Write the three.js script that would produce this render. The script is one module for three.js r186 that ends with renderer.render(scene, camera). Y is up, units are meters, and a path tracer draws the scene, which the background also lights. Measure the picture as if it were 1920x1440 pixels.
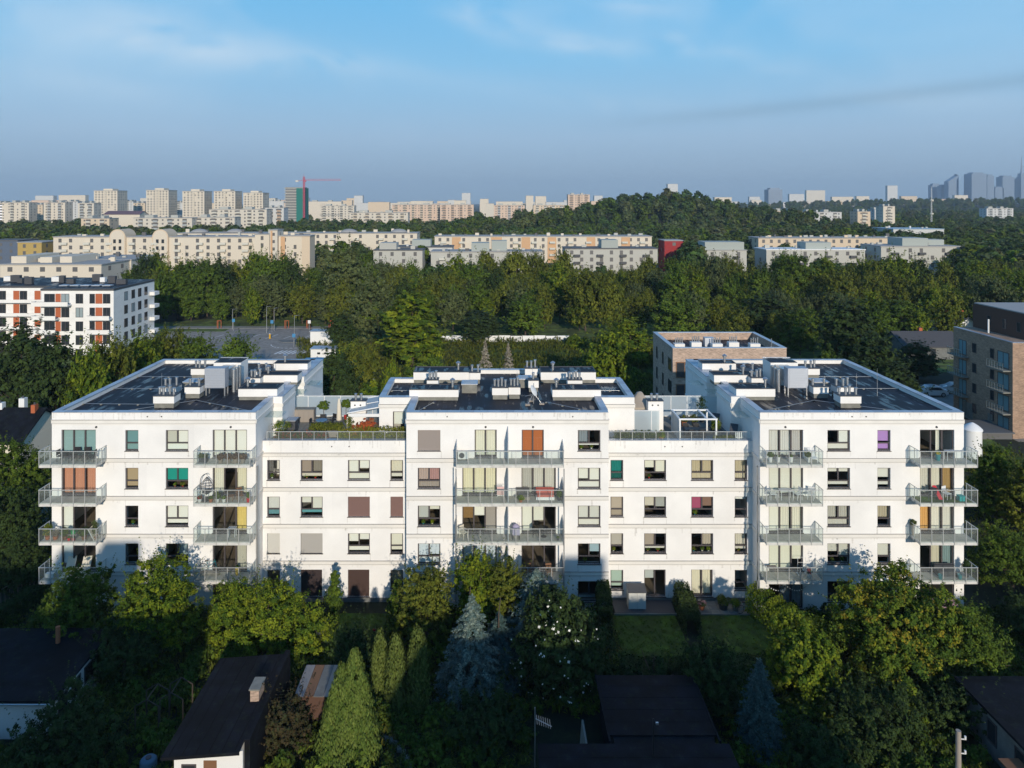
import * as THREE from 'three';
import { mergeGeometries } from 'three/addons/utils/BufferGeometryUtils.js';

// ---------------------------------------------------------------- camera, sky, sun, exposure
const F = 1340, CX = 925, CY = 378, EYE = 32.2, CZ = 55.8;            // focal length in pixels of a 1920 x 1440 frame, level camera with a shifted lens
const scene = new THREE.Scene();
const camera = new THREE.PerspectiveCamera(2 * Math.atan(1062 / F) * 180 / Math.PI, 1990 / 2124, 0.5, 30000);
camera.setViewOffset(1990, 2124, 995 - CX, 1062 - CY, 1920, 1440);
camera.position.set(0, EYE, CZ);
camera.lookAt(0, EYE, -100);

const rng = (s) => () => { s = (s + 0x6d2b79f5) | 0; let t = Math.imul(s ^ (s >>> 15), 1 | s); t = (t + Math.imul(t ^ (t >>> 7), 61 | t)) ^ t; return ((t ^ (t >>> 14)) >>> 0) / 4294967296; };
const hash2 = (x, y) => { let h = Math.imul(x, 374761393) + Math.imul(y, 668265263); h = Math.imul(h ^ (h >>> 13), 1274126177); return ((h ^ (h >>> 16)) >>> 0) / 4294967296; };
const mod = (a, n) => ((a % n) + n) % n;
function vnoise(x, y, px = 1e9, py = 1e9) {
  const ix = Math.floor(x), iy = Math.floor(y), fx = x - ix, fy = y - iy, sx = fx * fx * (3 - 2 * fx), sy = fy * fy * (3 - 2 * fy);
  const h = (a, b) => hash2(mod(a, px), mod(b, py));
  return (h(ix, iy) * (1 - sx) + h(ix + 1, iy) * sx) * (1 - sy) + (h(ix, iy + 1) * (1 - sx) + h(ix + 1, iy + 1) * sx) * sy;
}
function fbm(x, y, oct = 4, px = 1e9, py = 1e9) { let s = 0, a = 0.5, n = 0; for (let i = 0; i < oct; i++) { s += a * vnoise(x, y, px, py); n += a; x *= 2; y *= 2; px *= 2; py *= 2; a *= 0.5; } return s / n; }
const clamp = (x, a = 0, b = 1) => Math.min(b, Math.max(a, x)), lerp = (a, b, t) => a + (b - a) * t, smooth = (a, b, x) => { const t = clamp((x - a) / (b - a)); return t * t * (3 - 2 * t); };
const lin = (c) => (c <= 0.04045 ? c / 12.92 : ((c + 0.055) / 1.055) ** 2.4);
const srgb = (r, g, b) => [lin(r / 255), lin(g / 255), lin(b / 255)];

const SUN = new THREE.Vector3(0.183, 0.290, 0.939).normalize();       // behind the camera, a little to the right, low
{ // the sky: clear morning air, hazier towards the horizon, with thin streaks of cirrus
  const W = 2048, Hh = 1024, d = new Float32Array(W * Hh * 4);
  const stops = [[-90, srgb(118, 132, 144)], [0, srgb(142, 167, 188)], [2.2, srgb(150, 176, 199)], [5, srgb(156, 187, 214)], [8, srgb(146, 190, 223)], [11, srgb(132, 190, 229)], [15.5, srgb(114, 184, 230)], [26, srgb(84, 154, 210)], [50, srgb(54, 110, 172)], [90, srgb(38, 84, 142)]];
  // streaks of cirrus: [place round the horizon, height, half width, half height, strength, slope]
  const wisps = [[270, 60, 150, 46, 0.62, 0], [420, 96, 190, 30, 0.34, 0], [620, 110, 160, 28, 0.3, 0], [60, 60, 110, 40, 0.3, 0], [130, 150, 200, 26, 0.2, 0], [910, 36, 80, 24, 0.62, 0], [1090, 82, 100, 22, 0.6, 0], [1190, 16, 90, 20, 0.4, 0], [1275, 68, 50, 20, 0.4, 0], [1320, 100, 90, 16, 0.4, 0], [1440, 130, 60, 10, 0.14, 0], [1000, 170, 400, 24, 0.14, 0], [1800, 190, 200, 20, 0.16, 0]].map(([x, y, w, h, s, t]) => [0.25 + Math.atan((x - CX) / F) / 6.2832, Math.atan((CY - y) / Math.hypot(F, x - CX)) * 57.3, w / F / 6.2832, (h / F) * 57.3, s, -45]);
  for (let j = 0; j < Hh; j++) {
    const el = ((j + 0.5) / Hh - 0.5) * 180;
    let k = 0; while (k < stops.length - 2 && el > stops[k + 1][0]) k++;
    const t = clamp((el - stops[k][0]) / (stops[k + 1][0] - stops[k][0])), base = [0, 1, 2].map((c) => lerp(stops[k][1][c], stops[k + 1][1][c], t));
    for (let i = 0; i < W; i++) {
      const az = (i + 0.5) / W, o = (j * W + i) * 4;
      const warp = fbm(az * 24, el * 0.14, 3, 24) * 3.2, n = fbm(az * 110 + warp + el * 0.3, el * 0.7 + warp, 5, 110), m = fbm(az * 20 + 7, el * 0.12 + 3, 3, 20);
      let cl = 0.2 * smooth(0.4, 0.75, fbm(az * 40 + warp * 0.5, el * 0.2, 4, 40)) * smooth(3, 9, el) * (1 - smooth(30, 60, el)) + 0.22 * smooth(0.52, 0.9, n * 0.62 + m * 0.5) * smooth(14, 20, el) * (1 - smooth(35, 70, el));
      for (const [a0, e0, wa, we, s, tilt] of wisps) { const da = az - a0; if (Math.abs(da) > wa * 3) continue; const q = (da / wa) ** 2 + ((el - e0 - tilt * da) / we) ** 2; cl += s * Math.exp(-q * 1.3) * smooth(0.25, 0.62, n * 0.75 + 0.14); }
      cl = clamp(cl);
      const smog = 0.14 * Math.exp(-(((el - 5.6 - (az - 0.25) * 22) / 0.5) ** 2)) * smooth(0.26, 0.31, az) * (1 - smooth(0.4, 0.5, az));
      const white = srgb(206, 222, 236);
      for (let c = 0; c < 3; c++) d[o + c] = lerp(base[c], white[c], cl * 0.75) * (1 - smog);
      d[o + 3] = 1;
    }
  }
  const sky = new THREE.DataTexture(d, W, Hh, THREE.RGBAFormat, THREE.FloatType);
  sky.mapping = THREE.EquirectangularReflectionMapping; sky.magFilter = THREE.LinearFilter; sky.needsUpdate = true;
  scene.background = sky; scene.environment = sky;
}
const sun = new THREE.DirectionalLight(new THREE.Color().setRGB(1, 0.895, 0.755), 3.45);
sun.name = 'sun';
sun.position.copy(SUN).multiplyScalar(400); sun.target.position.set(0, 0, -60);
sun.position.add(sun.target.position);
sun.shadow.radius = 1.6; sun.castShadow = true; sun.shadow.mapSize.set(4096, 4096);
Object.assign(sun.shadow.camera, { left: -260, right: 260, top: 260, bottom: -260, near: 1, far: 1200 });
scene.add(sun, sun.target);
scene.fog = new THREE.FogExp2(new THREE.Color().setRGB(0.64, 0.82, 1.0), 0.000112);
const renderer = new THREE.WebGLRenderer({ antialias: true });
renderer.toneMapping = THREE.LinearToneMapping;
renderer.toneMappingExposure = 1.1;
renderer.shadowMap.enabled = true;

// ---------------------------------------------------------------- helpers
const taken = new Map();
const numbered = (n) => { const k = taken.get(n) ?? 0; taken.set(n, k + 1); return k ? n + '_' + String(k).padStart(3, '0') : n; };
function tag(o, label, category, group, kind) { o.userData = {}; if (label) o.userData.label = label; if (category) o.userData.category = category; if (group) o.userData.group = group; if (kind) o.userData.kind = kind; return o; }
function thing(name, label, category, p = [0, 0, 0], turn = 0, group) { const o = new THREE.Group(); o.name = numbered(name); scene.add(o); o.position.set(...p); o.rotation.y = turn; return tag(o, label, category, group); }
function part(parent, name, geo, mat, extra) {
  const m = new THREE.Mesh(Array.isArray(geo) ? merge(geo) : geo, mat); m.name = name; m.castShadow = m.receiveShadow = true;
  if (extra) Object.assign(m.userData, extra);
  parent.add(m); return m;
}
function structure(name, geo, mat, label) { const m = part(scene, numbered(name), geo, mat); tag(m, label, name.replace(/_/g, ' ').split(' ').slice(-2).join(' '), null, 'structure'); return m; }
function single(name, geo, mat, label, category, group, kind) { const m = part(scene, numbered(name), geo, mat); return tag(m, label, category, group, kind); }
function merge(list) {
  const keep = ['position', 'normal', 'uv', 'color'], all = list.flat().map((g) => { if (!g.index) { const n = g.attributes.position.count; g.setIndex([...Array(n).keys()]); } return g; });
  const has = keep.filter((k) => all.every((g) => g.attributes[k]));
  for (const g of all) for (const k of Object.keys(g.attributes)) if (!has.includes(k)) g.deleteAttribute(k);
  return all.length === 1 ? all[0] : mergeGeometries(all, false);
}
// a box with uv in metres
function bx(x0, x1, y0, y1, z0, z1) {
  const P = [], N = [], U = [], I = [];
  const face = (a, b, c, d, n, uv) => { const k = P.length / 3; for (const v of [a, b, c, d]) { P.push(...v); N.push(...n); U.push(...uv(v)); } I.push(k, k + 1, k + 2, k, k + 2, k + 3); };
  const xy = (v) => [v[0], v[1]], zy = (v) => [v[2], v[1]], xz = (v) => [v[0], v[2]];
  face([x0, y0, z1], [x1, y0, z1], [x1, y1, z1], [x0, y1, z1], [0, 0, 1], xy);
  face([x1, y0, z0], [x0, y0, z0], [x0, y1, z0], [x1, y1, z0], [0, 0, -1], xy);
  face([x1, y0, z1], [x1, y0, z0], [x1, y1, z0], [x1, y1, z1], [1, 0, 0], zy);
  face([x0, y0, z0], [x0, y0, z1], [x0, y1, z1], [x0, y1, z0], [-1, 0, 0], zy);
  face([x0, y1, z1], [x1, y1, z1], [x1, y1, z0], [x0, y1, z0], [0, 1, 0], xz);
  face([x0, y0, z0], [x1, y0, z0], [x1, y0, z1], [x0, y0, z1], [0, -1, 0], xz);
  const g = new THREE.BufferGeometry();
  g.setAttribute('position', new THREE.Float32BufferAttribute(P, 3)); g.setAttribute('normal', new THREE.Float32BufferAttribute(N, 3)); g.setAttribute('uv', new THREE.Float32BufferAttribute(U, 2)); g.setIndex(I);
  return g;
}
const cb = (cx, cy, cz, w, h, d) => bx(cx - w / 2, cx + w / 2, cy - h / 2, cy + h / 2, cz - d / 2, cz + d / 2);
function cyl(x, y0, y1, z, r, r2 = r, seg = 10) { const g = new THREE.CylinderGeometry(r2, r, y1 - y0, seg); g.translate(x, (y0 + y1) / 2, z); return g; }
function bar(a, b, r, r2 = r, seg = 6) {
  const A = new THREE.Vector3(...a), B = new THREE.Vector3(...b), d = B.clone().sub(A), g = new THREE.CylinderGeometry(r2, r, d.length(), seg);
  g.applyQuaternion(new THREE.Quaternion().setFromUnitVectors(new THREE.Vector3(0, 1, 0), d.normalize())); g.translate((A.x + (b[0] - a[0]) / 2), a[1] + (b[1] - a[1]) / 2, a[2] + (b[2] - a[2]) / 2); return g;
}
function quad(a, b, c, d, uv) {
  const g = new THREE.BufferGeometry(), A = new THREE.Vector3(...a), n = new THREE.Vector3(...b).sub(A).cross(new THREE.Vector3(...d).sub(A)).normalize();
  g.setAttribute('position', new THREE.Float32BufferAttribute([...a, ...b, ...c, ...d], 3)); g.setAttribute('normal', new THREE.Float32BufferAttribute([n, n, n, n].flatMap((v) => v.toArray()), 3));
  g.setAttribute('uv', new THREE.Float32BufferAttribute(uv ?? [a, b, c, d].flatMap((v) => [v[0], Math.abs(n.y) > 0.5 ? v[2] : v[1]]), 2)); g.setIndex([0, 1, 2, 0, 2, 3]); return g;
}
// a slab: polygon in x-z extruded down from y by h
function slab(pts, y, h) { const s = new THREE.Shape(pts.map(([x, z]) => new THREE.Vector2(x, -z))); const g = new THREE.ExtrudeGeometry(s, { depth: h, bevelEnabled: false }); g.rotateX(-Math.PI / 2); g.translate(0, y - h, 0); return g; }
// prism: polygon in x-y extruded along z from z0 to z1
function prism(pts, z0, z1) { const g = new THREE.ExtrudeGeometry(new THREE.Shape(pts.map(([x, y]) => new THREE.Vector2(x, y))), { depth: z1 - z0, bevelEnabled: false }); g.translate(0, 0, z0); return g; }
const at = (px, py, D) => [(px - CX) * D / F, EYE - (py - CY) * D / F, CZ - D];     // where a line of sight meets the plane at distance D
const X = (px, D) => (px - CX) * D / F, Y = (py, D) => EYE - (py - CY) * D / F;
// a wall in the x-y plane with openings, its outer face at z, thick to the inside
function holed(x0, x1, y0, y1, z, thick, holes) {
  const s = new THREE.Shape([[x0, y0], [x1, y0], [x1, y1], [x0, y1]].map((p) => new THREE.Vector2(...p)));
  for (const [a, b, c, d] of holes) s.holes.push(new THREE.Path([[a, c], [a, d], [b, d], [b, c]].map((p) => new THREE.Vector2(...p))));
  const g = new THREE.ExtrudeGeometry(s, { depth: thick, bevelEnabled: false }); g.translate(0, 0, z - thick); return g;
}

// ---------------------------------------------------------------- textures and materials
function tex(w, h, fn, repX = 1, repY = 1, color = true) {
  const d = new Uint8Array(w * h * 4);
  for (let j = 0; j < h; j++) for (let i = 0; i < w; i++) { const c = fn(i / w, j / h), o = (j * w + i) * 4; d[o] = clamp(c[0]) * 255; d[o + 1] = clamp(c[1]) * 255; d[o + 2] = clamp(c[2]) * 255; d[o + 3] = 255; }
  const t = new THREE.DataTexture(d, w, h); t.wrapS = t.wrapT = THREE.RepeatWrapping; t.magFilter = THREE.LinearFilter; t.minFilter = THREE.LinearMipmapLinearFilter; t.repeat.set(repX, repY);
  if (color) t.colorSpace = THREE.SRGBColorSpace; t.needsUpdate = true; return t;
}
const re = (t, x, y) => { const c = t.clone(); c.repeat.set(x, y); return c; };
const std = (o) => { const { rgb, ...rest } = o, m = new THREE.MeshStandardMaterial({ roughness: 0.8, side: THREE.DoubleSide, ...rest }); if (rgb) m.color.setRGB(...rgb); return m; };
const phy = (o) => { const { rgb, ...rest } = o, m = new THREE.MeshPhysicalMaterial({ side: THREE.DoubleSide, ...rest }); if (rgb) m.color.setRGB(...rgb); return m; };
const g1 = (v) => [v, v, v];
// render: grime runs down in thin streaks from the ledges (2.95 m apart), mottled patches elsewhere
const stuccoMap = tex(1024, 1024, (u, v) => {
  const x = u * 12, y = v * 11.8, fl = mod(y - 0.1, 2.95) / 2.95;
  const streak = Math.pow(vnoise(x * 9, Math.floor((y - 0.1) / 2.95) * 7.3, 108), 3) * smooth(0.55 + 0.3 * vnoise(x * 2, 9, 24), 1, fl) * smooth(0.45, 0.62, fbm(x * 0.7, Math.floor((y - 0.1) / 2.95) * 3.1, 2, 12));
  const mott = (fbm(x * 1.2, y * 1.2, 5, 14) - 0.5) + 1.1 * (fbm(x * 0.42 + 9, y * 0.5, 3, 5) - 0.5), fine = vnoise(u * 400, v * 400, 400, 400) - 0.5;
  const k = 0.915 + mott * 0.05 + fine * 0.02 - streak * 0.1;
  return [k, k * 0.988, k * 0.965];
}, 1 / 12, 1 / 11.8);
const roofMap = tex(1024, 1024, (u, v) => {
  const n = fbm(u * 10, v * 10, 5, 10, 10), st = fbm(u * 70, v * 7, 3, 70, 7), f = vnoise(u * 420, v * 420, 420, 420), seam = Math.abs(mod(u * 10, 1) - 0.5) > 0.485 ? 0.05 : 0;
  const dirt = smooth(0.6, 0.84, st * 0.6 + n * 0.45) * 0.07, k = 0.13 + (n - 0.5) * 0.07 + (f - 0.5) * 0.03 + dirt - seam * 0.5;
  return [k * 0.88, k, k * 1.3];
}, 1 / 10, 1 / 10);
const roofRough = tex(512, 512, (u, v) => {                                // damp streaks left by the night: smoother skin where water lies
  const n = fbm(u * 8 + 3, v * 8, 4, 8, 8), st = fbm(u * 48, v * 5, 3, 48, 5);
  return g1(0.62 - 0.4 * smooth(0.54, 0.68, n * 0.55 + st * 0.5));
}, 1 / 10, 1 / 10, false);
const speck = (base, amp, tint = [1, 1, 1], sx = 12) => (u, v) => { const n = fbm(u * sx, v * sx, 5, sx, sx) - 0.5, f = vnoise(u * 256, v * 256, 256, 256) - 0.5, k = base + n * amp + f * amp * 0.5; return [k * tint[0], k * tint[1], k * tint[2]]; };
const asphaltMap = tex(512, 512, speck(0.56, 0.16, [1, 0.96, 0.9]), 1 / 8, 1 / 8);
const paleMap = tex(512, 512, speck(0.8, 0.14, [1, 0.99, 0.96]), 1 / 3, 1 / 3);
const concreteMap = tex(512, 512, speck(0.62, 0.16, [1, 0.99, 0.95]), 1 / 4, 1 / 4);
const brickMap = (r, g, b) => tex(512, 512, (u, v) => { const row = Math.floor(v * 48), c = Math.floor(u * 16 + (row & 1) * 0.5), t = hash2(mod(c, 16) + 31, row) - 0.5, n = fbm(u * 8, v * 8, 4, 8, 8) - 0.5, mort = (mod(v * 48, 1) < 0.14 || mod(u * 16 + (row & 1) * 0.5, 1) < 0.05) ? 0.07 : 0, k = 1 + t * 0.22 + n * 0.16; return [r * k + mort, g * k + mort, b * k + mort]; }, 1 / 4, 1 / 3.6);
const groundMap = tex(1024, 1024, (u, v) => { const n = fbm(u * 14, v * 14, 5, 14, 14), m = fbm(u * 40 + 5, v * 40, 4, 40, 40), f = hash2(Math.floor(u * 1024), Math.floor(v * 1024)); const k = 0.8 + (m - 0.5) * 0.5 + (f - 0.5) * 0.4, e = smooth(0.5, 0.7, n); return [(0.13 + 0.07 * e) * k, (0.17 + 0.05 * e) * k, (0.085 + 0.03 * e) * k]; }, 1 / 30, 1 / 30);
const meadowMap = tex(512, 512, (u, v) => { const n = fbm(u * 9, v * 9, 5, 9, 9), f = hash2(Math.floor(u * 512), Math.floor(v * 512)), k = 0.8 + (n - 0.5) * 0.8 + (f - 0.5) * 0.4; return [0.37 * k, 0.45 * k, 0.17 * k]; }, 1 / 14, 1 / 14);
const lawnMap = tex(512, 512, (u, v) => { const n = fbm(u * 8, v * 8, 4, 8, 8), f = hash2(Math.floor(u * 512), Math.floor(v * 512)), k = 0.75 + (n - 0.5) * 0.6 + (f - 0.5) * 0.5; return [0.29 * k, 0.42 * k, 0.1 * k]; }, 1 / 5, 1 / 5);
const M = {
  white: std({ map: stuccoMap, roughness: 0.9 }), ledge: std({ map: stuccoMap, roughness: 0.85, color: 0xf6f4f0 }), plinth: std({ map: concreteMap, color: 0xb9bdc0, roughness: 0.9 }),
  zinc: std({ rgb: [0.52, 0.55, 0.6], metalness: 0.55, roughness: 0.42 }), zinc2: std({ rgb: [0.44, 0.47, 0.52], metalness: 0.55, roughness: 0.5 }), steel: std({ rgb: [0.5, 0.51, 0.49], metalness: 0.25, roughness: 0.4 }), galv: std({ rgb: [0.55, 0.56, 0.56], metalness: 0.8, roughness: 0.35 }),
  roof: phy({ map: roofMap, roughnessMap: roofRough, roughness: 1, specularIntensity: 0.5 }), felt: phy({ map: tex(512, 512, (u, v) => { const n = fbm(u * 9, v * 9, 5, 9, 9), f = vnoise(u * 200, v * 200, 200, 200), moss = smooth(0.6, 0.74, fbm(u * 26 + 4, v * 26, 4, 26, 26)), k = 0.09 + (n - 0.5) * 0.09 + (f - 0.5) * 0.04; return [k * 0.82 + moss * 0.03, k * 0.95 + moss * 0.045, k * 1.25 + moss * 0.01]; }, 1 / 6, 1 / 6), roughness: 0.85, specularIntensity: 0.35 }), dullGrey: std({ rgb: [0.26, 0.25, 0.24], roughness: 0.7 }), frame: std({ rgb: [0.07, 0.06, 0.062], roughness: 0.5 }), sill: std({ rgb: [0.085, 0.075, 0.075], roughness: 0.45, metalness: 0.3 }),
  pane: phy({ rgb: [0.93, 0.96, 0.95], transmission: 1, thickness: 0, roughness: 0, ior: 1.5 }), frost: phy({ rgb: [0.88, 0.93, 0.915], transmission: 0.95, thickness: 0, roughness: 0.1, ior: 1.5 }),
  fog: phy({ rgb: [0.66, 0.75, 0.78], transmission: 0.6, thickness: 0, roughness: 0.75 }), screen: std({ rgb: [0.42, 0.45, 0.48], roughness: 0.5 }),
  slab: std({ map: concreteMap, color: 0xcfcfca, roughness: 0.85 }), deckTile: std({ map: concreteMap, color: 0x9a9a96, roughness: 0.85 }), balFloor: std({ map: paleMap, color: 0xd8d6ce, roughness: 0.8 }), balSlab: std({ map: paleMap, roughness: 0.8 }), inner: std({ rgb: [0.5, 0.47, 0.43], roughness: 0.95 }), innerFloor: std({ rgb: [0.22, 0.17, 0.12], roughness: 0.7 }),
  asphalt: std({ map: asphaltMap, roughness: 0.92 }), ground: std({ map: groundMap, roughness: 1 }), lawn: std({ map: lawnMap, roughness: 1 }), meadow: std({ map: meadowMap, roughness: 1 }), paint: std({ rgb: [0.7, 0.7, 0.68], roughness: 0.7 }), whitePaint: std({ rgb: [0.78, 0.78, 0.76], roughness: 0.5 }),
  brickTan: std({ map: brickMap(0.68, 0.59, 0.52), roughness: 0.95 }), brickGrey: std({ map: brickMap(0.6, 0.5, 0.42), roughness: 0.95 }), corten: std({ rgb: [0.09, 0.046, 0.03], roughness: 0.85 }),
  bark: std({ rgb: [0.075, 0.055, 0.04], roughness: 0.95 }), paleBark: std({ rgb: [0.22, 0.19, 0.15], roughness: 0.95 }), leaf: phy({ vertexColors: true, roughness: 0.9, specularIntensity: 0.35, transmission: 0.14, thickness: 0 }), needle: phy({ vertexColors: true, roughness: 0.9, specularIntensity: 0.3 }),
  wood: std({ rgb: [0.2, 0.1, 0.05], roughness: 0.6 }), greyWood: std({ rgb: [0.3, 0.26, 0.22], roughness: 0.75 }), black: std({ rgb: [0.02, 0.02, 0.022], roughness: 0.5 }), darkGrey: std({ rgb: [0.06, 0.062, 0.068], roughness: 0.6 }), plastic: std({ rgb: [0.72, 0.72, 0.7], roughness: 0.4 }),
  terracotta: std({ rgb: [0.36, 0.13, 0.06], roughness: 0.8 }), red: std({ rgb: [0.55, 0.02, 0.03], roughness: 0.4 }), teal: std({ rgb: [0.03, 0.22, 0.25], roughness: 0.4 }), blue: std({ rgb: [0.05, 0.22, 0.42], roughness: 0.45 }), orange: std({ rgb: [0.42, 0.11, 0.04], roughness: 0.8 }), cream: std({ rgb: [0.7, 0.63, 0.5], roughness: 0.8 }),
  beige: std({ map: tex(256, 256, speck(0.86, 0.05, [1, 0.95, 0.86], 6), 1 / 20, 1 / 20), roughness: 0.9 }), darkGlass: std({ rgb: [0.03, 0.036, 0.042], roughness: 0.12 }), farGlass: std({ rgb: [0.13, 0.125, 0.12], roughness: 0.3 }), greyRender: std({ rgb: [0.42, 0.42, 0.38], roughness: 0.9 }), paleRender: std({ rgb: [0.6, 0.58, 0.5], roughness: 0.9 }), peach: std({ rgb: [0.58, 0.36, 0.2], roughness: 0.9 }), flat: std({ rgb: [0.12, 0.12, 0.12], roughness: 0.9 }), paleRoof: std({ rgb: [0.36, 0.35, 0.33], roughness: 0.9 }),
};
const cloth = new Map();
const fabric = (hex) => { if (!cloth.has(hex)) cloth.set(hex, std({ color: hex, roughness: 0.95 })); return cloth.get(hex); };
structure('ground', slab([[-7000, 140], [7000, 140], [7000, -9000], [-7000, -9000]], 0, 1), M.ground, 'dark green and brown open ground stretching to the horizon');
// ---------------------------------------------------------------- the white apartment building
const FL = [0.37, 3.32, 6.27, 9.22, 12.17], TOP = 15.72, RF = 15.38;
const apt = thing('apartment_building', 'long white five storey apartment building with glass balconies and two roof terraces', 'building');
const WIN = { S: [1.02, 1.62], D: [1.76, 1.62], T: [2.68, 2.17], U: [1.72, 2.17], N: [0.7, 2.1] };
const winGeo = new Map();
function frameOf(kind, W, Hh) {
  const key = kind + W + Hh; if (winGeo.has(key)) return winGeo.get(key);
  const b = 0.075, z0 = -0.2, z1 = -0.12, parts = [bx(0, b, 0, Hh, z0, z1), bx(W - b, W, 0, Hh, z0, z1), bx(b, W - b, 0, b, z0, z1), bx(b, W - b, Hh - b, Hh, z0, z1)], panes = [];
  const t = Hh * 0.36;
  if (kind === 'S' || kind === 'D') {
    parts.push(bx(b, W - b, t - 0.05, t + 0.05, z0, z1));
    if (kind === 'D') { parts.push(bx(W / 2 - 0.055, W / 2 + 0.055, t + 0.05, Hh - b, z0, z1)); panes.push([b, W / 2 - 0.055, t + 0.05, Hh - b], [W / 2 + 0.055, W - b, t + 0.05, Hh - b], [b, W - b, b, t - 0.05]); }
    else panes.push([b, W - b, t + 0.05, Hh - b], [b, W - b, b, t - 0.05]);
  } else {
    const n = kind === 'T' ? 3 : kind === 'U' ? 2 : 1;
    for (let i = 0; i < n; i++) { const a = i ? (W * i) / n + 0.055 : b, c = i < n - 1 ? (W * (i + 1)) / n - 0.055 : W - b; panes.push([a, c, b + 0.04, Hh - b]); if (i) parts.push(bx((W * i) / n - 0.055, (W * i) / n + 0.055, b, Hh - b, z0, z1)); }
    parts.push(bx(b, W - b, b, b + 0.04, z0, z1));
  }
  const r = { frame: merge(parts), panes, sill: bx(-0.05, W + 0.05, -0.05, 0, -0.12, 0.06), shutter: null, glass: panes.map(([a, c, d, e]) => quad([a, d, -0.16], [c, d, -0.16], [c, e, -0.16], [a, e, -0.16])) };
  r.shutter = () => (r.sh ??= merge([bx(0.02, W - 0.02, 0, Hh, -0.118, -0.108), ...Array.from({ length: Math.floor(Hh / 0.06) }, (_, i) => bx(0.02, W - 0.02, i * 0.06 + 0.006, i * 0.06 + 0.052, -0.107, -0.098))]));
  winGeo.set(key, r); return r;
}
function drape(w, h, folds, seed) {
  const n = Math.max(10, Math.round(w * 26)), P = [], I = [], U = [], r = rng(seed), ph = r() * 6;
  for (let i = 0; i <= n; i++) for (const y of [0, h]) { P.push((i / n) * w, y, 0.035 * Math.sin((i / n) * w * folds + ph) + 0.012 * Math.sin((i / n) * w * folds * 2.3)); U.push((i / n) * w, y); }
  for (let i = 0; i < n; i++) I.push(i * 2, i * 2 + 2, i * 2 + 3, i * 2, i * 2 + 3, i * 2 + 1);
  const g = new THREE.BufferGeometry(); g.setAttribute('position', new THREE.Float32BufferAttribute(P, 3)); g.setAttribute('uv', new THREE.Float32BufferAttribute(U, 2)); g.setIndex(I); g.computeVertexNormals(); return g;
}
let winSeed = 5;
// fills, one for each pane: '' dark room, 'b:colour:share' roller blind from the top, 'c:colour' curtain, 'sh:colour' (first entry) closed roller shutter
function win(parent, kind, x, y, z, fills = [], size, turn = 0) {
  const [W, Hh] = size ?? WIN[kind], g = frameOf(kind, W, Hh), w = part(parent, 'window', g.frame, M.frame);
  w.position.set(x, y, z); w.rotation.y = turn;
  part(w, 'sill', g.sill, M.sill);
  if (fills[0]?.startsWith('sh')) { part(w, 'roller_shutter', g.shutter(), fabric('#' + fills[0].split(':')[1])); return w; }
  g.panes.forEach(([a, b, c, d], i) => {
    part(w, 'pane', g.glass[i], M.pane);
    const f = fills[i]; if (!f) return;
    const [k, col, s] = f.split(':'), sh = s ? +s : k === 'b' && hash2(winSeed++ * 7, i + 3) < 0.32 ? 0.5 + 0.45 * hash2(winSeed, 11) : 1, y0 = d - (d - c) * sh;
    if (k === 'b') part(w, 'blind', bx(a - 0.01, b + 0.01, y0, d + 0.01, -0.235, -0.225), fabric('#' + col));
    if (k === 'c') { const wd = (b - a) * (s ? sh : 1) + 0.02, m = part(w, 'curtain', drape(wd, d - c + 0.02, 34 + (winSeed % 5) * 5, winSeed++), fabric('#' + col)); m.position.set(winSeed % 2 ? a : b - wd, c - 0.01, -0.33); }
  });
  return w;
}
const holeOf = (kind, x, fl, size) => { const [W, Hh] = size ?? WIN[kind], y = fl + (kind === 'S' || kind === 'D' ? 0.57 : 0.05); return [x, x + W, y, y + Hh]; };
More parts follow.
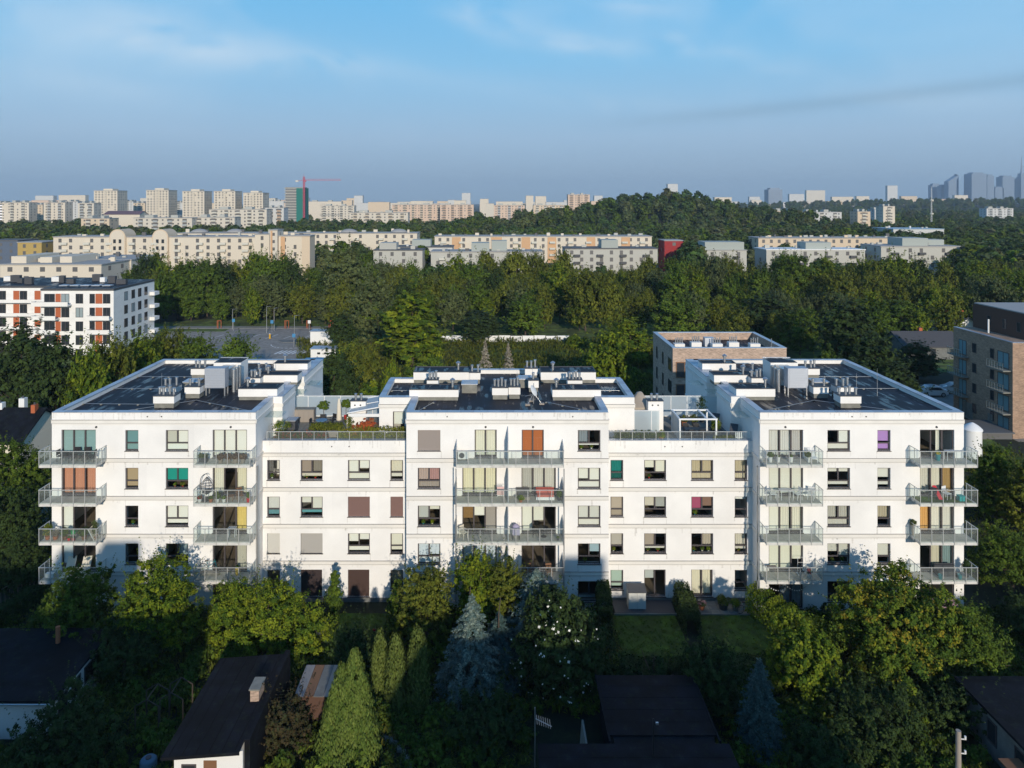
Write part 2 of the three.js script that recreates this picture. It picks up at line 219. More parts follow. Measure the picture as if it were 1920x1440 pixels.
// render of one facade: mottled, with thin runs of grime below sill ends, ledges and the coping
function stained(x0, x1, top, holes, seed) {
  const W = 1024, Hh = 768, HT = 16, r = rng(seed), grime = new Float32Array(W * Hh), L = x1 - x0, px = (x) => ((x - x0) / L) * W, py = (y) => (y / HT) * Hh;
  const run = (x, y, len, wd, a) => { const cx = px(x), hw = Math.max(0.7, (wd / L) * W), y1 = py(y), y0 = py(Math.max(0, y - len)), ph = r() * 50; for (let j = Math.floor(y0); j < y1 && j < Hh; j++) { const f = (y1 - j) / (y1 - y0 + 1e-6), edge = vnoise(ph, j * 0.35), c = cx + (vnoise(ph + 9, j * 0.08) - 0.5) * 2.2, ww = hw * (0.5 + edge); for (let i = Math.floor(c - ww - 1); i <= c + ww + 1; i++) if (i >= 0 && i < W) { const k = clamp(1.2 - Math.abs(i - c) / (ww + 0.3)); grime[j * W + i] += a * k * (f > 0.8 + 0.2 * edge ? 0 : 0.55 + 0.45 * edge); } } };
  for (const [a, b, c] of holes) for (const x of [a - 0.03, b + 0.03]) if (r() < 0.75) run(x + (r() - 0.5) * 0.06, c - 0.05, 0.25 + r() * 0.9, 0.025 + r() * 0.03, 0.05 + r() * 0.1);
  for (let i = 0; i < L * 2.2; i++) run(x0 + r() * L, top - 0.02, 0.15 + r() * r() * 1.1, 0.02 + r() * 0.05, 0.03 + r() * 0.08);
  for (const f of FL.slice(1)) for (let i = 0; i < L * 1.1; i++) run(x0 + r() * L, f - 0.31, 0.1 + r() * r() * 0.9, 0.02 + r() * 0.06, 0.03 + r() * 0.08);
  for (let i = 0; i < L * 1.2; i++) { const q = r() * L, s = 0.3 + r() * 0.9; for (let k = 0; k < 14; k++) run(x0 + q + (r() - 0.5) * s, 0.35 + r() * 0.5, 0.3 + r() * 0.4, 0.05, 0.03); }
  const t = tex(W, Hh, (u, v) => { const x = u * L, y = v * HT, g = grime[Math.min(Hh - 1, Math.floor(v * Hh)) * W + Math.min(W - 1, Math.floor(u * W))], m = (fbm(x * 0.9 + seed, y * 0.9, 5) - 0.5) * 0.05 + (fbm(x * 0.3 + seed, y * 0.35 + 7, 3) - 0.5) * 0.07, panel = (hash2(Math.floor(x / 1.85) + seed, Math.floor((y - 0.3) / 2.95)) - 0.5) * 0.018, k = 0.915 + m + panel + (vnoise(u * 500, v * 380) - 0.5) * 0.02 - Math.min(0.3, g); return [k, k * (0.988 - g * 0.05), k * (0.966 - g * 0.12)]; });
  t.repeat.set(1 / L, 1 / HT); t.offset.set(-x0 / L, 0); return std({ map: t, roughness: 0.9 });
}
function facade(x0, x1, z, top, list, thick = 0.45) {
  const holes = list.map(([k, x, f]) => holeOf(k, x, FL[f]));
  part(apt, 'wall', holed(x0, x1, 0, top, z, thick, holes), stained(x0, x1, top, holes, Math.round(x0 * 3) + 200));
  list.forEach(([k, x, f, fills], i) => win(apt, k, x, holes[i][2], z, fills));
}
function ledges(x0, x1, z, floors, d = 0.06) { for (const f of floors) { const l = part(apt, 'ledge', bx(x0, x1, f - 0.29, f - 0.03, z, z + d), M.ledge); part(l, 'ledge_line', bx(x0, x1, f - 0.03, f, z, z + d + 0.02), M.dullGrey); part(l, 'ledge_line', bx(x0, x1, f - 0.31, f - 0.29, z, z + d + 0.015), M.dullGrey); } }  // thin dark strips added along both edges so the ledge lines show
function ledgesX(x, z0, z1, floors, s, d = 0.06) { for (const f of floors) part(apt, 'ledge', [bx(Math.min(x, x + s * d), Math.max(x, x + s * d), f - 0.29, f - 0.03, z0, z1), bx(Math.min(x, x + s * (d + 0.02)), Math.max(x, x + s * (d + 0.02)), f - 0.03, f, z0, z1)], M.ledge); }
function coping(x0, x1, z0, z1, y = TOP, trim = 0) {
  const along = x1 - x0 > z1 - z0, L = (along ? x1 - x0 : z1 - z0) - trim * 2, n = Math.max(1, Math.round(L / 1.02));
  for (let i = 0; i < n; i++) {
    const a = trim + (L * i) / n + 0.008, b = trim + (L * (i + 1)) / n - 0.008, q = along ? bx(x0 + a, x0 + b, y, y + 0.055, z0 - 0.045, z1 + 0.045) : bx(x0 - 0.045, x1 + 0.045, y, y + 0.055, z0 + a, z0 + b);
    part(apt, 'coping_piece', q, (i * 7 + Math.round(x0)) % 3 ? M.zinc : M.zinc2);
  }
}
const box = (name, m, ...b) => part(apt, name, bx(...b), m);
const LEDGE = [FL[1], FL[2], FL[3], FL[4], 15.17];
const BL = 'b:e9e6da', BG = 'b:cfccc0', CC = 'c:ded6c0', CW = 'c:e6e4dc', CB = 'c:a99878';
function wing(s) {                                                        // s = -1 left block, 1 right block (mirrored plan)
  const mx = (x) => (s < 0 ? x : 2.27 - x), x0 = s < 0 ? -34.47 : mx(-18.55), x1 = s < 0 ? -18.55 : mx(-34.47), zb = -18.8;
  const cols = [['T', -33.72], ['S', -28.74], ['D', -25.58], ['T', -21.92]].map(([k, x]) => [k, s < 0 ? x : mx(x + WIN[k][0])]);
  const fills = s < 0 ? [
    [['c:707468'], ['', ''], ['', '', ''], ['c:4a463c', '']],
    [['b:dfe6e6:.8', '', ''], ['', ''], ['', 'c:8fa0a6', ''], ['', '', 'c:b9b6a8']],
    [['b:e6e6dc', '', ''], ['', ''], [BL, BL, BL], ['', '', 'c:d8c277']],
    [['c:c48c72', 'c:c48c72', 'c:c48c72'], ['b:b09a7a', 'b:b09a7a'], ['b:1f9484', 'b:1f9484', ''], ['c:d9d6c6', '', 'c:d9d3bb']],
    [['b:8fa9a6', 'b:86a4a2', 'b:86a4a2'], ['b:6f9596', 'b:7fa09e'], ['b:c6c2b4', BL, 'b:e3e6da'], [BL, BL, BL]],
  ] : [
    [['', 'c:8d949a', 'c:8d949a'], ['', ''], ['', '', ''], ['', '', '']],
    [['b:dcdac8', 'b:dcdac8', 'b:dcdac8'], ['b:d3d0c4', ''], ['b:c9c6ba', 'b:c9c6ba', ''], ['', 'c:c9c2ac', 'c:7f9494']],
    [['b:e2dfd0', 'c:dcd8c8', 'c:dcd8c8'], ['c:b7ab92', ''], ['c:b9b5aa', 'c:b9b5aa', 'c:c6c2b6'], ['c:d9a766', 'c:e2ddcf', 'c:d8d4c8']],
    [['b:d9d6c8', 'b:d9d6c8', 'b:d9d6c8'], ['b:dcd8cc', 'b:d8d6cc:.6'], ['b:d8d4c8:.3', 'b:d8d4c8:.3', 'b:d2cfc4'], ['c:cfcabc', 'c:d8d2c2', 'c:a98a5a']],
    [['c:d2cfc8', 'c:d2cfc8', 'c:bdb9b4'], ['b:b48ac6:.9', 'b:b48ac6'], ['', 'b:e3e2d8', 'b:dcd8cc'], ['', 'c:dedacb:.4', '']],
  ];
  if (s > 0) fills.forEach((r) => r.splice(0, 4, r[3], r[1], r[2], r[0]));
  const list = []; fills.forEach((row, f) => row.forEach((fl, c) => list.push([cols[c][0], cols[c][1], f, fl])));
  facade(x0, x1, 0, TOP, list); ledges(x0, x1, 0, LEDGE);
  const out = s < 0 ? x0 : x1, inn = s < 0 ? x1 : x0, o = (a, b) => [Math.min(a, b), Math.max(a, b)];
  box('wall', M.white, ...o(out, out - s * 0.45), 0, TOP, zb, -0.45); ledgesX(out, zb, 0, LEDGE, s);
  // inner side wall: three planes, the middle ones stepped out
  const sideDoors = [[-3.6, -2.7], [-8.3, -7.4]];
  box('wall', M.white, ...o(inn, inn + s * 0.45), 0, TOP, zb, -0.45); ledgesX(inn, -4.5, 0, LEDGE, -s);
  for (const [a, b] of [[-8.4, -4.5], [-18.8, -11.4]]) { box('wall', M.white, ...o(inn, inn - s * 0.75), 0, TOP, a, b); ledgesX(inn - s * 0.75, a, b, LEDGE, -s); part(apt, 'ledge', bx(...o(inn, inn - s * 0.75), 14.88, 15.17, b, b + 0.06), M.ledge); coping(...o(inn + s * 0.45, inn - s * 0.75), a, b, TOP); }
  for (const [a, b] of [[-4.5, 0], [-11.4, -8.4]]) coping(...o(inn, inn + s * 0.45), a, b, TOP, b === 0 ? 0.5 : 0.05);
  for (const z of [-2.6, -9.6, -12.8]) { // terrace doors with glass canopies
    const xw = z < -11 ? inn - s * 0.75 : inn;
    win(apt, 'N', xw - s * 0.02, 12.5, s < 0 ? z : z - 0.7, ['c:8b8d90'], [0.7, 2.1], s < 0 ? Math.PI / 2 : -Math.PI / 2);
    part(apt, 'door_canopy', bx(...o(xw, xw - s * 1.15), 14.72, 14.745, z - 1.2, z + 0.5), M.frost);
  }
  box('wall', M.white, x0 + 0.45, x1 - 0.45, 0, TOP, zb, zb + 0.45);
  coping(x0, x1, -0.45, 0); coping(x0, x1, zb, zb + 0.45); coping(...o(out, out - s * 0.45), zb + 0.5, -0.5);
  box('roof', M.roof, x0 + 0.45, x1 - 0.45, RF - 0.3, RF, zb + 0.45, -0.45);
  for (const f of FL) box('floor', M.innerFloor, x0 + 0.45, x1 - 0.45, f - 0.28, f - 0.02, -5, -0.45);
  box('inner_wall', M.inner, x0 + 0.45, x1 - 0.45, 0, RF - 0.31, -5.2, -5.0);
  for (const x of [-30, -26.6, -22.7].map(mx)) box('inner_wall', M.inner, x - 0.06, x + 0.06, 0.4, RF - 0.31, -4.99, -0.46);
  for (const f of [1, 2, 3, 4]) { balcony(...o(mx(-34.62), mx(-30.17)), FL[f]); balcony(...o(mx(-22.85), mx(-18.47)), FL[f]); }
}
const postGeo = bx(-0.022, 0.022, 0, 1.2, -0.022, 0.022);
function balcony(x0, x1, fl, dep = 1.4, n = 5, skipSide = false) {
  const y = fl, b = part(apt, 'balcony', [bx(x0 + 0.06, x1 - 0.06, y - 0.22, y - 0.005, 0.07, dep - 0.06), bx(x0 + 0.02, x1 - 0.02, y - 0.24, y - 0.05, dep - 0.06, dep)], M.balSlab), L = x1 - x0;
  part(b, 'handrail', [bx(x0, x1, y + 1.0, y + 1.045, dep - 0.01, dep + 0.045)], M.steel);
  for (const x of [x0 + 0.022, x1 - 0.022]) part(b, 'handrail', bx(x - 0.022, x + 0.022, y + 1.0, y + 1.045, 0.01, dep - 0.012), M.steel);
  for (let i = 0; i <= n; i++) { const p = part(b, 'post', postGeo, M.steel); p.position.set(x0 + 0.05 + ((L - 0.1) * i) / n, y - 0.21, dep + 0.023); }
  for (let i = 0; i < n; i++) { const a = x0 + 0.05 + ((L - 0.1) * i) / n, c = x0 + 0.05 + ((L - 0.1) * (i + 1)) / n; part(b, 'glass_panel', quad([a + 0.03, y - 0.03, dep + 0.012], [c - 0.03, y - 0.03, dep + 0.012], [c - 0.03, y + 0.98, dep + 0.012], [a + 0.03, y + 0.98, dep + 0.012]), M.frost); }
  for (const x of [x0 + 0.022, x1 - 0.022]) {
    for (const z of [0.1, dep / 2]) { const p = part(b, 'post', postGeo, M.steel); p.position.set(x, y - 0.21, z); }
    part(b, 'glass_panel', quad([x, y - 0.03, dep - 0.06], [x, y - 0.03, 0.12], [x, y + 0.98, 0.12], [x, y + 0.98, dep - 0.06]), M.frost);
  }
  const tiles = 6; for (let i = 0; i < tiles; i++) part(b, 'floor_tile', bx(x0 + 0.1 + ((L - 0.2) * i) / tiles + 0.006, x0 + 0.1 + ((L - 0.2) * (i + 1)) / tiles - 0.006, y - 0.005, y + 0.012, 0.08, dep - 0.08), M.balFloor);
  return b;
}
wing(-1); wing(1);
{ // recessed lengths under the terraces
  const rows = (cols, fills) => { const l = []; fills.forEach((row, f) => row.forEach((fl, c) => { let [k, x] = cols[c]; if (f === 0 && k === 'D') k = 'U'; l.push([k, x, f, fl]); })); return l; };
  facade(-18.55, -6.79, -1.7, 12.97, rows([['S', -18.2], ['D', -15.5], ['D', -11.7], ['S', -8.28]], [
    [['', ''], ['sh:3a2f2e'], ['sh:4a3832'], ['b:8d8576', '']],
    [['sh:c4c2ba'], ['sh:aaa69f'], [BL, BL, BL], ['b:ded9c8', 'b:ded9c8']],
    [['b:cdccc6', 'b:5f8c92'], ['b:dad7ca', 'b:dad7ca', 'b:5f9ca0'], ['sh:7c615a'], ['sh:7c615a']],
    [['c:6d6a66:.4', ''], ['b:a08f80', 'c:8d8578', 'b:cfc6b4'], ['b:e6e3d6', BL, 'b:dfdccc'], ['c:d9d2be', 'b:d8d4c6']],
  ]), 0.4);
  facade(9.0, 20.82, -1.7, 12.97, rows([['S', 9.43], ['D', 12.14], ['D', 15.93], ['S', 19.42]], [
    [['b:a9bcae', 'b:a9bcae:.6'], ['b:b9bcb6:.35', ''], ['c:e0d8c0', 'c:e0d8c0'], ['', '']],
    [['b:b4aca0', ''], ['b:a99a8a', '', 'b:d0ccc0:.4'], ['', 'c:b6aa98', ''], ['c:cfc8b8', 'b:cbc6b8:.5']],
    [['b:b8a896', 'b:a89a88'], ['b:d0c6b2', 'b:a8a8a0', ''], ['b:a8506c', 'b:8a6a5a', ''], ['b:e8e6e0:.2', '']],
    [['c:1f7f78', 'c:1a5f58'], ['b:e4dfcc', 'b:e4dfcc', ''], ['c:c2b394', 'c:c2b394', 'c:c8ba9c'], ['c:bfb296', 'c:c9bea4']],
  ]), 0.4);
  for (const [a, b, c] of [[-18.55, -6.79, -9.6], [9.0, 20.82, 11.87]]) {
    ledges(a, b, -1.7, [FL[1], FL[2], FL[3], 12.0]);
    const inner = [Math.min(c, c < 0 ? -18.55 : 20.82), Math.max(c, c < 0 ? -18.55 : 20.82)];
    box('terrace_floor', M.plinth, ...inner, 12.15, 12.4, -11, -2.1); box('terrace_floor', M.plinth, c < 0 ? c : 9.0, c < 0 ? -6.79 : c, 12.15, 12.4, -4.3, -2.1);
    box('wall', M.white, ...inner, 0, 12.4, -11.3, -11);
    part(apt, 'parapet_cap', bx(a, b, 12.97, 13.0, -2.14, -1.66), M.zinc2);
    for (const f of FL.slice(0, 4)) box('floor', M.innerFloor, a, b, f - 0.28, f - 0.02, -5.8, -2.1);
    box('inner_wall', M.inner, a, b, 0, 12.14, -6, -5.8);
    for (let i = 1; i < 4; i++) box('inner_wall', M.inner, a + ((b - a) * i) / 4 - 0.06, a + ((b - a) * i) / 4 + 0.06, 0.4, 12.1, -5.79, -2.11);
    // paving slabs of the terrace
    const L = inner[1] - inner[0]; for (let i = 0; i < 9; i++) for (let j = 0; j < 7; j++) box('paving_slab', (i * 3 + j * 5) % 4 ? M.slab : M.deckTile, inner[0] + (L * i) / 9 + 0.01, inner[0] + (L * (i + 1)) / 9 - 0.01, 12.4, 12.43, -2.2 - (j + 1) * 1.2 + 0.01, -2.2 - j * 1.2 - 0.01);
    // glass railing on the parapet
    const rail = part(apt, 'terrace_railing', [bx(a + 0.25, b - 0.02, 13.62, 13.665, -1.86, -1.815)], M.steel), n = 12;
    for (let i = 0; i <= n; i++) { const x = a + 0.3 + ((b - a - 0.36) * i) / n; part(rail, 'post', bx(x - 0.02, x + 0.02, 13.0, 13.62, -1.86, -1.82), M.steel); if (i < n) { const x2 = a + 0.3 + ((b - a - 0.36) * (i + 1)) / n; part(rail, 'glass_panel', quad([x + 0.03, 13.03, -1.84], [x2 - 0.03, 13.03, -1.84], [x2 - 0.03, 13.58, -1.84], [x + 0.03, 13.58, -1.84]), M.frost); } }
    // screen of frosted panels at the back of the terrace
    const sc = part(apt, 'terrace_screen', [bx(inner[0], inner[1], 14.28, 14.33, -10.03, -9.97), bx(inner[0], inner[1], 12.43, 12.5, -10.03, -9.97)], M.whitePaint), k = 6;
    for (let i = 0; i <= k; i++) { const x = inner[0] + 0.03 + ((L - 0.06) * i) / k; part(sc, 'post', bx(x - 0.03, x + 0.03, 12.5, 14.28, -10.03, -9.97), M.whitePaint); if (i < k) { const x2 = inner[0] + 0.03 + ((L - 0.06) * (i + 1)) / k; part(sc, 'frosted_panel', quad([x + 0.04, 12.5, -10], [x2 - 0.04, 12.5, -10], [x2 - 0.04, 14.28, -10], [x + 0.04, 14.28, -10]), M.fog); } }
  }
}
{ // middle block: a front part, a wider middle and a narrower rear
  const cx = 1.1, a = -6.79, b = 9.0, A = -9.6, B = 11.87;
  const l = [], cols = [[-5.9, 'D'], [-2.42, 'T'], [2.2, 'T'], [6.6, 'D']], fills = [
    [['', '', ''], ['', '', ''], ['c:8f9aa2', '', ''], ['', '', 'b:b9c0c4:.6']],
    [['b:cdd6dc', 'b:cdd6dc', 'b:dfe2e0'], ['b:c9d2da', 'b:c9d2da', 'b:c9d2da'], ['', '', ''], ['', 'b:9eb4bc:.7', '']],
    [['b:b9b9b2', 'b:e0dccb:.3', ''], ['b:8a6a40:.5', 'b:e9e6da:.4', 'b:a39a92'], ['b:e4e2d4', 'b:dedccd:.6', ''], ['b:d6d3c8', 'b:d2cfc4', 'b:dedacd']],
    [['c:b9a49a', 'c:b48c88', 'c:a69a90'], ['c:ded8bc', 'c:ded8bc', 'c:ded8bc'], ['c:b7b4ac', 'c:cbc8be', 'c:cbc8be'], ['b:e6e3d6:.9', 'b:e6e3d6', 'b:e2dfd4']],
    [['sh:958b84'], ['c:e2decb', 'c:e2decb'], ['b:b5683c', 'b:b5683c'], ['c:8a9298', '', 'b:d8d6d0:.3']],
  ];
  fills.forEach((row, f) => row.forEach((fl, c) => { let [x, k] = cols[c]; if (f === 4 && k === 'T') { k = 'U'; x = c === 1 ? -1.46 : 2.22; } l.push([k, x, f, fl]); }));
  facade(a, b, 0, TOP, l); ledges(a, b, 0, LEDGE);
  box('wall', M.white, a, a + 0.45, 0, TOP, -4.3, -0.45); box('wall', M.white, b - 0.45, b, 0, TOP, -4.3, -0.45); ledgesX(a, -4.3, 0, [15.17], -1); ledgesX(b, -4.3, 0, [15.17], 1);
  // shoulders, with a terrace window in the left one
  part(apt, 'wall', holed(A, a + 0.45, 0, TOP, -4.3, 0.45, [[-8.45, -7.45, 12.75, 14.55]]), M.white); win(apt, 'N', -8.45, 12.75, -4.3, ['b:e2e0d4'], [1.0, 1.8]);
  box('wall', M.white, b - 0.45, B, 0, TOP, -4.75, -4.3); ledges(A, a, -4.3, [15.17]); ledges(b, B, -4.3, [15.17]);
  box('inner_wall', M.inner, A + 0.46, a, 12.3, 15, -7, -6.9);
  box('wall', M.white, A, A + 0.45, 0, TOP, -10.55, -4.75); box('wall', M.white, B - 0.45, B, 0, TOP, -10.55, -4.75); ledgesX(A, -11, -4.3, [15.17], -1); ledgesX(B, -11, -4.3, [15.17], 1);
  box('wall', M.white, A, -6.25, 0, TOP, -11, -10.55); box('wall', M.white, 8.5, B, 0, TOP, -11, -10.55);
  box('wall', M.white, -6.7, -6.25, 0, TOP, -14.05, -11); box('wall', M.white, 8.5, 8.95, 0, TOP, -14.05, -11); box('wall', M.white, -6.7, 8.95, 0, TOP, -14.5, -14.05);
  box('roof', M.roof, a + 0.45, b - 0.45, RF - 0.3, RF, -4.75, -0.45); box('roof', M.roof, A + 0.45, B - 0.45, RF - 0.3, RF, -10.55, -4.75); box('roof', M.roof, -6.25, 8.5, RF - 0.3, RF, -14.05, -10.55);
  coping(a, b, -0.45, 0); coping(a, a + 0.45, -4.3, -0.5); coping(b - 0.45, b, -4.3, -0.5); coping(A, a + 0.45, -4.75, -4.3, TOP, 0.003); coping(b - 0.45, B, -4.75, -4.3, TOP, 0.003);
  coping(A, A + 0.45, -10.5, -4.8); coping(B - 0.45, B, -10.5, -4.8); coping(A, -6.25, -11, -10.55); coping(8.5, B, -11, -10.55); coping(-6.7, -6.25, -14, -11.05); coping(8.5, 8.95, -14, -11.05); coping(-6.7, 8.95, -14.5, -14.05);
  for (const f of FL) box('floor', M.innerFloor, a + 0.45, b - 0.45, f - 0.28, f - 0.02, -5, -0.45);
  box('inner_wall', M.inner, a + 0.45, b - 0.45, 0, RF - 0.31, -5.2, -5.0); for (const x of [-3.4, cx, 5.6]) box('inner_wall', M.inner, x - 0.06, x + 0.06, 0.4, RF - 0.31, -4.99, -0.46);
  for (const f of [1, 2, 3, 4]) {
    balcony(-2.87, 5.4, FL[f], 1.4, 9);
    for (const x of [-2.86, 5.39]) part(apt, 'side_screen', prism([[0.02, FL[f] - 0.2], [0.9, FL[f] - 0.2], [0.9, FL[f] + 1.15], [0.02, FL[f] + 1.5]], -0.02, 0.02).rotateY(-Math.PI / 2).applyMatrix4(new THREE.Matrix4().makeTranslation(x, 0, 0)), M.screen);
    part(apt, 'divider_screen', prism([[0.02, FL[f] + 0.02], [1.3, FL[f] + 0.02], [1.3, FL[f] + 1.75], [0.02, FL[f] + (f === 4 ? 2.5 : 2.7)]], -0.03, 0.03).rotateY(-Math.PI / 2).applyMatrix4(new THREE.Matrix4().makeTranslation(1.13, 0, 0)), M.screen);
  }
  for (const x of [-2.84, 5.37]) part(apt, 'balcony_column', bx(x - 0.04, x + 0.04, 0, 11.9, 1.46, 1.53), M.galv);
  // glazed pitched roof over the seating on the left terrace, resting on the shoulder wall
  const can = part(apt, 'veranda_roof', [bar([-12.3, 14.35, -4.5], [-9.62, 14.85, -4.5], 0.06), bar([-12.3, 14.35, -6.4], [-9.62, 14.85, -6.4], 0.06), bar([-12.3, 14.35, -8.4], [-9.62, 14.85, -8.4], 0.06), bar([-12.3, 14.35, -8.4], [-12.3, 14.35, -4.5], 0.06), bx(-12.36, -9.62, 14.05, 14.3, -4.55, -4.45)], M.whitePaint);
  for (const z of [-4.6, -6.5]) part(can, 'glass_panel', quad([-12.28, 14.36, z], [-9.62, 14.86, z], [-9.62, 14.86, z - 1.8], [-12.28, 14.36, z - 1.8]), M.fog);
  for (const z of [-4.5, -8.4]) part(can, 'post', bx(-12.36, -12.24, 12.43, 14.34, z - 0.05, z + 0.05), M.whitePaint);
}
part(apt, 'plinth', [bx(-34.5, -18.5, 0, 0.34, 0.005, 0.035), bx(-6.8, 9.02, 0, 0.34, 0.005, 0.035), bx(20.8, 36.78, 0, 0.34, 0.005, 0.035), bx(-18.5, -6.82, 0, 0.34, -1.695, -1.665), bx(9.03, 20.79, 0, 0.34, -1.695, -1.665)], M.plinth);
for (const [x, z] of [[-31, 0], [-20.5, 0], [22.8, 0], [34.6, 0], [-0.6, 0], [3.1, 0]]) part(apt, 'wall_lamp', cyl(0, 0, 0.08, 0, 0.09, 0.07, 10).rotateX(Math.PI / 2).translate(x, 14.6, z), M.darkGrey);
for (const [x, z, y] of [[-27, 0, 15.42], [-25.9, 0, 15.42], [28, 0, 15.42], [29.1, 0, 15.42], [-3.6, 0, 15.42], [6.2, 0, 15.42], [-11.6, -1.7, 12.5], [-13, -1.7, 12.5], [15.2, -1.7, 12.5], [13.8, -1.7, 12.5]]) part(apt, 'overflow_spout', cyl(0, 0, 0.05, 0, 0.05, 0.05, 8).rotateX(Math.PI / 2).translate(x, y, z + 0.005), M.darkGrey);
for (const [x, z] of [[-18.42, 0.05], [-6.95, -1.6], [9.12, -1.6], [20.6, 0.05]]) part(apt, 'downpipe', cyl(x, 0.1, 11.6, z, 0.05), M.galv);

// rooftop: chimney stacks, upstands, hatches, lift heads
function stack(x0, x1, z0, z1, h, pipes, base = RF) {
  const s = part(apt, 'chimney_stack', bx(x0, x1, base + 0.38, base + h, z0, z1), M.white);
  part(s, 'base', bx(x0 + 0.06, x1 - 0.06, base, base + 0.38, z0 + 0.06, z1 - 0.06), M.slab); part(s, 'cap', bx(x0 - 0.04, x1 + 0.04, base + h, base + h + 0.05, z0 - 0.04, z1 + 0.04), M.darkGrey);
  for (let i = 0; i < pipes; i++) { const x = x0 + 0.22 + ((x1 - x0 - 0.44) * (pipes > 1 ? i / (pipes - 1) : 0.5)), z = (z0 + z1) / 2 + (i % 2 ? 0.14 : -0.08), y = base + h + 0.05, hh = 0.52 + ((i * 7) % 3) * 0.07; part(s, 'flue_pipe', [cyl(x, y, y + hh, z, 0.1), cyl(x, y + hh - 0.12, y + hh - 0.03, z, 0.125), cyl(x, y + hh + 0.03, y + hh + 0.08, z, 0.15, 0.02)], M.galv); }
}
function upstand(x0, x1, z0, z1, h, vent) {
  const s = part(apt, 'roof_upstand', bx(x0, x1, RF + 0.3, RF + h, z0, z1), M.white);
  part(s, 'base', bx(x0 + 0.05, x1 - 0.05, RF, RF + 0.3, z0 + 0.05, z1 - 0.05), M.slab); part(s, 'cover', bx(x0 + 0.1, x1 - 0.1, RF + h, RF + h + 0.012, z0 + 0.1, z1 - 0.1), M.roof);
  part(s, 'rim', [bx(x0 - 0.02, x1 + 0.02, RF + h, RF + h + 0.06, z1 - 0.08, z1 + 0.02), bx(x0 - 0.02, x1 + 0.02, RF + h, RF + h + 0.06, z0 - 0.02, z0 + 0.08), bx(x0 - 0.02, x0 + 0.08, RF + h, RF + h + 0.06, z0 + 0.08, z1 - 0.08), bx(x1 - 0.08, x1 + 0.02, RF + h, RF + h + 0.06, z0 + 0.08, z1 - 0.08)], M.darkGrey);
  if (vent !== undefined) { const y = RF + h + 0.01, z = (z0 + z1) / 2; part(s, 'vent_pipe', [cyl(vent, y, y + 0.55, z, 0.11), cyl(vent, y + 0.5, y + 0.62, z, 0.2, 0.2), cyl(vent, y + 0.66, y + 0.8, z, 0.24, 0.03)], M.galv); }
}
function hatch(x, z, w = 1.25) { const s = part(apt, 'smoke_hatch', bx(x - w / 2, x + w / 2, RF, RF + 0.75, z - w / 2, z + w / 2), M.slab); const d = new THREE.SphereGeometry(0.78, 16, 6, 0, Math.PI * 2, 0, 0.95).scale(w / 1.25, 0.42, w / 1.25); d.translate(x, RF + 0.6, z); part(s, 'dome', d, M.fog); part(s, 'rim', bx(x - w / 2 - 0.07, x + w / 2 + 0.07, RF + 0.75, RF + 0.83, z - w / 2 - 0.07, z + w / 2 + 0.07), M.zinc); }
for (const s of [-1, 1]) {
  const m = (x) => (s < 0 ? x : 2.27 - x), o = (a, b) => [Math.min(m(a), m(b)), Math.max(m(a), m(b))];
  stack(...o(-27.7, -26.0), -3.6, -2.4, 0.95, 4); stack(...o(-28.6, -27.2), -6.6, -5.4, 0.9, 3); stack(...o(-26.4, -25.1), -6.4, -5.3, 0.95, 2); stack(...o(-28.7, -27.4), -13.2, -12, 0.95, 3);
  stack(...o(-22.2, -21.0), -9.6, -8.6, 0.9, 3); stack(...o(-22.4, -21.2), -12.3, -11.2, 0.9, 2);
  hatch(m(-26.9), -8.3); hatch(m(-26.3), -12.6);
  upstand(...o(-21.6, -18.3), -6.6, -4.7, 0.95, m(-21.1)); upstand(...o(-21.5, -17.9), -11.0, -9.5, 0.95, m(-20.8)); upstand(...o(-21.5, -18.2), -15.6, -14.2, 0.95, m(-20.6));
  const lift = part(apt, 'lift_head', bx(...o(-25.6, -23.1), RF, 17.45, -11.5, -9.6), M.white); part(lift, 'roof', bx(...o(-25.55, -23.15), 17.45, 17.5, -11.45, -9.65), M.roof); part(lift, 'flashing', bx(...o(-25.66, -23.04), 17.5, 17.55, -11.56, -11.44), M.zinc);
  const v = part(apt, 'ventilation_housing', bx(...o(-25.0, -23.25), 16.05, 17.75, -7.0, -6.1), M.zinc2); for (let i = 0; i < 11; i++) part(v, 'louvre', bx(...o(-24.9, -23.35), 16.15 + i * 0.145, 16.15 + i * 0.145 + 0.12, -6.1, -6.07), M.zinc);
  for (const x of [-24.9, -23.3]) for (const z of [-6.9, -6.2]) part(v, 'leg', bx(m(x) - 0.05, m(x) + 0.05, RF, 16.05, z - 0.05, z + 0.05), M.galv);
  for (let i = 0; i < 3; i++) part(v, 'duct', cyl(m(-22.95), RF, 17.4, -7.4 - i * 0.7, 0.16), M.galv);
  part(v, 'duct', bx(...o(-24.6, -23.5), 16.3, 17.3, -9.8, -7.0), M.galv);
}
upstand(-7.1, -2.95, -6.4, -4.6, 0.9, -3.5); upstand(5.0, 9.1, -6.4, -4.6, 0.9, 5.4); upstand(-7.4, -2.0, -12.6, -10.4, 1.0, -3.3); upstand(4.4, 9.5, -12.6, -10.4, 1.0, 5.6);
stack(-5.9, -4.9, -8.6, -7.6, 0.95, 3); stack(6.6, 7.9, -8.6, -7.6, 0.95, 4); stack(-0.1, 1.25, -6.0, -4.9, 0.98, 4); stack(1.3, 2.3, -6.2, -5.1, 0.98, 3); stack(3.1, 4.0, -8.2, -7.3, 1.0, 1); stack(-2.2, -1.2, -11.2, -10.2, 1.0, 2); stack(3.0, 4.2, -12.8, -11.8, 1.0, 3);
hatch(-2.1, -7.6, 1.3); hatch(3.0, -9.4, 1.3);
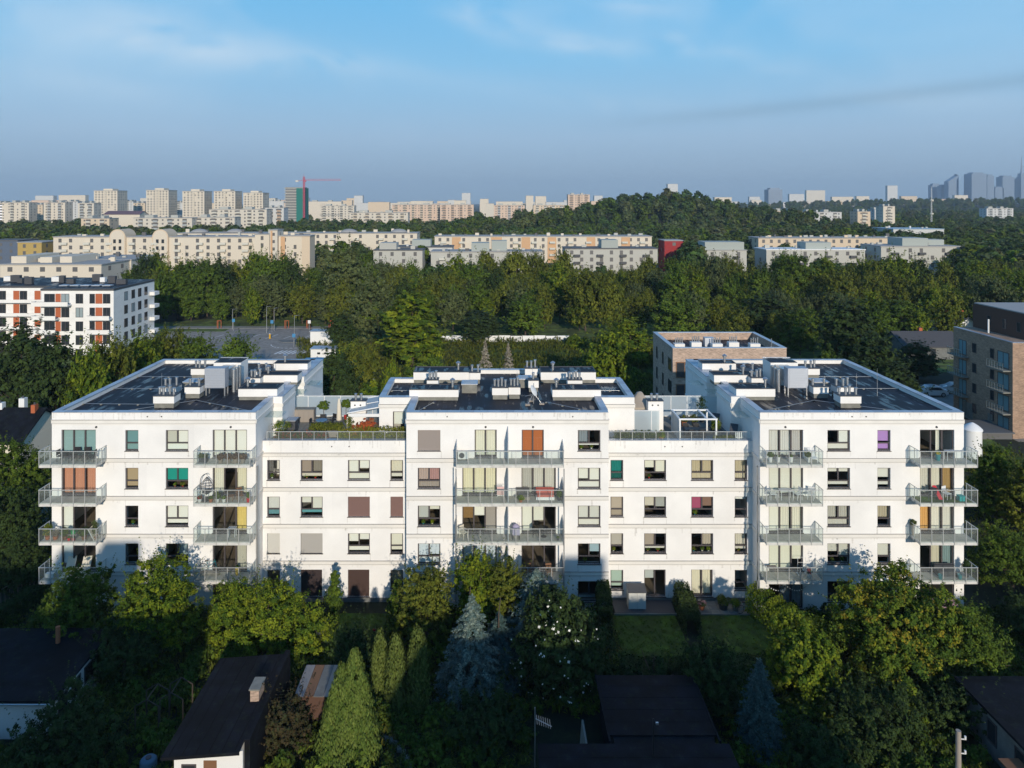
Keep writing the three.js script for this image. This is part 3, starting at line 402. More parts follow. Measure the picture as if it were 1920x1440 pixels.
for (const [x, z, b] of [[-11.65, -6.2, 1], [14.0, -6.2, 1]]) { const s = part(apt, 'terrace_chimney', bx(x - 0.65, x + 0.65, 12.43, 14.98, z - 0.4, z + 0.4), M.white); part(s, 'cap', bx(x - 0.7, x + 0.7, 14.98, 15.03, z - 0.45, z + 0.45), M.darkGrey); for (const d of [-0.28, 0.2]) { part(s, 'flue_pipe', [cyl(x + d, 15.03, 15.5, z, 0.1), cyl(x + d, 15.52, 15.6, z, 0.14, 0.02)], M.galv); part(s, 'wall_vent', cyl(0, 0, 0.03, 0, 0.07, 0.07, 10).rotateX(Math.PI / 2).translate(x + d, 14.65, z + 0.4), M.darkGrey); } }

// lightning conductor wires held on small blocks along the roofs
for (const [a, b] of [[[-34, -8.2], [-24, -8.2]], [[-34, -12.5], [-22, -12.5]], [[-34, -3.4], [-27.8, -3.2]], [[-25, -4.4], [-19.2, -1.2]], [[-25, -4.4], [-30, -1]], [[36.2, -8.2], [27, -8.2]], [[36.2, -12.5], [24, -12.5]], [[27, -4.4], [21.4, -1.2]], [[27, -4.4], [33, -1]], [[-5, -3.8], [-6.2, -0.8]], [[8.2, -0.9], [4.4, -3.9]], [[-9, -7.5], [-7.2, -7.5]], [[9.4, -7.5], [11.2, -7.5]]]) {
  const w = part(apt, 'lightning_wire', bar([a[0], RF + 0.09, a[1]], [b[0], RF + 0.09, b[1]], 0.018), M.galv), n = Math.max(2, Math.round(Math.hypot(a[0] - b[0], a[1] - b[1]) / 1.6));
  for (let i = 0; i <= n; i++) part(w, 'holder', cb(lerp(a[0], b[0], i / n), RF + 0.04, lerp(a[1], b[1], i / n), 0.16, 0.08, 0.16), M.slab);
}
for (const [x, z, h] of [[-28.3, -5.2, 2.2], [-26.8, -2.9, 1.9], [31, -5.2, 2.2], [33.2, -6, 2.4], [-20.9, -12, 2], [3.5, -8, 2.1]]) part(apt, 'lightning_rod', cyl(x, RF, RF + h, z, 0.025, 0.01, 6), M.galv);
// ---------------------------------------------------------------- houses behind the viewpoint that keep the low sun off the gardens
function plainBlock(name, label, x0, x1, y1, z0, z1, extra = []) {
  const t = thing(name, label, 'building'); part(t, 'wall', bx(x0, x1, 0, y1, z0, z1), M.beige); part(t, 'roof', bx(x0 + 0.3, x1 - 0.3, y1, y1 + 0.15, z0 + 0.3, z1 - 0.3), M.flat);
  for (const [a, b, h, c, d] of extra) part(t, 'stair_head', bx(a, b, y1, h, c, d), M.beige);
  const n = Math.floor((x1 - x0) / 3.2), fl = Math.floor(y1 / 3); for (let i = 0; i < n; i++) for (let f = 0; f < fl; f++) part(t, 'window', bx(x0 + 1 + i * 3.2, x0 + 2.4 + i * 3.2, 0.9 + f * 3, 2.4 + f * 3, z0 - 0.03, z0), M.darkGlass);
  return t;
}
plainBlock('neighbour_building', 'beige flat roofed house across the gardens, left of the viewpoint', -60, -12.2, 16.2, 46, 57, [[-21.2, -18.4, 20.2, 47, 52], [-24.6, -23.2, 19.6, 47, 51], [-34, -25.6, 18.0, 47, 53]]);
plainBlock('neighbour_building', 'beige flat roofed house across the gardens, right of the viewpoint', 2.2, 25.4, 15.3, 46, 57, [[14.6, 17.9, 19.0, 47, 52]]);
plainBlock('neighbour_building', 'beige flat roofed house across the gardens, far right of the viewpoint', 44, 80, 15, 44, 56);

// ---------------------------------------------------------------- neighbours
function simpleWin(parent, x0, x1, y0, y1, z, m = M.darkGlass, turn = 0, o = [0, 0, 0]) {   // frame with a pane set in it; facing +z, or +x / -x when turned
  const g = merge([bx(x0, x0 + 0.08, y0, y1, z - 0.02, z + 0.04), bx(x1 - 0.08, x1, y0, y1, z - 0.02, z + 0.04), bx(x0 + 0.08, x1 - 0.08, y1 - 0.08, y1, z - 0.02, z + 0.04), bx(x0 + 0.08, x1 - 0.08, y0, y0 + 0.08, z - 0.02, z + 0.04), ...(x1 - x0 > 1.3 ? [bx((x0 + x1) / 2 - 0.04, (x0 + x1) / 2 + 0.04, y0 + 0.08, y1 - 0.08, z - 0.02, z + 0.04)] : [])]);
  const w = part(parent, 'window', g, M.frame); part(w, 'pane', bx(x0 + 0.08, x1 - 0.08, y0 + 0.08, y1 - 0.08, z - 0.02, z + 0.012), m); w.rotation.y = turn; w.position.set(...o); return w;
}
{ // white block with orange panels at the left
  const t = thing('panelled_block', 'white apartment block with orange wall panels and a dark roof edge at the left', 'building'), z = -94.2, h = 13.5, fl = [10.75, 7.85, 4.95, 2.05, -0.85];
  part(t, 'wall', bx(-94.9, -79.7, 0, h, z - 18, z), M.white); part(t, 'wall', bx(-128, -94.95, 0, h, z - 22, z - 5), M.white);
  part(t, 'roof_edge', [bx(-95, -79.6, h, h + 0.45, z - 18.1, z + 0.1), bx(-128, -95.05, h, h + 0.45, z - 22, z - 4.9)], M.darkGrey); part(t, 'roof', [bx(-94.4, -80.2, h + 0.45, h + 0.46, z - 17.5, z - 0.5), bx(-128, -95.4, h + 0.45, h + 0.46, z - 21.5, z - 5.4)], M.roof);
  const Xp = (p) => X(p, 150), warm = ['b', M.darkGlass, fabric('#8d9a9c'), fabric('#3f464a')];
  fl.forEach((f, k) => {
    for (const [a, b] of [[83, 103], [115, 130], [142, 156], [168, 178], [193, 207]]) simpleWin(t, Xp(a), Xp(b), f + 0.05, f + 2.1, z, (k * 3 + a) % 5 === 0 ? warm[2] : M.darkGlass);
    for (const [a, b] of [[104, 114], [179, 192]]) part(t, 'orange_panel', bx(Xp(a), Xp(b), f + 0.02, f + 2.12, z, z + 0.03), M.orange);
    if (k < 4) { for (const [a, b] of [k === 0 ? [67, 135] : [67, 112], ...(k ? [[170, 212]] : [])]) { const bl = part(t, 'balcony', bx(Xp(a), Xp(b), f - 0.35, f - 0.1, z + 0.04, z + 1.6), M.white); part(bl, 'parapet', [bx(Xp(a), Xp(b), f - 0.1, f + 0.55, z + 1.45, z + 1.6), bx(Xp(a), Xp(a) + 0.15, f - 0.1, f + 0.55, z + 0.04, z + 1.45)], M.white); part(bl, 'railing', bx(Xp(a), Xp(b), f + 0.6, f + 0.64, z + 1.5, z + 1.54), M.darkGrey); } }
    for (const d of [4.3, 7.4, 10.3, 13.2]) simpleWin(t, d, d + 1.45, f + 0.05, f + 1.95, 0, (k + Math.round(d)) % 4 ? M.darkGlass : warm[2], Math.PI / 2, [-79.7, 0, z]);
    // set back length at the far left
    for (let p = 0; p < 6; p++) { const x = -96.4 - p * 4.6; simpleWin(t, x - 1.7, x - 0.1, f + 0.05, f + 2.1, z - 5); part(t, 'orange_panel', bx(x - 3.1, x - 1.8, f + 0.02, f + 2.12, z - 5, z - 4.97), M.orange); }
    if (k < 4) { const bl = part(t, 'balcony', bx(-127, -95.4, f - 0.35, f - 0.1, z - 4.96, z - 3.6), M.white); part(bl, 'parapet', bx(-127, -95.4, f - 0.1, f + 0.35, z - 3.75, z - 3.6), M.white); part(t, 'balcony', bx(-79.66, -78.5, f - 0.3, f + 0.5, z - 18, z - 15.6), M.white); }
  });
  for (let i = 0; i < 15; i++) { const x = -124 + i * 2.9, zz = z - 8 - ((i * 5) % 7); part(t, 'chimney_stack', bx(x, x + 1.1 + (i % 3) * 0.5, h + 0.46, h + 1.5 + (i % 2) * 0.5, zz - 0.9, zz), i % 4 ? M.darkGrey : M.whitePaint); }
  for (let i = 0; i < 5; i++) part(t, 'roof_duct', bx(-93 + i * 2.3, -91.2 + i * 2.3, h + 0.6, h + 0.8, z - 4.5, z - 3), M.zinc);
}
{ // brick block behind the right wing
  const t = thing('brick_block', 'flat roofed tan brick block rising behind the right part of the white building', 'building'), z = -37.8, x0 = 23.5, x1 = 38.4, h = 13;
  part(t, 'wall', [bx(x0, x1, 0, h, z - 0.5, z), bx(x0, x0 + 0.5, 0, h, z - 11.5, z - 0.5), bx(x1 - 0.5, x1, 0, h, z - 11.5, z - 0.5), bx(x0 + 0.5, x1 - 0.5, 0, h, z - 11.5, z - 11)], M.brickTan);
  part(t, 'roof', bx(x0 + 0.5, x1 - 0.5, h - 1.3, h - 1.0, z - 11, z - 0.5), M.roof); part(t, 'coping', [bx(x0 - 0.04, x1 + 0.04, h, h + 0.06, z - 0.54, z + 0.04), bx(x0 - 0.04, x1 + 0.04, h, h + 0.06, z - 11.54, z - 10.96), bx(x0 - 0.04, x0 + 0.54, h, h + 0.06, z - 10.96, z - 0.54), bx(x1 - 0.54, x1 + 0.04, h, h + 0.06, z - 10.96, z - 0.54)], M.zinc);
  for (let f = 0; f < 4; f++) { const y = 1 + f * 2.9; if (f < 4) { const w = part(t, 'window', [bx(x0 + 0.4, x0 + 0.52, y - 0.6, y + 1.5, z, z + 0.05), bx(x0 + 2.6, x0 + 2.72, y - 0.6, y + 1.5, z, z + 0.05), bx(x0 + 0.52, x0 + 2.6, y + 1.38, y + 1.5, z, z + 0.05), bx(x0 + 1.5, x0 + 1.62, y - 0.6, y + 1.38, z, z + 0.05), bx(x0 + 0.52, x0 + 2.6, y - 0.6, y - 0.48, z, z + 0.05)], M.wood); part(w, 'pane', bx(x0 + 0.52, x0 + 2.6, y - 0.48, y + 1.38, z, z + 0.02), M.darkGlass); }
    for (const d of [1.6, 5.2, 8.6]) simpleWin(t, d, d + 0.8 + (d > 8 ? 1 : 0), y, y + 1.7, 0, M.darkGlass, -Math.PI / 2, [x0, 0, z - 11]); }
  for (let i = 0; i < 5; i++) { const x = x0 + 1.4 + i * 2.6, s = part(t, 'chimney_stack', bx(x, x + 1.4, h - 1, h - 0.35, z - 5.5 - (i % 2), z - 4.5 - (i % 2)), M.white); for (let j = 0; j < 4; j++) part(s, 'flue_pipe', cyl(x + 0.25 + j * 0.3, h - 0.35, h + 0.35 + (j % 2) * 0.1, z - 5 - (i % 2), 0.08), M.galv); }
  part(t, 'roof_unit', bx(x0 + 6, x0 + 7.3, h - 1, h + 0.2, z - 7, z - 6), M.zinc); part(t, 'antenna', cyl(x1 - 1.2, h - 1, h + 0.9, z - 2, 0.04), M.galv);
}
{ // grey brown brick block at the right edge
  const t = thing('brick_block', 'grey brown brick block with a dark rusty top storey at the right edge', 'building'), x0 = 70.5, zf = -41.2, zb = -53.7, h = 13;
  part(t, 'wall', bx(x0, 92, 0, h, zb, zf), M.brickGrey); part(t, 'top_storey', bx(73.6, 92, h, 16.6, zb - 0.2, zf - 1.5), M.corten); part(t, 'top_roof', bx(73.7, 92, 16.6, 16.75, zb, zf - 1.6), M.paleRoof); part(t, 'coping', [bx(x0 - 0.03, x0 + 0.5, h, h + 0.07, zb, zf - 0.5), bx(x0 - 0.03, 92, h, h + 0.07, zf - 0.5, zf + 0.03)], M.zinc2);
  for (let f = 0; f < 4; f++) { const y = 0.9 + f * 2.95;
    for (const [d, w, lo] of [[1.3, 1.7, -0.5], [4.3, 0.9, 0.3], [8.1, 0.8, 0.3], [9.6, 2.2, -0.5]]) simpleWin(t, d, d + w, y + lo, y + 1.7, 0, w > 1.5 ? fabric('#6f8f95') : M.darkGlass, -Math.PI / 2, [x0, 0, zb]);
    if (f) for (const [a, b] of [[0.2, 3.6], [8.9, 12.2]]) { const bl = part(t, 'balcony', bx(x0 - 1.1, x0, y - 0.75, y - 0.6, zb + a, zb + b), M.slab); part(bl, 'railing', [bx(x0 - 1.1, x0 - 1.06, y + 0.35, y + 0.4, zb + a, zb + b), ...Array.from({ length: 7 }, (_, i) => bx(x0 - 1.1, x0 - 1.07, y - 0.6, y + 0.35, zb + a + (i * (b - a)) / 6.2, zb + a + (i * (b - a)) / 6.2 + 0.03))], M.galv); part(bl, 'glass_panel', quad([x0 - 1.08, y - 0.55, zb + a], [x0 - 1.08, y - 0.55, zb + b], [x0 - 1.08, y + 0.33, zb + b], [x0 - 1.08, y + 0.33, zb + a]), M.frost); }
    for (const x of [72.2, 75.5, 79]) simpleWin(t, x, x + 1.4, y, y + 1.7, zf); }
  for (const d of [3, 6.2, 9]) simpleWin(t, d, d + 0.8, h + 0.9, h + 2.3, 0, M.darkGlass, -Math.PI / 2, [73.6, 0, zb]);
  part(t, 'chimney_pipe', cyl(72.4, h, h + 2, zb + 5, 0.12), M.whitePaint); part(t, 'garage_door', bx(x0 - 0.03, x0, 0, 2.4, zb + 2.2, zb + 4.4), M.slab); part(t, 'door', bx(x0 - 0.03, x0, 0, 2.1, zb + 7.6, zb + 8.6), M.slab);
  single('low_annex', [bx(60, 70.3, 0, 0.8, -41, -46), slab([[59.6, -40.6], [70.4, -40.6], [70.4, -46.4], [59.6, -46.4]], 1.0, 0.18)], M.flat, 'low flat roofed annex in the shade at the foot of the grey brown brick block', 'annex');
}
const tone0 = std({ rgb: [0.07, 0.07, 0.075], roughness: 0.9 });
function gable(name, label, x0, x1, z0, z1, eave, ridge, wall, roof, chim = [], alongX = true) {
  const t = thing(name, label, 'house'); part(t, 'wall', bx(x0, x1, 0, eave, z0, z1), wall);
  const o = 0.45; let r, g;
  if (alongX) { const zm = (z0 + z1) / 2; r = [prism([[z0 - o, eave - 0.15], [zm, ridge], [z1 + o, eave - 0.15], [z1 + o, eave + 0.05], [zm, ridge + 0.2], [z0 - o, eave + 0.05]], -x1 - o, -x0 + o).rotateY(-Math.PI / 2)]; g = [prism([[z0 + 0.01, eave], [zm, ridge - 0.1], [z1 - 0.01, eave]], -x1 + 0.01, -x0 - 0.01).rotateY(-Math.PI / 2)]; }
  else { const xm = (x0 + x1) / 2; r = [prism([[x0 - o, eave - 0.15], [xm, ridge], [x1 + o, eave - 0.15], [x1 + o, eave + 0.05], [xm, ridge + 0.2], [x0 - o, eave + 0.05]], z0 - o, z1 + o)]; g = [prism([[x0 + 0.01, eave], [xm, ridge - 0.1], [x1 - 0.01, eave]], z0 + 0.01, z1 - 0.01)]; }
  part(t, 'gable', g, wall); const rf = part(t, 'roof', r, roof);
  for (const [x, z, w, h, m] of chim) { const c = part(rf, 'chimney', bx(x - w / 2, x + w / 2, eave, h, z - 0.35, z + 0.35), m); part(c, 'chimney_pot', cyl(x, h, h + 0.25, z, 0.12), M.darkGrey); }
  for (let i = 0; i < 3; i++) simpleWin(t, x0 + ((x1 - x0) * (i + 0.3)) / 3, x0 + ((x1 - x0) * (i + 0.3)) / 3 + 1.1, 1, 2.2, z1);
  return t;
}
gable('dark_roofed_house', 'low house with a dark roof and white chimneys beside the left block', -66, -56.2, -38, -29, 3.6, 6.3, M.cream, M.felt, [[-61.6, -33.5, 0.9, 7.1, M.whitePaint], [-59.4, -34.5, 0.7, 7.4, M.whitePaint], [-57, -33, 0.5, 7, M.orange]]);
gable('dark_roofed_house', 'second low dark roofed house behind the left block corner', -60, -51.5, -54, -44, 4.2, 6.6, M.cream, M.felt, [[-54.6, -48, 0.8, 7.6, M.orange], [-57, -48.6, 1.4, 7.1, M.whitePaint]]);
gable('bungalow', 'grey roofed bungalow in the shade on the right with a white gable', 84, 96, -99, -90, 2.6, 4.8, M.plinth, tone0, [[90, -95, 0.7, 5.6, M.orange]]);  // roof darkened and white wall greyed: tree shade put into the colours
gable('bungalow', 'dark roofed house with brick chimneys left of the rusty top storey', 103, 112, -116, -106, 3.2, 5.9, M.whitePaint, tone0, [[106, -111, 1.6, 7.2, M.orange], [109.6, -111.6, 0.7, 6.8, M.orange]], false);
for (const [px, py0, py1, D, w, lab] of [[606, 622, 648, 160, 5.8, 'plain white cabin beside the roundabout, farther of two'], [606, 655, 682, 142, 5, 'white kiosk with small windows, nearer of two']]) {
  const x = X(px, D), z = CZ - D, t = thing('cabin', lab, 'cabin', [x, 0, z]), h = Y(py0, D); part(t, 'wall', bx(-w / 2, w / 2, 0, h, -3, 0), M.whitePaint); part(t, 'roof', bx(-w / 2 - 0.15, w / 2 + 0.15, h, h + 0.12, -3.1, 0.15), M.zinc); if (D < 150) for (const d of [-1.2, 0.2, 1.4]) part(t, 'window', bx(d, d + 0.6, h - 1, h - 0.6, 0, 0.03), M.darkGlass);
}
{ const x = X(592, 132), t = thing('blue_container', 'blue tarpaulin covered container behind the left block', 'container', [x, 0, CZ - 132]); part(t, 'body', bx(-2.4, 2.6, 0, 2.6, -2, 0), M.blue); part(t, 'tarpaulin', prism([[-2.5, 2.6], [2.7, 2.6], [2.4, 2.9], [0, 3.0], [-2.3, 2.9]], -2.1, 0.1), M.blue); }
{ // white garden wall in panels
  const t = thing('garden_wall', 'long white garden wall of panels in front of the tree belt', 'wall'); for (let i = 0; i < 11; i++) { const a = X(826 + i * 22, 164), b = X(846.5 + i * 22, 164); part(t, 'wall_panel', bx(a, b, 0, 1.35 + (i % 3) * 0.06, -108.5, -108.3), M.whitePaint); part(t, 'wall_post', bx(b, b + 0.18, 0, 1.5, -108.55, -108.25), M.slab); }
  const u = thing('garden_wall', 'short white garden wall behind the left roof terrace', 'wall'); for (let i = 0; i < 4; i++) part(u, 'wall_panel', bx(X(662 + i * 10, 128), X(671 + i * 10, 128), 0, 1.5, CZ - 128.2, CZ - 128), M.whitePaint);
}
structure('meadow', slab([[-40, -24], [66, -30], [72, -78], [150, -84], [190, -150], [-60, -150], [-100, -128], [-110, -60], [-44, -60]], 0.006, 0.005), M.meadow, 'rough grass between the white building and the tree belt');
// the parking area and its road
structure('parking_lot', slab([[X(290, 184), CZ - 184], [X(648, 184), CZ - 184], [X(648, 140), CZ - 140], [X(470, 140), CZ - 140], [X(290, 160), CZ - 160]], 0.012, 0.01), M.asphalt, 'grey asphalt parking area in front of the tree belt');
structure('footpath', slab([[X(300, 184), -128.4], [X(648, 184), -128.4], [X(648, 181), -125.6], [X(300, 181), -125.6]], 0.1, 0.1), M.slab, 'pale footpath with a kerb along the tree belt');
structure('paved_strip', slab([[X(425, 164), CZ - 164], [X(462, 164), CZ - 164], [X(482, 174), CZ - 174], [X(440, 174), CZ - 174]], 0.06, 0.06), M.plinth, 'paved island strip between the parking bays');
structure('traffic_island', slab([[X(520, 166), CZ - 166], [X(600, 166), CZ - 166], [X(596, 163), CZ - 163], [X(530, 163), CZ - 163]], 0.12, 0.12), M.plinth, 'kerbed traffic island of the parking area');
structure('grass_verge', slab([[X(300, 180.5), CZ - 180.5], [X(430, 180.5), CZ - 180.5], [X(420, 177), CZ - 177], [X(300, 177), CZ - 177]], 0.05, 0.04), M.meadow, 'grass verge along the parking area');
for (let i = 0; i < 7; i++) { const x = X(518 + i * 8, 153); single('crossing_stripe', slab([[x, CZ - 151], [x + 0.5, CZ - 151], [x + 1.3, CZ - 154.4], [x + 0.8, CZ - 154.4]], 0.02, 0.006), M.paint, 'white stripe of the zebra crossing by the kiosks', 'road marking', 'stripes of the zebra crossing'); }
for (let i = 0; i < 6; i++) { const x = X(400 + i * 34, 170); single('bay_line', slab([[x, CZ - 168], [x + 0.18, CZ - 168], [x + 1.6, CZ - 173], [x + 1.42, CZ - 173]], 0.02, 0.006), M.paint, 'white painted bay line on the parking asphalt', 'road marking', 'bay lines of the parking area'); }
for (let i = 0; i < 14; i++) { const a = 0.2 + i * 0.2, b = a + 0.12, c = [X(548, 160), CZ - 162]; single('roundabout_dash', slab([[c[0] + Math.cos(a) * 5, c[1] + Math.sin(a) * 5], [c[0] + Math.cos(b) * 5, c[1] + Math.sin(b) * 5], [c[0] + Math.cos(b) * 5.25, c[1] + Math.sin(b) * 5.25], [c[0] + Math.cos(a) * 5.25, c[1] + Math.sin(a) * 5.25]], 0.02, 0.006), M.paint, 'white dash of the curved line on the parking asphalt', 'road marking', 'dashes of the curved road line'); }
[[500, 175, 575, 'leftmost'], [514, 178, 578, 'second'], [552, 160, 592, 'third'], [436, 180, 580, 'far left']].forEach(([px, D, py, w]) => { const h = Y(py, D), t = thing('street_lamp', `slim grey street lamp of the parking area, ${w}`, 'street lamp', [X(px, D), 0, CZ - D], 0, 'street lamps of the parking area'); part(t, 'pole', cyl(0, 0, h, 0, 0.09, 0.05), M.galv); part(t, 'arm', bar([0, h, 0], [0.9, h + 0.1, 0], 0.04), M.galv); part(t, 'lamp_head', bx(0.7, 1.2, h + 0.05, h + 0.15, -0.12, 0.12), M.darkGrey); });
[[438, 178, M.blue, 'blue sign left of the paved strip'], [551, 158, M.blue, 'blue sign near the curved line'], [510, 176, M.blue, 'blue sign behind the yellow bollard'], [580, 176, M.paint, 'round white sign by the kiosks']].forEach(([px, D, m, lab]) => { const t = thing('road_sign', 'small ' + lab, 'sign', [X(px, D), 0, CZ - D]); part(t, 'pole', cyl(0, 0, 2.9, 0, 0.05), M.galv); part(t, 'sign_plate', bx(-0.35, 0.35, 2.2, 3, 0.05, 0.08), m); });
[[410, 181], [537, 181], [578, 181], [620, 181]].forEach(([px, D], i) => { const t = thing('tree_guard', `orange timber tree guard beside the footpath, number ${['one', 'two', 'three', 'four'][i]} from the left`, 'tree guard', [X(px, D), 0.1, CZ - D]); for (const [a, b] of [[-0.5, -0.3], [0.5, -0.3], [0, 0.4]]) part(t, 'stake', cyl(a, 0, 2, b, 0.07), M.orange); part(t, 'crossbar', [bar([-0.5, 1.9, -0.3], [0.5, 1.9, -0.3], 0.06), bar([0.5, 1.9, -0.3], [0, 1.9, 0.4], 0.06), bar([0, 1.9, 0.4], [-0.5, 1.9, -0.3], 0.06)], M.orange); });
{ const t = thing('bollard', 'yellow bollard on the parking island', 'bollard', [X(506, 168), 0, CZ - 168]); part(t, 'post', cyl(0, 0, 1.1, 0, 0.22), std({ rgb: [0.6, 0.33, 0.02] })); part(t, 'cap', cyl(0, 1.1, 1.2, 0, 0.24, 0.1), M.paint); }
// parked cars
function car(label, p, turn, paint) {
  const t = thing('parked_car', label, 'car', p, turn, 'parked cars'), prof = [[-2.2, 0.45], [-2.25, 0.85], [-2.1, 1.02], [-1.55, 1.12], [-1.05, 1.55], [-0.3, 1.66], [0.7, 1.62], [1.35, 1.2], [2.05, 1.02], [2.25, 0.8], [2.25, 0.42], [1.9, 0.3], [-1.9, 0.3]];
  const g = new THREE.ExtrudeGeometry(new THREE.Shape(prof.map((q) => new THREE.Vector2(...q))), { depth: 1.5, bevelEnabled: true, bevelSize: 0.1, bevelThickness: 0.14, bevelSegments: 3 }); g.translate(0, 0.02, -0.75); part(t, 'body', g, paint);
  for (const s of [-1, 1]) { part(t, 'side_window', prism([[-1.35, 1.12], [-0.95, 1.47], [-0.28, 1.56], [0.62, 1.53], [1.12, 1.16]], s * 0.9 - 0.012, s * 0.9 + 0.012), M.darkGlass); for (const x of [-1.38, 1.4]) { const w = part(t, 'wheel', cyl(0, -0.11, 0.11, 0, 0.36, 0.36, 18).rotateX(Math.PI / 2).translate(x, 0.36, s * 0.82), M.black); part(w, 'rim', cyl(0, -0.01, 0.01, 0, 0.23, 0.23, 14).rotateX(Math.PI / 2).translate(x, 0.36, s * 0.94), M.galv); } part(t, 'headlight', cb(2.2, 0.86, s * 0.62, 0.16, 0.14, 0.3), M.paint); part(t, 'tail_light', cb(-2.2, 0.92, s * 0.62, 0.14, 0.16, 0.3), M.red); }
  part(t, 'windscreen', quad([1.42, 1.19, -0.68], [1.42, 1.19, 0.68], [0.82, 1.67, 0.6], [0.82, 1.67, -0.6]), M.darkGlass); return t;
}
const carWhite = phy({ rgb: [0.75, 0.76, 0.77], roughness: 0.3, clearcoat: 1, clearcoatRoughness: 0.05 });
car('white sport utility car parked behind the right block', [X(1747, 118.5), 0.02, CZ - 118.5], Math.PI, carWhite); car('white car partly hidden behind the grey brown brick block', [X(1792, 120), 0.02, CZ - 120], Math.PI * 0.9, carWhite);
structure('car_park', slab([[58, -52], [70.4, -52], [70.4, -40], [88, -40], [88, -70], [58, -70]], 0.016, 0.012), M.asphalt, 'shaded asphalt yard beside the grey brown brick block');
structure('side_street', slab([[-58, 6], [-42, -12], [-40.5, -26], [-55, -28], [-70, -26], [-70, 6]], 0.014, 0.012), M.slab, 'pale paved yard beside the left block');
structure('side_path', slab([[53.2, -27], [54.2, -27], [54.0, -15], [53.0, -15]], 0.05, 0.05), M.slab, 'narrow pale path at the right edge');
{ const t = thing('party_tent', 'white round topped tent beside the right block', 'tent', [X(1823, 90), 0, CZ - 90]); part(t, 'side_wall', cyl(0, 0, 3.6, 0, 1.05, 1.05, 20), M.whitePaint); part(t, 'canopy', new THREE.LatheGeometry([[1.15, 3.5], [1.12, 3.65], [0.7, 4.05], [0.2, 4.35], [0.001, 4.4]].map((q) => new THREE.Vector2(...q)), 20), M.whitePaint); }
{ const t = thing('timber_fence', 'dark timber fence in the shade at the far left', 'fence'); for (let i = 0; i < 26; i++) part(t, 'plank', bx(-0.06, 0.06, 0, 1.25 + (i % 3) * 0.03, 0, 0.02).rotateY(-1.2).translate(-40.2 + i * 0.1, 0, 2 - i * 0.36), M.greyWood); part(t, 'rail', bar([-40.3, 1.2, 2.2], [-37.6, 1.2, -7.4], 0.035), M.galv); }

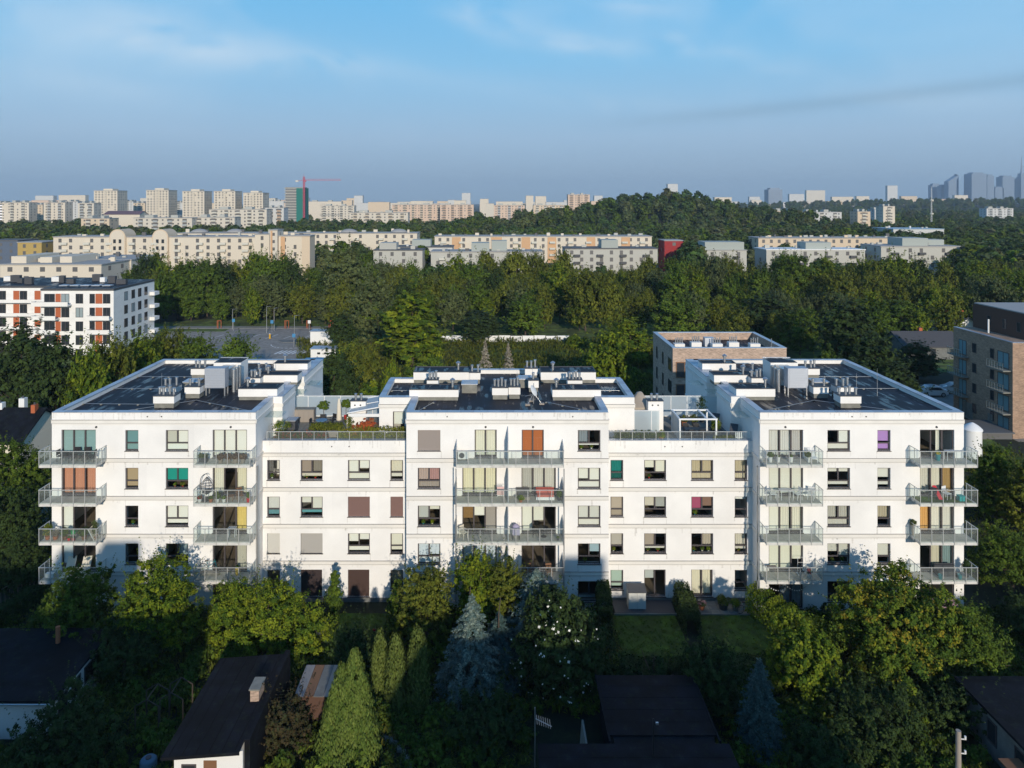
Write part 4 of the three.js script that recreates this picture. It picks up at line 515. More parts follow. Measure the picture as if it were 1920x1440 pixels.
// ---------------------------------------------------------------- outbuildings in the gardens in front
{
  const t = thing('outbuilding', 'low white outbuilding with a black roof in the lower left corner', 'outbuilding'); part(t, 'wall', bx(-37, -26.4, 0, 2.5, 7, 13), M.whitePaint);
  part(t, 'roof', [quad([-37.4, 2.6, 13.4], [-26.1, 2.55, 13.4], [-26.1, 2.9, 6.7], [-37.4, 2.9, 6.7]), quad([-37.4, 2.48, 13.4], [-26.1, 2.43, 13.4], [-26.1, 2.55, 13.4], [-37.4, 2.6, 13.4]), quad([-26.1, 2.43, 13.4], [-26.1, 2.76, 6.7], [-26.1, 2.9, 6.7], [-26.1, 2.55, 13.4])], M.felt);
  for (let i = 0; i < 4; i++) simpleWin(t, 0.5 + i * 1.4, 1.5 + i * 1.4, 1.0, 2.1, 0, M.darkGlass, Math.PI / 2, [-26.4, 0, 13]);
  part(t, 'chimney', cyl(-29, 2.7, 3.9, 8.2, 0.14), M.terracotta);
  part(t, 'gutter', bar([-37.4, 2.4, 13.45], [-26.1, 2.38, 13.45], 0.06), M.galv);
  const u = thing('outbuilding', 'white shed with a black seamed felt roof and a brick chimney at the lower left', 'outbuilding'); part(u, 'wall', bx(-17.2, -13.5, 0, 2.6, 9.8, 17.3), M.whitePaint); part(u, 'parapet', bx(-13.45, -13.15, 0, 3.15, 9.5, 17.2), M.felt);
  const rf = part(u, 'roof', [quad([-17.7, 2.62, 17.8], [-13.5, 2.92, 17.8], [-13.5, 2.92, 9.5], [-17.7, 2.62, 9.5]), quad([-17.7, 2.45, 17.8], [-13.5, 2.75, 17.8], [-13.5, 2.92, 17.8], [-17.7, 2.62, 17.8])], M.felt);
  for (let i = 0; i < 6; i++) { const x = -17.3 + i * 0.7; part(rf, 'seam', bar([x, 2.66 + i * 0.05, 17.7], [x, 2.66 + i * 0.05, 9.6], 0.022), M.felt); }
  const ch = part(rf, 'chimney', bx(-14.25, -13.75, 2.7, 3.55, 12.9, 13.9), M.brickTan); part(ch, 'chimney_cap', bx(-14.32, -13.68, 3.55, 3.63, 12.83, 13.97), M.slab); part(u, 'door', bx(-15.6, -14.9, 0, 2.1, 17.3, 17.34), M.wood); simpleWin(u, -16.8, -16, 0.9, 1.9, 17.3);
  const w = thing('lean_to', 'small lean-to with weathered roof sheets beside the felt roofed shed', 'shed'); for (const [x, z] of [[-11.9, 9.4], [-10.1, 9.4], [-11.9, 11.8], [-10.1, 11.8]]) part(w, 'post', cyl(x, 0, 1.9, z, 0.05), M.bark); for (let i = 0; i < 4; i++) part(w, 'roof_sheet', bx(-12.2 + i * 0.6, -11.62 + i * 0.6, 1.9, 1.93, 9.1, 12.1), [M.dullGrey, M.wood, M.plinth, M.greyWood][i]); part(w, 'wall', [bx(-12, -10, 0, 1.85, 9.2, 9.26), bx(-12, -10, 0, 1.85, 11.84, 11.9)], M.corten);
  const d = thing('outbuilding', 'long outbuilding with a dark flat roof at the bottom right of centre', 'outbuilding'); part(d, 'wall', [bx(6.6, 12.1, 0, 2.7, 11.6, 17), bx(2.6, 12.6, 0, 2.7, 17.05, 24)], M.felt); for (let i = 0; i < 13; i++) part(d, 'roof_board', bx(i < 5 ? 6.4 : 2.4, i < 5 ? 12.3 : 12.8, 2.7, 2.78, 11.4 + i * 1.0 + (i < 5 ? 0 : 0.6), 12.385 + i * 1.0 + (i < 5 ? 0 : 0.6)), M.felt); part(d, 'roof_curb', [bx(6.3, 6.4, 2.7, 2.84, 11.4, 16.9), bx(12.3, 12.4, 2.7, 2.84, 11.4, 16.9)], M.felt);
  const mst = thing('antenna_mast', 'slim antenna mast on the dark flat roof', 'antenna', [X(1225, 37.9), 2.78, CZ - 37.9]); part(mst, 'pole', cyl(0, 0, 2, 0, 0.035), M.black); part(mst, 'bracket', cb(0.2, 1.75, 0, 0.14, 0.1, 0.1), M.galv);
  const an = thing('television_antenna', 'television aerial on a pole left of the dark flat roof', 'antenna', [X(1003, 39), 0, CZ - 39]); part(an, 'pole', cyl(0, 0, 4.6, 0, 0.03), M.galv); part(an, 'boom', bar([0, 4, 0], [0.9, 3.7, 0.2], 0.02), M.galv); for (let i = 0; i < 7; i++) part(an, 'element', bar([0.1 + i * 0.12, 3.97 - i * 0.04, -0.3], [0.1 + i * 0.12, 3.97 - i * 0.04, 0.4], 0.012), M.galv);
  const wp = thing('white_panel', 'tall white panel leaning beside the dark flat roof', 'panel', [X(1098, 40), 0, CZ - 40]); part(wp, 'panel', bx(-0.15, -0.05, 0.05, 1.9, -1.8, 1.6).rotateZ(-0.08), M.slab); part(wp, 'frame', bx(-0.17, -0.03, 0, 0.08, -1.8, 1.6), M.galv);
  const e = thing('outbuilding', 'white house corner with a black roof at the lower right edge', 'outbuilding'); part(e, 'wall', bx(28.9, 37, 0, 2.7, 12, 22), M.plinth); part(e, 'roof', bx(28.5, 37.4, 2.7, 2.85, 11.6, 22), M.felt); for (let i = 0; i < 4; i++) simpleWin(e, 1 + i * 2.2, 1.8 + i * 2.2, 0.8, 2.1, 0, M.darkGlass, -Math.PI / 2, [28.9, 0, 13]); part(e, 'entrance_roof', bx(27.4, 28.5, 1.9, 1.98, 17, 20), M.wood);
  const p = thing('utility_pole', 'short wooden utility pole with insulators near the bottom right', 'pole', [X(1797, 35), 0, CZ - 35]); part(p, 'pole', cyl(0, 0, 6.3, 0, 0.16, 0.12), M.greyWood); for (const y of [5.9, 5.2]) part(p, 'insulator', [bar([0, y, 0], [0.3, y, 0.05], 0.03), cyl(0.3, y, y + 0.16, 0.05, 0.05)], M.paint);
  for (const [x, z] of [[-20.8, 12.2], [-19.6, 11.6]]) { const g = thing('garden_arbour', x < -20 ? 'open timber garden frame left of the seamed roof' : 'smaller timber garden frame left of the seamed roof', 'arbour', [x, 0, z]); for (const [a, b] of [[-0.7, -0.7], [0.7, -0.7], [-0.7, 0.7], [0.7, 0.7]]) part(g, 'post', cyl(a, 0, 1.9, b, 0.04), M.bark); part(g, 'beam', [bar([-0.7, 1.9, -0.7], [0, 2.3, -0.7], 0.035), bar([0, 2.3, -0.7], [0.7, 1.9, -0.7], 0.035), bar([-0.7, 1.9, 0.7], [0, 2.3, 0.7], 0.035), bar([0, 2.3, 0.7], [0.7, 1.9, 0.7], 0.035), bar([0, 2.3, -0.7], [0, 2.3, 0.7], 0.035)], M.bark); }
  const wt = thing('water_tank', 'pale blue plastic tank beside the felt roofed shed', 'tank', [-19.4, 0, 15.6]); part(wt, 'tank', new THREE.LatheGeometry([[0.001, 0], [0.4, 0], [0.45, 0.1], [0.45, 0.8], [0.35, 0.9], [0.001, 0.92]].map((q) => new THREE.Vector2(...q)), 18), fabric('#5f7a8a')); part(wt, 'lid', cyl(0, 0.92, 0.97, 0, 0.16), M.darkGrey);
  const st = thing('stone_edging', 'curved edging of pale stones beside the broad thuja', 'edging'); for (let i = 0; i < 13; i++) { const a = 2.3 - i * 0.13, q = [-4.9 + Math.cos(a + 2.1) * -3.2, 14.2 + Math.sin(a) * -2.2 + 1.8]; part(st, 'stone', cb(-7.4 + i * 0.27, 0.08, 12.6 + i * i * 0.025, 0.26, 0.2, 0.42).rotateY(0.0), M.slab); }
}
// lawns, patios and things by the ground floor
structure('lawn', slab([[9.2, 0.2], [14.1, 0.2], [14.1, 6.8], [9.2, 6.8]], 0.05, 0.04), M.lawn, 'small mown lawn behind the white building front, left of two');
structure('lawn', slab([[15.5, 0.2], [21, 0.2], [23, 6], [15.5, 6.8]], 0.05, 0.04), M.lawn, 'small mown lawn in front of the right recessed length, right of two');
structure('lawn', slab([[-12.6, 0], [-8.2, 0], [-8.2, 6.5], [-12.6, 6.5]], 0.05, 0.04), M.lawn, 'narrow lawn in front of the brown shutters');
{ const t = thing('timber_deck', 'dark timber deck outside the ground floor door of the right recessed length', 'deck'); for (let i = 0; i < 12; i++) part(t, 'plank', bx(9.5, 14.2, 0.06, 0.2, -1.6 + i * 0.148, -1.6 + i * 0.148 + 0.138), M.darkGrey); part(t, 'edge', bx(9.4, 14.3, 0.05, 0.18, 0.185, 0.26), M.slab); }
{ const t = thing('stone_patio', 'pale stone patio with pots beside the timber deck', 'patio'); for (let i = 0; i < 7; i++) for (let j = 0; j < 3; j++) part(t, 'paving_slab', bx(15.6 + i * 0.72, 16.3 + i * 0.72, 0.05, 0.13, -1.6 + j * 0.62, -1 + j * 0.62), (i + j) % 3 ? M.slab : M.plinth); const u = thing('stone_patio', 'pale paving in front of the ground floor door of the right block', 'patio'); for (let i = 0; i < 5; i++) for (let j = 0; j < 3; j++) part(u, 'paving_slab', bx(22.4 + i * 0.62, 23 + i * 0.62, 0.05, 0.12, 0.1 + j * 0.62, 0.7 + j * 0.62), (i + j) % 3 ? M.slab : M.plinth); }
// ---------------------------------------------------------------- vegetation
// leaves as small bent diamonds; each carries its own leaf colour
function foliage(seed, leaves, pal, half, opts = {}) {
  const r = rng(seed), n = leaves.length, P = new Float32Array(n * 12), N = new Float32Array(n * 12), C = new Float32Array(n * 12), I = new Uint32Array(n * 6), v = new THREE.Vector3(), u = new THREE.Vector3(), w = new THREE.Vector3(), t = new THREE.Vector3();
  const [L, Wd] = half, along = opts.along ?? 0, jit = opts.jit ?? 0.75;
  leaves.forEach(([x, y, z, nx, ny, nz, tone, sc = 1], i) => {
    v.set(nx + (r() - 0.5) * 2 * jit, ny + (r() - 0.5) * 2 * jit, nz + (r() - 0.5) * 2 * jit).normalize();
    t.set(r() - 0.5, r() - 0.5 + along * 1.5, r() - 0.5); if (opts.outward) t.set(nx * opts.outward + (r() - 0.5) * 0.6, (opts.rise ?? 0) + (r() - 0.5) * 0.6, nz * opts.outward + (r() - 0.5) * 0.6);
    u.copy(t).addScaledVector(v, -t.dot(v)).normalize(); w.crossVectors(v, u);
    const s = sc * (0.65 + r() * 0.7), a = L * s, b = Wd * s, bend = b * (0.25 + r() * 0.3), o = i * 12;
    P.set([x - u.x * a, y - u.y * a, z - u.z * a, x + w.x * b + v.x * bend, y + w.y * b + v.y * bend, z + w.z * b + v.z * bend, x + u.x * a, y + u.y * a, z + u.z * a, x - w.x * b + v.x * bend, y - w.y * b + v.y * bend, z - w.z * b + v.z * bend], o);
    const p = pal[Math.min(pal.length - 1, Math.floor(tone * pal.length))], k = 0.8 + r() * 0.42;
    for (let c = 0; c < 4; c++) { N.set([v.x, v.y, v.z], o + c * 3); C.set([p[0] * k, p[1] * k, p[2] * k], o + c * 3); }
    I.set([i * 4, i * 4 + 2, i * 4 + 1, i * 4, i * 4 + 3, i * 4 + 2], i * 6);
  });
  const g = new THREE.BufferGeometry();
  g.setAttribute('position', new THREE.BufferAttribute(P, 3)); g.setAttribute('normal', new THREE.BufferAttribute(N, 3)); g.setAttribute('color', new THREE.BufferAttribute(C, 3)); g.setIndex(new THREE.BufferAttribute(I, 1)); return g;
}
// clumps spread through lobes [x, y, z, rx, ry, rz]; per clump one tone and a ragged outline
function clumps(seed, lobes, nClump, per, o = {}) {
  const r = rng(seed), out = [], vol = lobes.map((l) => Math.pow(l[3] * l[4] * l[5], 0.7)), sum = vol.reduce((a, b) => a + b);
  lobes.forEach((l, k) => {
    const nc = Math.max(1, Math.round((nClump * vol[k]) / sum));
    for (let i = 0; i < nc; i++) {
      const a = r() * 6.283, cy = r() * 2 - 1 + (o.top ?? 0.12), ct = clamp(cy, -1, 1), st = Math.sqrt(1 - ct * ct), shell = o.fill ? Math.pow(r(), 0.33) : 0.55 + 0.56 * Math.pow(r(), 0.75), n0 = 0.82 + 0.36 * vnoise(a * 1.6 + seed, ct * 3 + k * 5);
      const d = [Math.cos(a) * st, ct, Math.sin(a) * st], c = [l[0] + d[0] * l[3] * shell * n0, l[1] + d[1] * l[4] * shell * n0, l[2] + d[2] * l[5] * shell * n0];
      const rad = (o.rad ?? 0.24) * Math.cbrt(l[3] * l[4] * l[5]) * (0.6 + r() * 0.8), tone = clamp(Math.pow(r(), o.skew ?? 1.15) * 0.85 + (o.tone ? o.tone(c) : 0.06)), dr = o.droop ?? 0.75;
      const np = Math.round(per * (0.6 + r() * 0.8));
      for (let j = 0; j < np; j++) {
        const b = r() * 6.283, q = r() * 2 - 1, sq = Math.sqrt(1 - q * q), s = Math.pow(r(), 0.45) * rad, e = [Math.cos(b) * sq, q, Math.sin(b) * sq];
        const y = c[1] + e[1] * s * dr; if (o.minY !== undefined && y < o.minY) continue;
        out.push([c[0] + e[0] * s, y, c[2] + e[2] * s, d[0] * 0.55 + e[0] * 0.5, d[1] * 0.5 + e[1] * 0.45 + 0.3, d[2] * 0.55 + e[2] * 0.5, clamp(tone + (r() - 0.5) * 0.3), 1]);
      }
    }
  });
  // shoots that stick out of the outline
  for (let i = 0; i < (o.sprigs ?? 0); i++) {
    const l = lobes[Math.floor(r() * lobes.length)], a = r() * 6.283, ct = r() * 1.5 - 0.5, st = Math.sqrt(Math.max(0, 1 - ct * ct)), d = [Math.cos(a) * st, ct, Math.sin(a) * st], len = (o.sprigLen ?? 0.7) * (0.5 + r()), tone = r();
    for (let j = 0; j < 16; j++) { const f = r(), q = 0.95 + (f * len) / Math.cbrt(l[3] * l[4] * l[5]), w = 0.16 * (1 - f * 0.7) * (o.sprigLen ?? 0.7), y = l[1] + d[1] * l[4] * q + f * f * len * 0.35 + (r() - 0.5) * w; if (y < 0.05) continue; out.push([l[0] + d[0] * l[3] * q + (r() - 0.5) * w, y, l[2] + d[2] * l[5] * q + (r() - 0.5) * w, d[0], d[1] + 0.5, d[2], clamp(tone * 0.6 + r() * 0.4), 0.9]); }
  }
  return out;
}
// spruce: separate branch tips set round a cone, each a drooping brush of needle sprays
function spruce(seed, h, R, n, pal, half, o = {}) {
  const r = rng(seed), L = [], tips = o.tips ?? 620;
  for (let i = 0; i < tips; i++) {
    const f = Math.pow((i + 0.5) / tips, 1.25) * 0.985, a = i * 2.399963 + (r() - 0.5) * 0.9, prof = Math.pow(1 - f, o.pow ?? 0.75) * Math.min(1, 0.75 + f * 2), q = Math.max(0.03, R * prof * (0.6 + 0.55 * r())), y = f * h + (r() - 0.5) * 0.25, len = 0.25 + 0.55 * prof * (0.6 + r() * 0.6), tone = r(), m = Math.round((n / tips) * (0.6 + 0.8 * prof));
    const ca = Math.cos(a), sa = Math.sin(a);
    for (let j = 0; j < m; j++) { const t = r(), w = 0.15 * (1.15 - t * 0.7) * (0.5 + prof), e = q - len * (1 - t), s1 = (r() + r() - 1) * w * 1.5, s2 = (r() + r() - 1) * w; L.push([ca * e - sa * s1, y - 0.22 * t * t * len + s2, sa * e + ca * s1, ca * 0.45 - sa * s1 * 2.5, 0.45 + s2 * 3, sa * 0.45 + ca * s1 * 2.5, clamp(tone * 0.6 + r() * 0.4), 1]); }
  }
  for (let j = 0; j < 60; j++) L.push([(r() - 0.5) * 0.12, h * (0.93 + r() * 0.09), (r() - 0.5) * 0.12, r() - 0.5, 0.5, r() - 0.5, r(), 0.8]);
  return foliage(seed + 1, L, pal, half, { outward: 1, rise: 0.15, jit: 0.6 });
}
function trunkGeo(seed, h, r0, crownY, spread, limbs = 6) {
  const r = rng(seed), g = [], n = 5; let p = [0, -0.1, 0];
  for (let i = 1; i <= n; i++) { const q = [p[0] + (r() - 0.5) * 0.05 * h, (h * i) / n, p[2] + (r() - 0.5) * 0.05 * h]; g.push(bar(p, q, r0 * (1 - ((i - 1) / n) * 0.8), r0 * (1 - (i / n) * 0.8), 7)); p = q; }
  for (let i = 0; i < limbs; i++) { const a = (i / limbs) * 6.283 + r(), y = crownY * (0.75 + r() * 0.6), e = [Math.cos(a) * spread * (0.5 + r() * 0.35), y + h * (0.12 + r() * 0.2), Math.sin(a) * spread * (0.5 + r() * 0.35)]; const m = [e[0] * 0.5, (y + e[1]) / 2 - 0.04 * h, e[2] * 0.5]; g.push(bar([0, y, 0], m, r0 * 0.42, r0 * 0.3, 5), bar(m, e, r0 * 0.3, r0 * 0.1, 5)); }
  return merge(g);
}
const GREEN = [[0.048, 0.085, 0.009], [0.068, 0.112, 0.011], [0.09, 0.14, 0.014], [0.115, 0.165, 0.017]], OLIVE = [[0.075, 0.095, 0.011], [0.1, 0.122, 0.014], [0.13, 0.148, 0.017], [0.155, 0.168, 0.02]], LIME = [[0.055, 0.1, 0.008], [0.1, 0.15, 0.009], [0.145, 0.19, 0.011], [0.2, 0.235, 0.014]], GREY = [[0.075, 0.1, 0.034], [0.1, 0.125, 0.042], [0.125, 0.15, 0.054]], DARK = [[0.028, 0.052, 0.013], [0.038, 0.066, 0.015], [0.05, 0.082, 0.018]], SILVER = [[0.09, 0.145, 0.13], [0.13, 0.185, 0.165], [0.21, 0.255, 0.205]], BLUES = [[0.045, 0.085, 0.078], [0.062, 0.105, 0.096], [0.085, 0.135, 0.12]], YELLOW = [[0.055, 0.1, 0.011], [0.075, 0.125, 0.012], [0.1, 0.15, 0.012], [0.13, 0.17, 0.013], [0.2, 0.2, 0.014], [0.26, 0.21, 0.018]], PALE = [[0.2, 0.18, 0.14], [0.26, 0.23, 0.18], [0.3, 0.28, 0.22]];  // DARK: dark leaf colours that also stand in for shade on garden bushes
const lift = (pal, k) => pal.map((c) => [c[0] * k, c[1] * k, c[2] * k]);
function plant(name, label, category, group, trunk, crown, p, s = 1, turn = 0, mat = M.leaf, bark = M.bark) {
  const t = thing(name, label, category, p, turn, group); t.scale.set(...(Array.isArray(s) ? s : [s, s, s]));
  if (trunk) part(t, 'trunk', trunk, bark); part(t, 'crown', crown, mat); return t;
}
// lobes of a broad tree: centre mass and side lobes
function lobesOf(seed, h, R, base, k = 7) {
  const r = rng(seed), l = [[0, base + (h - base) * 0.52, 0, R * 0.72, (h - base) * 0.48, R * 0.72]];
  for (let i = 0; i < k; i++) { const a = (i / k) * 6.283 + r() * 0.7, q = R * (0.42 + r() * 0.2), s = R * (0.3 + r() * 0.2); l.push([Math.cos(a) * q, base + (h - base) * (0.2 + 0.6 * r()), Math.sin(a) * q, s, s * (0.9 + r() * 0.6), s]); }
  for (let i = 0; i < 3; i++) l.push([(r() - 0.5) * R * 0.7, h - R * (0.25 + r() * 0.2), (r() - 0.5) * R * 0.7, R * 0.3, R * 0.38, R * 0.3]);
  return l;
}
function conifer(seed, h, R, base, n, pal, half, o = {}) {
  const r = rng(seed), L = [], tiers = Math.round(h / (o.tier ?? 0.55));
  for (let k = 0; k < tiers; k++) {
    const f = k / tiers, y0 = base + (h - base) * f, rr = R * Math.pow(1 - f, o.pow ?? 0.85) * (0.85 + r() * 0.3) + 0.06, nb = Math.max(5, Math.round(6 + rr * 3.2));
    for (let b = 0; b < nb; b++) {
      const a = ((b + r() * 0.8) / nb) * 6.283, len = rr * (0.7 + r() * 0.45), tone = r(), m = Math.max(4, Math.round((n / tiers / nb) * (0.4 + (1 - f) * 1.3)));
      for (let j = 0; j < m; j++) { const t = Math.pow(r(), 0.6), sp = 0.22 * len * (1 - t * 0.5); L.push([Math.cos(a) * len * t + (r() - 0.5) * sp, y0 + (o.rise ?? -0.28) * len * t * t + (r() - 0.5) * 0.24 + (o.lift ?? 0) * t * len, Math.sin(a) * len * t + (r() - 0.5) * sp, Math.cos(a) * 0.7, 0.55, Math.sin(a) * 0.7, clamp(tone * 0.7 + r() * 0.3), 1]); }
    }
  }
  for (let j = 0; j < 20; j++) L.push([(r() - 0.5) * 0.15, h - r() * 0.5, (r() - 0.5) * 0.15, r() - 0.5, 0.8, r() - 0.5, r(), 1]);
  return foliage(seed + 1, L, pal, half, { outward: 1, rise: o.up ?? -0.1, jit: 0.5 });
}
// thuja: upright flame shaped tufts over one or several spires [x, z, h, r]
function thuja(seed, spires, n, pal, half, pw = 0.62) {
  const r = rng(seed), L = [], w = spires.map((s) => s[2] * s[3]), sum = w.reduce((a, b) => a + b);
  spires.forEach(([sx, sz, h, R], k) => {
    const tufts = Math.round(42 * h * R + 20), per = (n * w[k]) / sum / tufts;
    for (let i = 0; i < tufts; i++) {
      const f = Math.pow((i + 0.5) / tufts, 1.15), a = i * 2.399963 + (r() - 0.5), prof = Math.pow(1 - f, pw) * Math.min(1, 0.6 + f * 3), q = R * prof * (0.68 + 0.42 * r()), y = f * h * 0.95, len = 0.3 + 0.3 * r(), wd = 0.1 + 0.07 * r(), tone = r(), ca = Math.cos(a), sa = Math.sin(a);
      for (let j = 0; j < per; j++) { const t = r(), ww = wd * Math.sin(Math.PI * (0.15 + t * 0.85)) * 1.2, b = r() * 6.283, ex = Math.cos(b) * ww, ez = Math.sin(b) * ww; L.push([sx + ca * (q + t * 0.06) + ex, y + t * len, sz + sa * (q + t * 0.06) + ez, ca * 0.6 + ex * 5, 0.3, sa * 0.6 + ez * 5, clamp(tone * 0.55 + r() * 0.45), 1]); }
    }
  });
  return foliage(seed + 3, L, pal, half, { outward: 0.5, rise: 1.2, jit: 0.5 });
}
// hedge: a filled block of leaves along a line, its top wavering
function hedge(seed, pts, w, h, n, pal, half, o = {}) {
  const r = rng(seed), L = [];
  for (let i = 0; i < n; i++) {
    const t = r() * (pts.length - 1), k = Math.min(pts.length - 2, Math.floor(t)), f = t - k, A = pts[k], B = pts[k + 1], cx = lerp(A[0], B[0], f), cz = lerp(A[1], B[1], f), dx = B[0] - A[0], dz = B[1] - A[1], ln = Math.hypot(dx, dz), nx = -dz / ln, nz = dx / ln;
    const hh = (Array.isArray(h) ? lerp(h[k], h[k + 1], f) : h) * (0.86 + 0.26 * vnoise(t * (o.wave ?? 9), seed)), s = r() * 2 - 1, side = r() < 0.55, q = side ? Math.sign(s) * (0.8 + r() * 0.28) : s, y = side ? r() * hh : hh * (0.84 + r() * 0.2), bul = 0.8 + 0.35 * vnoise(t * 7 + 3, y * 1.5);
    L.push([cx + nx * q * w * bul + (r() - 0.5) * 0.1, y, cz + nz * q * w * bul + (r() - 0.5) * 0.1, side ? nx * Math.sign(q) : (r() - 0.5) * 0.6, side ? 0.3 : 1, side ? nz * Math.sign(q) : (r() - 0.5) * 0.6, clamp(0.55 * vnoise(t * 9, y * 3) + r() * 0.5), 1]);
  }
  return foliage(seed + 5, L, pal, half, { along: o.along ?? 0.3 });
}

// ---------------------------------------------------------------- the estate beyond the belt, the towers, the hill and the skyline
// windows of these are a few pixels each: real recess boxes joined per building
function grid(x0, x1, y0, y1, z, pitchX, pitchY, w, h, seed, drop = 0.12) { const r = rng(seed), g = [], nx = Math.max(1, Math.floor((x1 - x0) / pitchX)), px = (x1 - x0) / nx; for (let y = y0; y + h < y1; y += pitchY) for (let i = 0; i < nx; i++) { if (r() < drop) continue; const a = x0 + (i + 0.5) * px - w / 2; g.push(bx(a, a + w, y, y + h, z - 0.02, z + 0.05)); } return g; }
const tone = (r, g, b) => { const k = `${r},${g},${b}`; if (!cloth.has(k)) cloth.set(k, std({ rgb: [r, g, b], roughness: 0.9 })); return cloth.get(k); };
const K2 = [M.paleRender, tone(0.5, 0.36, 0.26), tone(0.42, 0.45, 0.45), tone(0.58, 0.5, 0.38)];
function far(name, label, pxL, pxR, py, D, depth, wall, o = {}) {
  const x0 = X(pxL, D), x1 = X(pxR, D), h = Y(py, D), t = thing(name, label, 'building', [(x0 + x1) / 2, 0, CZ - D], o.turn ?? 0, o.group), w = (x1 - x0) / 2;
  part(t, 'wall', bx(-w, w, 0, h, -depth, 0), wall); part(t, 'roof', bx(-w - 0.25, w + 0.25, h, h + (o.rim ?? 0.35), -depth - 0.25, 0.25), o.roof ?? M.paleRoof);
  if (o.grid !== 0) { const [px, py2, ww, wh] = o.grid ?? [3.4, 2.9, 1.2, 1.35], y0 = Math.max(0.9, (o.low ?? 0)); const g = grid(-w + 0.6, w - 0.6, h - Math.floor((h - y0) / py2) * py2 + 0.75, h - 0.3, 0, px, py2, ww, wh, Math.round(pxL)); if (g.length) part(t, 'windows', g, M.farGlass, { kind: 'stuff' }); const s = grid(1, depth - 1, h - Math.floor((h - y0) / py2) * py2 + 0.75, h - 0.3, 0, px * 1.4, py2, ww, wh, 3); for (const sd of [-1, 1]) if (s.length) part(t, 'side_windows', merge(s.map((q) => q.clone())).rotateY(sd * Math.PI / 2).translate(sd * w, 0, sd > 0 ? 0 : -depth), M.farGlass, { kind: 'stuff' }); }
  for (const [a, b] of o.bands ?? []) part(t, 'stripe', bx(-w + a * 2 * w, -w + b * 2 * w, 0, h - 0.2, 0.05, 0.12), o.bandMat ?? M.peach);
  if (o.balc) { const g = []; for (let i = 0; i < o.balc; i++) { const x = -w + ((i + 0.5) * 2 * w) / o.balc; for (let k = 1; k < 4; k++) g.push(bx(x - 1.3, x + 1.3, h - k * 2.9 - 0.2, h - k * 2.9 + 0.7, 0.05, 1.2)); } part(t, 'balconies', g, o.balcMat ?? M.paleRender, { kind: 'stuff' }); }
  if (o.chim) { const r = rng(Math.round(pxL) + 9); for (let i = 0; i < o.chim; i++) { const x = -w + ((i + 0.5 + (r() - 0.5) * 0.5) * 2 * w) / o.chim, z = -depth * (0.25 + r() * 0.6), ww = 0.6 + r() * 0.8; part(t, 'chimney', bx(x - ww * 0.7, x + ww * 0.7, h + 0.3, h + 0.9 + r() * r() * 1.6, z - 0.5, z + 0.5), r() < 0.35 ? wall : r() < 0.5 ? M.flat : M.greyRender); } }
  if (o.logg) { const n = Math.max(1, Math.round((2 * w) / 11)), a = [], b = []; for (let i = 0; i < n; i++) { const x = -w + ((i + 0.5) * 2 * w) / n; for (let y = h - 3; y > 6; y -= 2.9) { a.push(bx(x - 1.7, x + 1.7, y + 1.1, y + 2.4, 0.02, 0.1)); b.push(bx(x - 1.8, x + 1.8, y - 0.1, y + 1.0, 0.02, 0.9)); } } part(t, 'loggia_recesses', a, M.farGlass, { kind: 'stuff' }); part(t, 'loggia_fronts', b, K2[Math.round(pxL) % 4], { kind: 'stuff' }); }
  for (const [a, b, e, dz] of o.pent ?? []) part(t, 'penthouse', bx(-w + a * 2 * w, -w + b * 2 * w, h, h + e, -depth * 0.8, -dz), o.pentMat ?? M.greyRender);
  return t;
}
const pale = tone(0.64, 0.57, 0.46), paleB = tone(0.6, 0.55, 0.46), grey1 = tone(0.46, 0.45, 0.4), greyG = tone(0.36, 0.39, 0.36), sand = tone(0.62, 0.5, 0.36), rose = tone(0.62, 0.47, 0.36), cool = tone(0.55, 0.55, 0.53);
// estate rows just beyond the belt
{ const e = far('estate_row', 'long beige estate row with two rounded gables behind the left trees', 100, 482, 445, 300, 14, pale, { grid: [4.3, 2.9, 1.3, 1.6], balc: 9, chim: 12, roof: M.paleRoof }); for (const px of [222, 302]) { const x = X(px, 300) - e.position.x, h = Y(445, 300), s = new THREE.Shape(); s.moveTo(-3.4, 0); s.lineTo(3.4, 0); s.lineTo(3.4, h); s.absarc(0, h, 3.4, 0, Math.PI); s.lineTo(-3.4, 0); const g = new THREE.ExtrudeGeometry(s, { depth: 9, bevelEnabled: false }); g.scale(1, 1, 1); g.translate(x, 0, -8.2); part(e, 'rounded_gable', g, sand); part(e, 'gable_face', new THREE.ExtrudeGeometry((() => { const q = new THREE.Shape(); q.moveTo(-2.9, 0); q.lineTo(2.9, 0); q.lineTo(2.9, h); q.absarc(0, h, 2.9, 0, Math.PI); q.lineTo(-2.9, 0); return q; })(), { depth: 0.1, bevelEnabled: false }).translate(x, 0, 0.8), pale); part(e, 'gable_windows', grid(-2.3, 2.3, h - 8.2, h - 0.2, 0.92, 2.2, 2.9, 1.1, 1.6, 3, 0).map((q) => q.translate(x, 0, 0)), M.darkGlass, { kind: 'stuff' }); } }
far('estate_block', 'beige estate end block with a stair tower, left of the willow', 478, 505, 440, 288, 12, pale, { chim: 2, grid: [3.4, 2.9, 1.1, 1.6] });
far('estate_tower', 'tall narrow pale stair tower of the beige estate', 506, 520, 432, 284, 8, paleB, { grid: [5, 2.9, 1, 1.2], bands: [[0.1, 0.35]] }); far('estate_block', 'beige estate block right of the stair tower', 521, 566, 443, 286, 12, pale, { bands: [[0.12, 0.3]], chim: 3, grid: [3, 2.9, 1.1, 1.6] }); far('estate_tower', 'rounded beige end of the estate beside the willow', 566, 581, 443, 282, 8, sand, { grid: 0 });
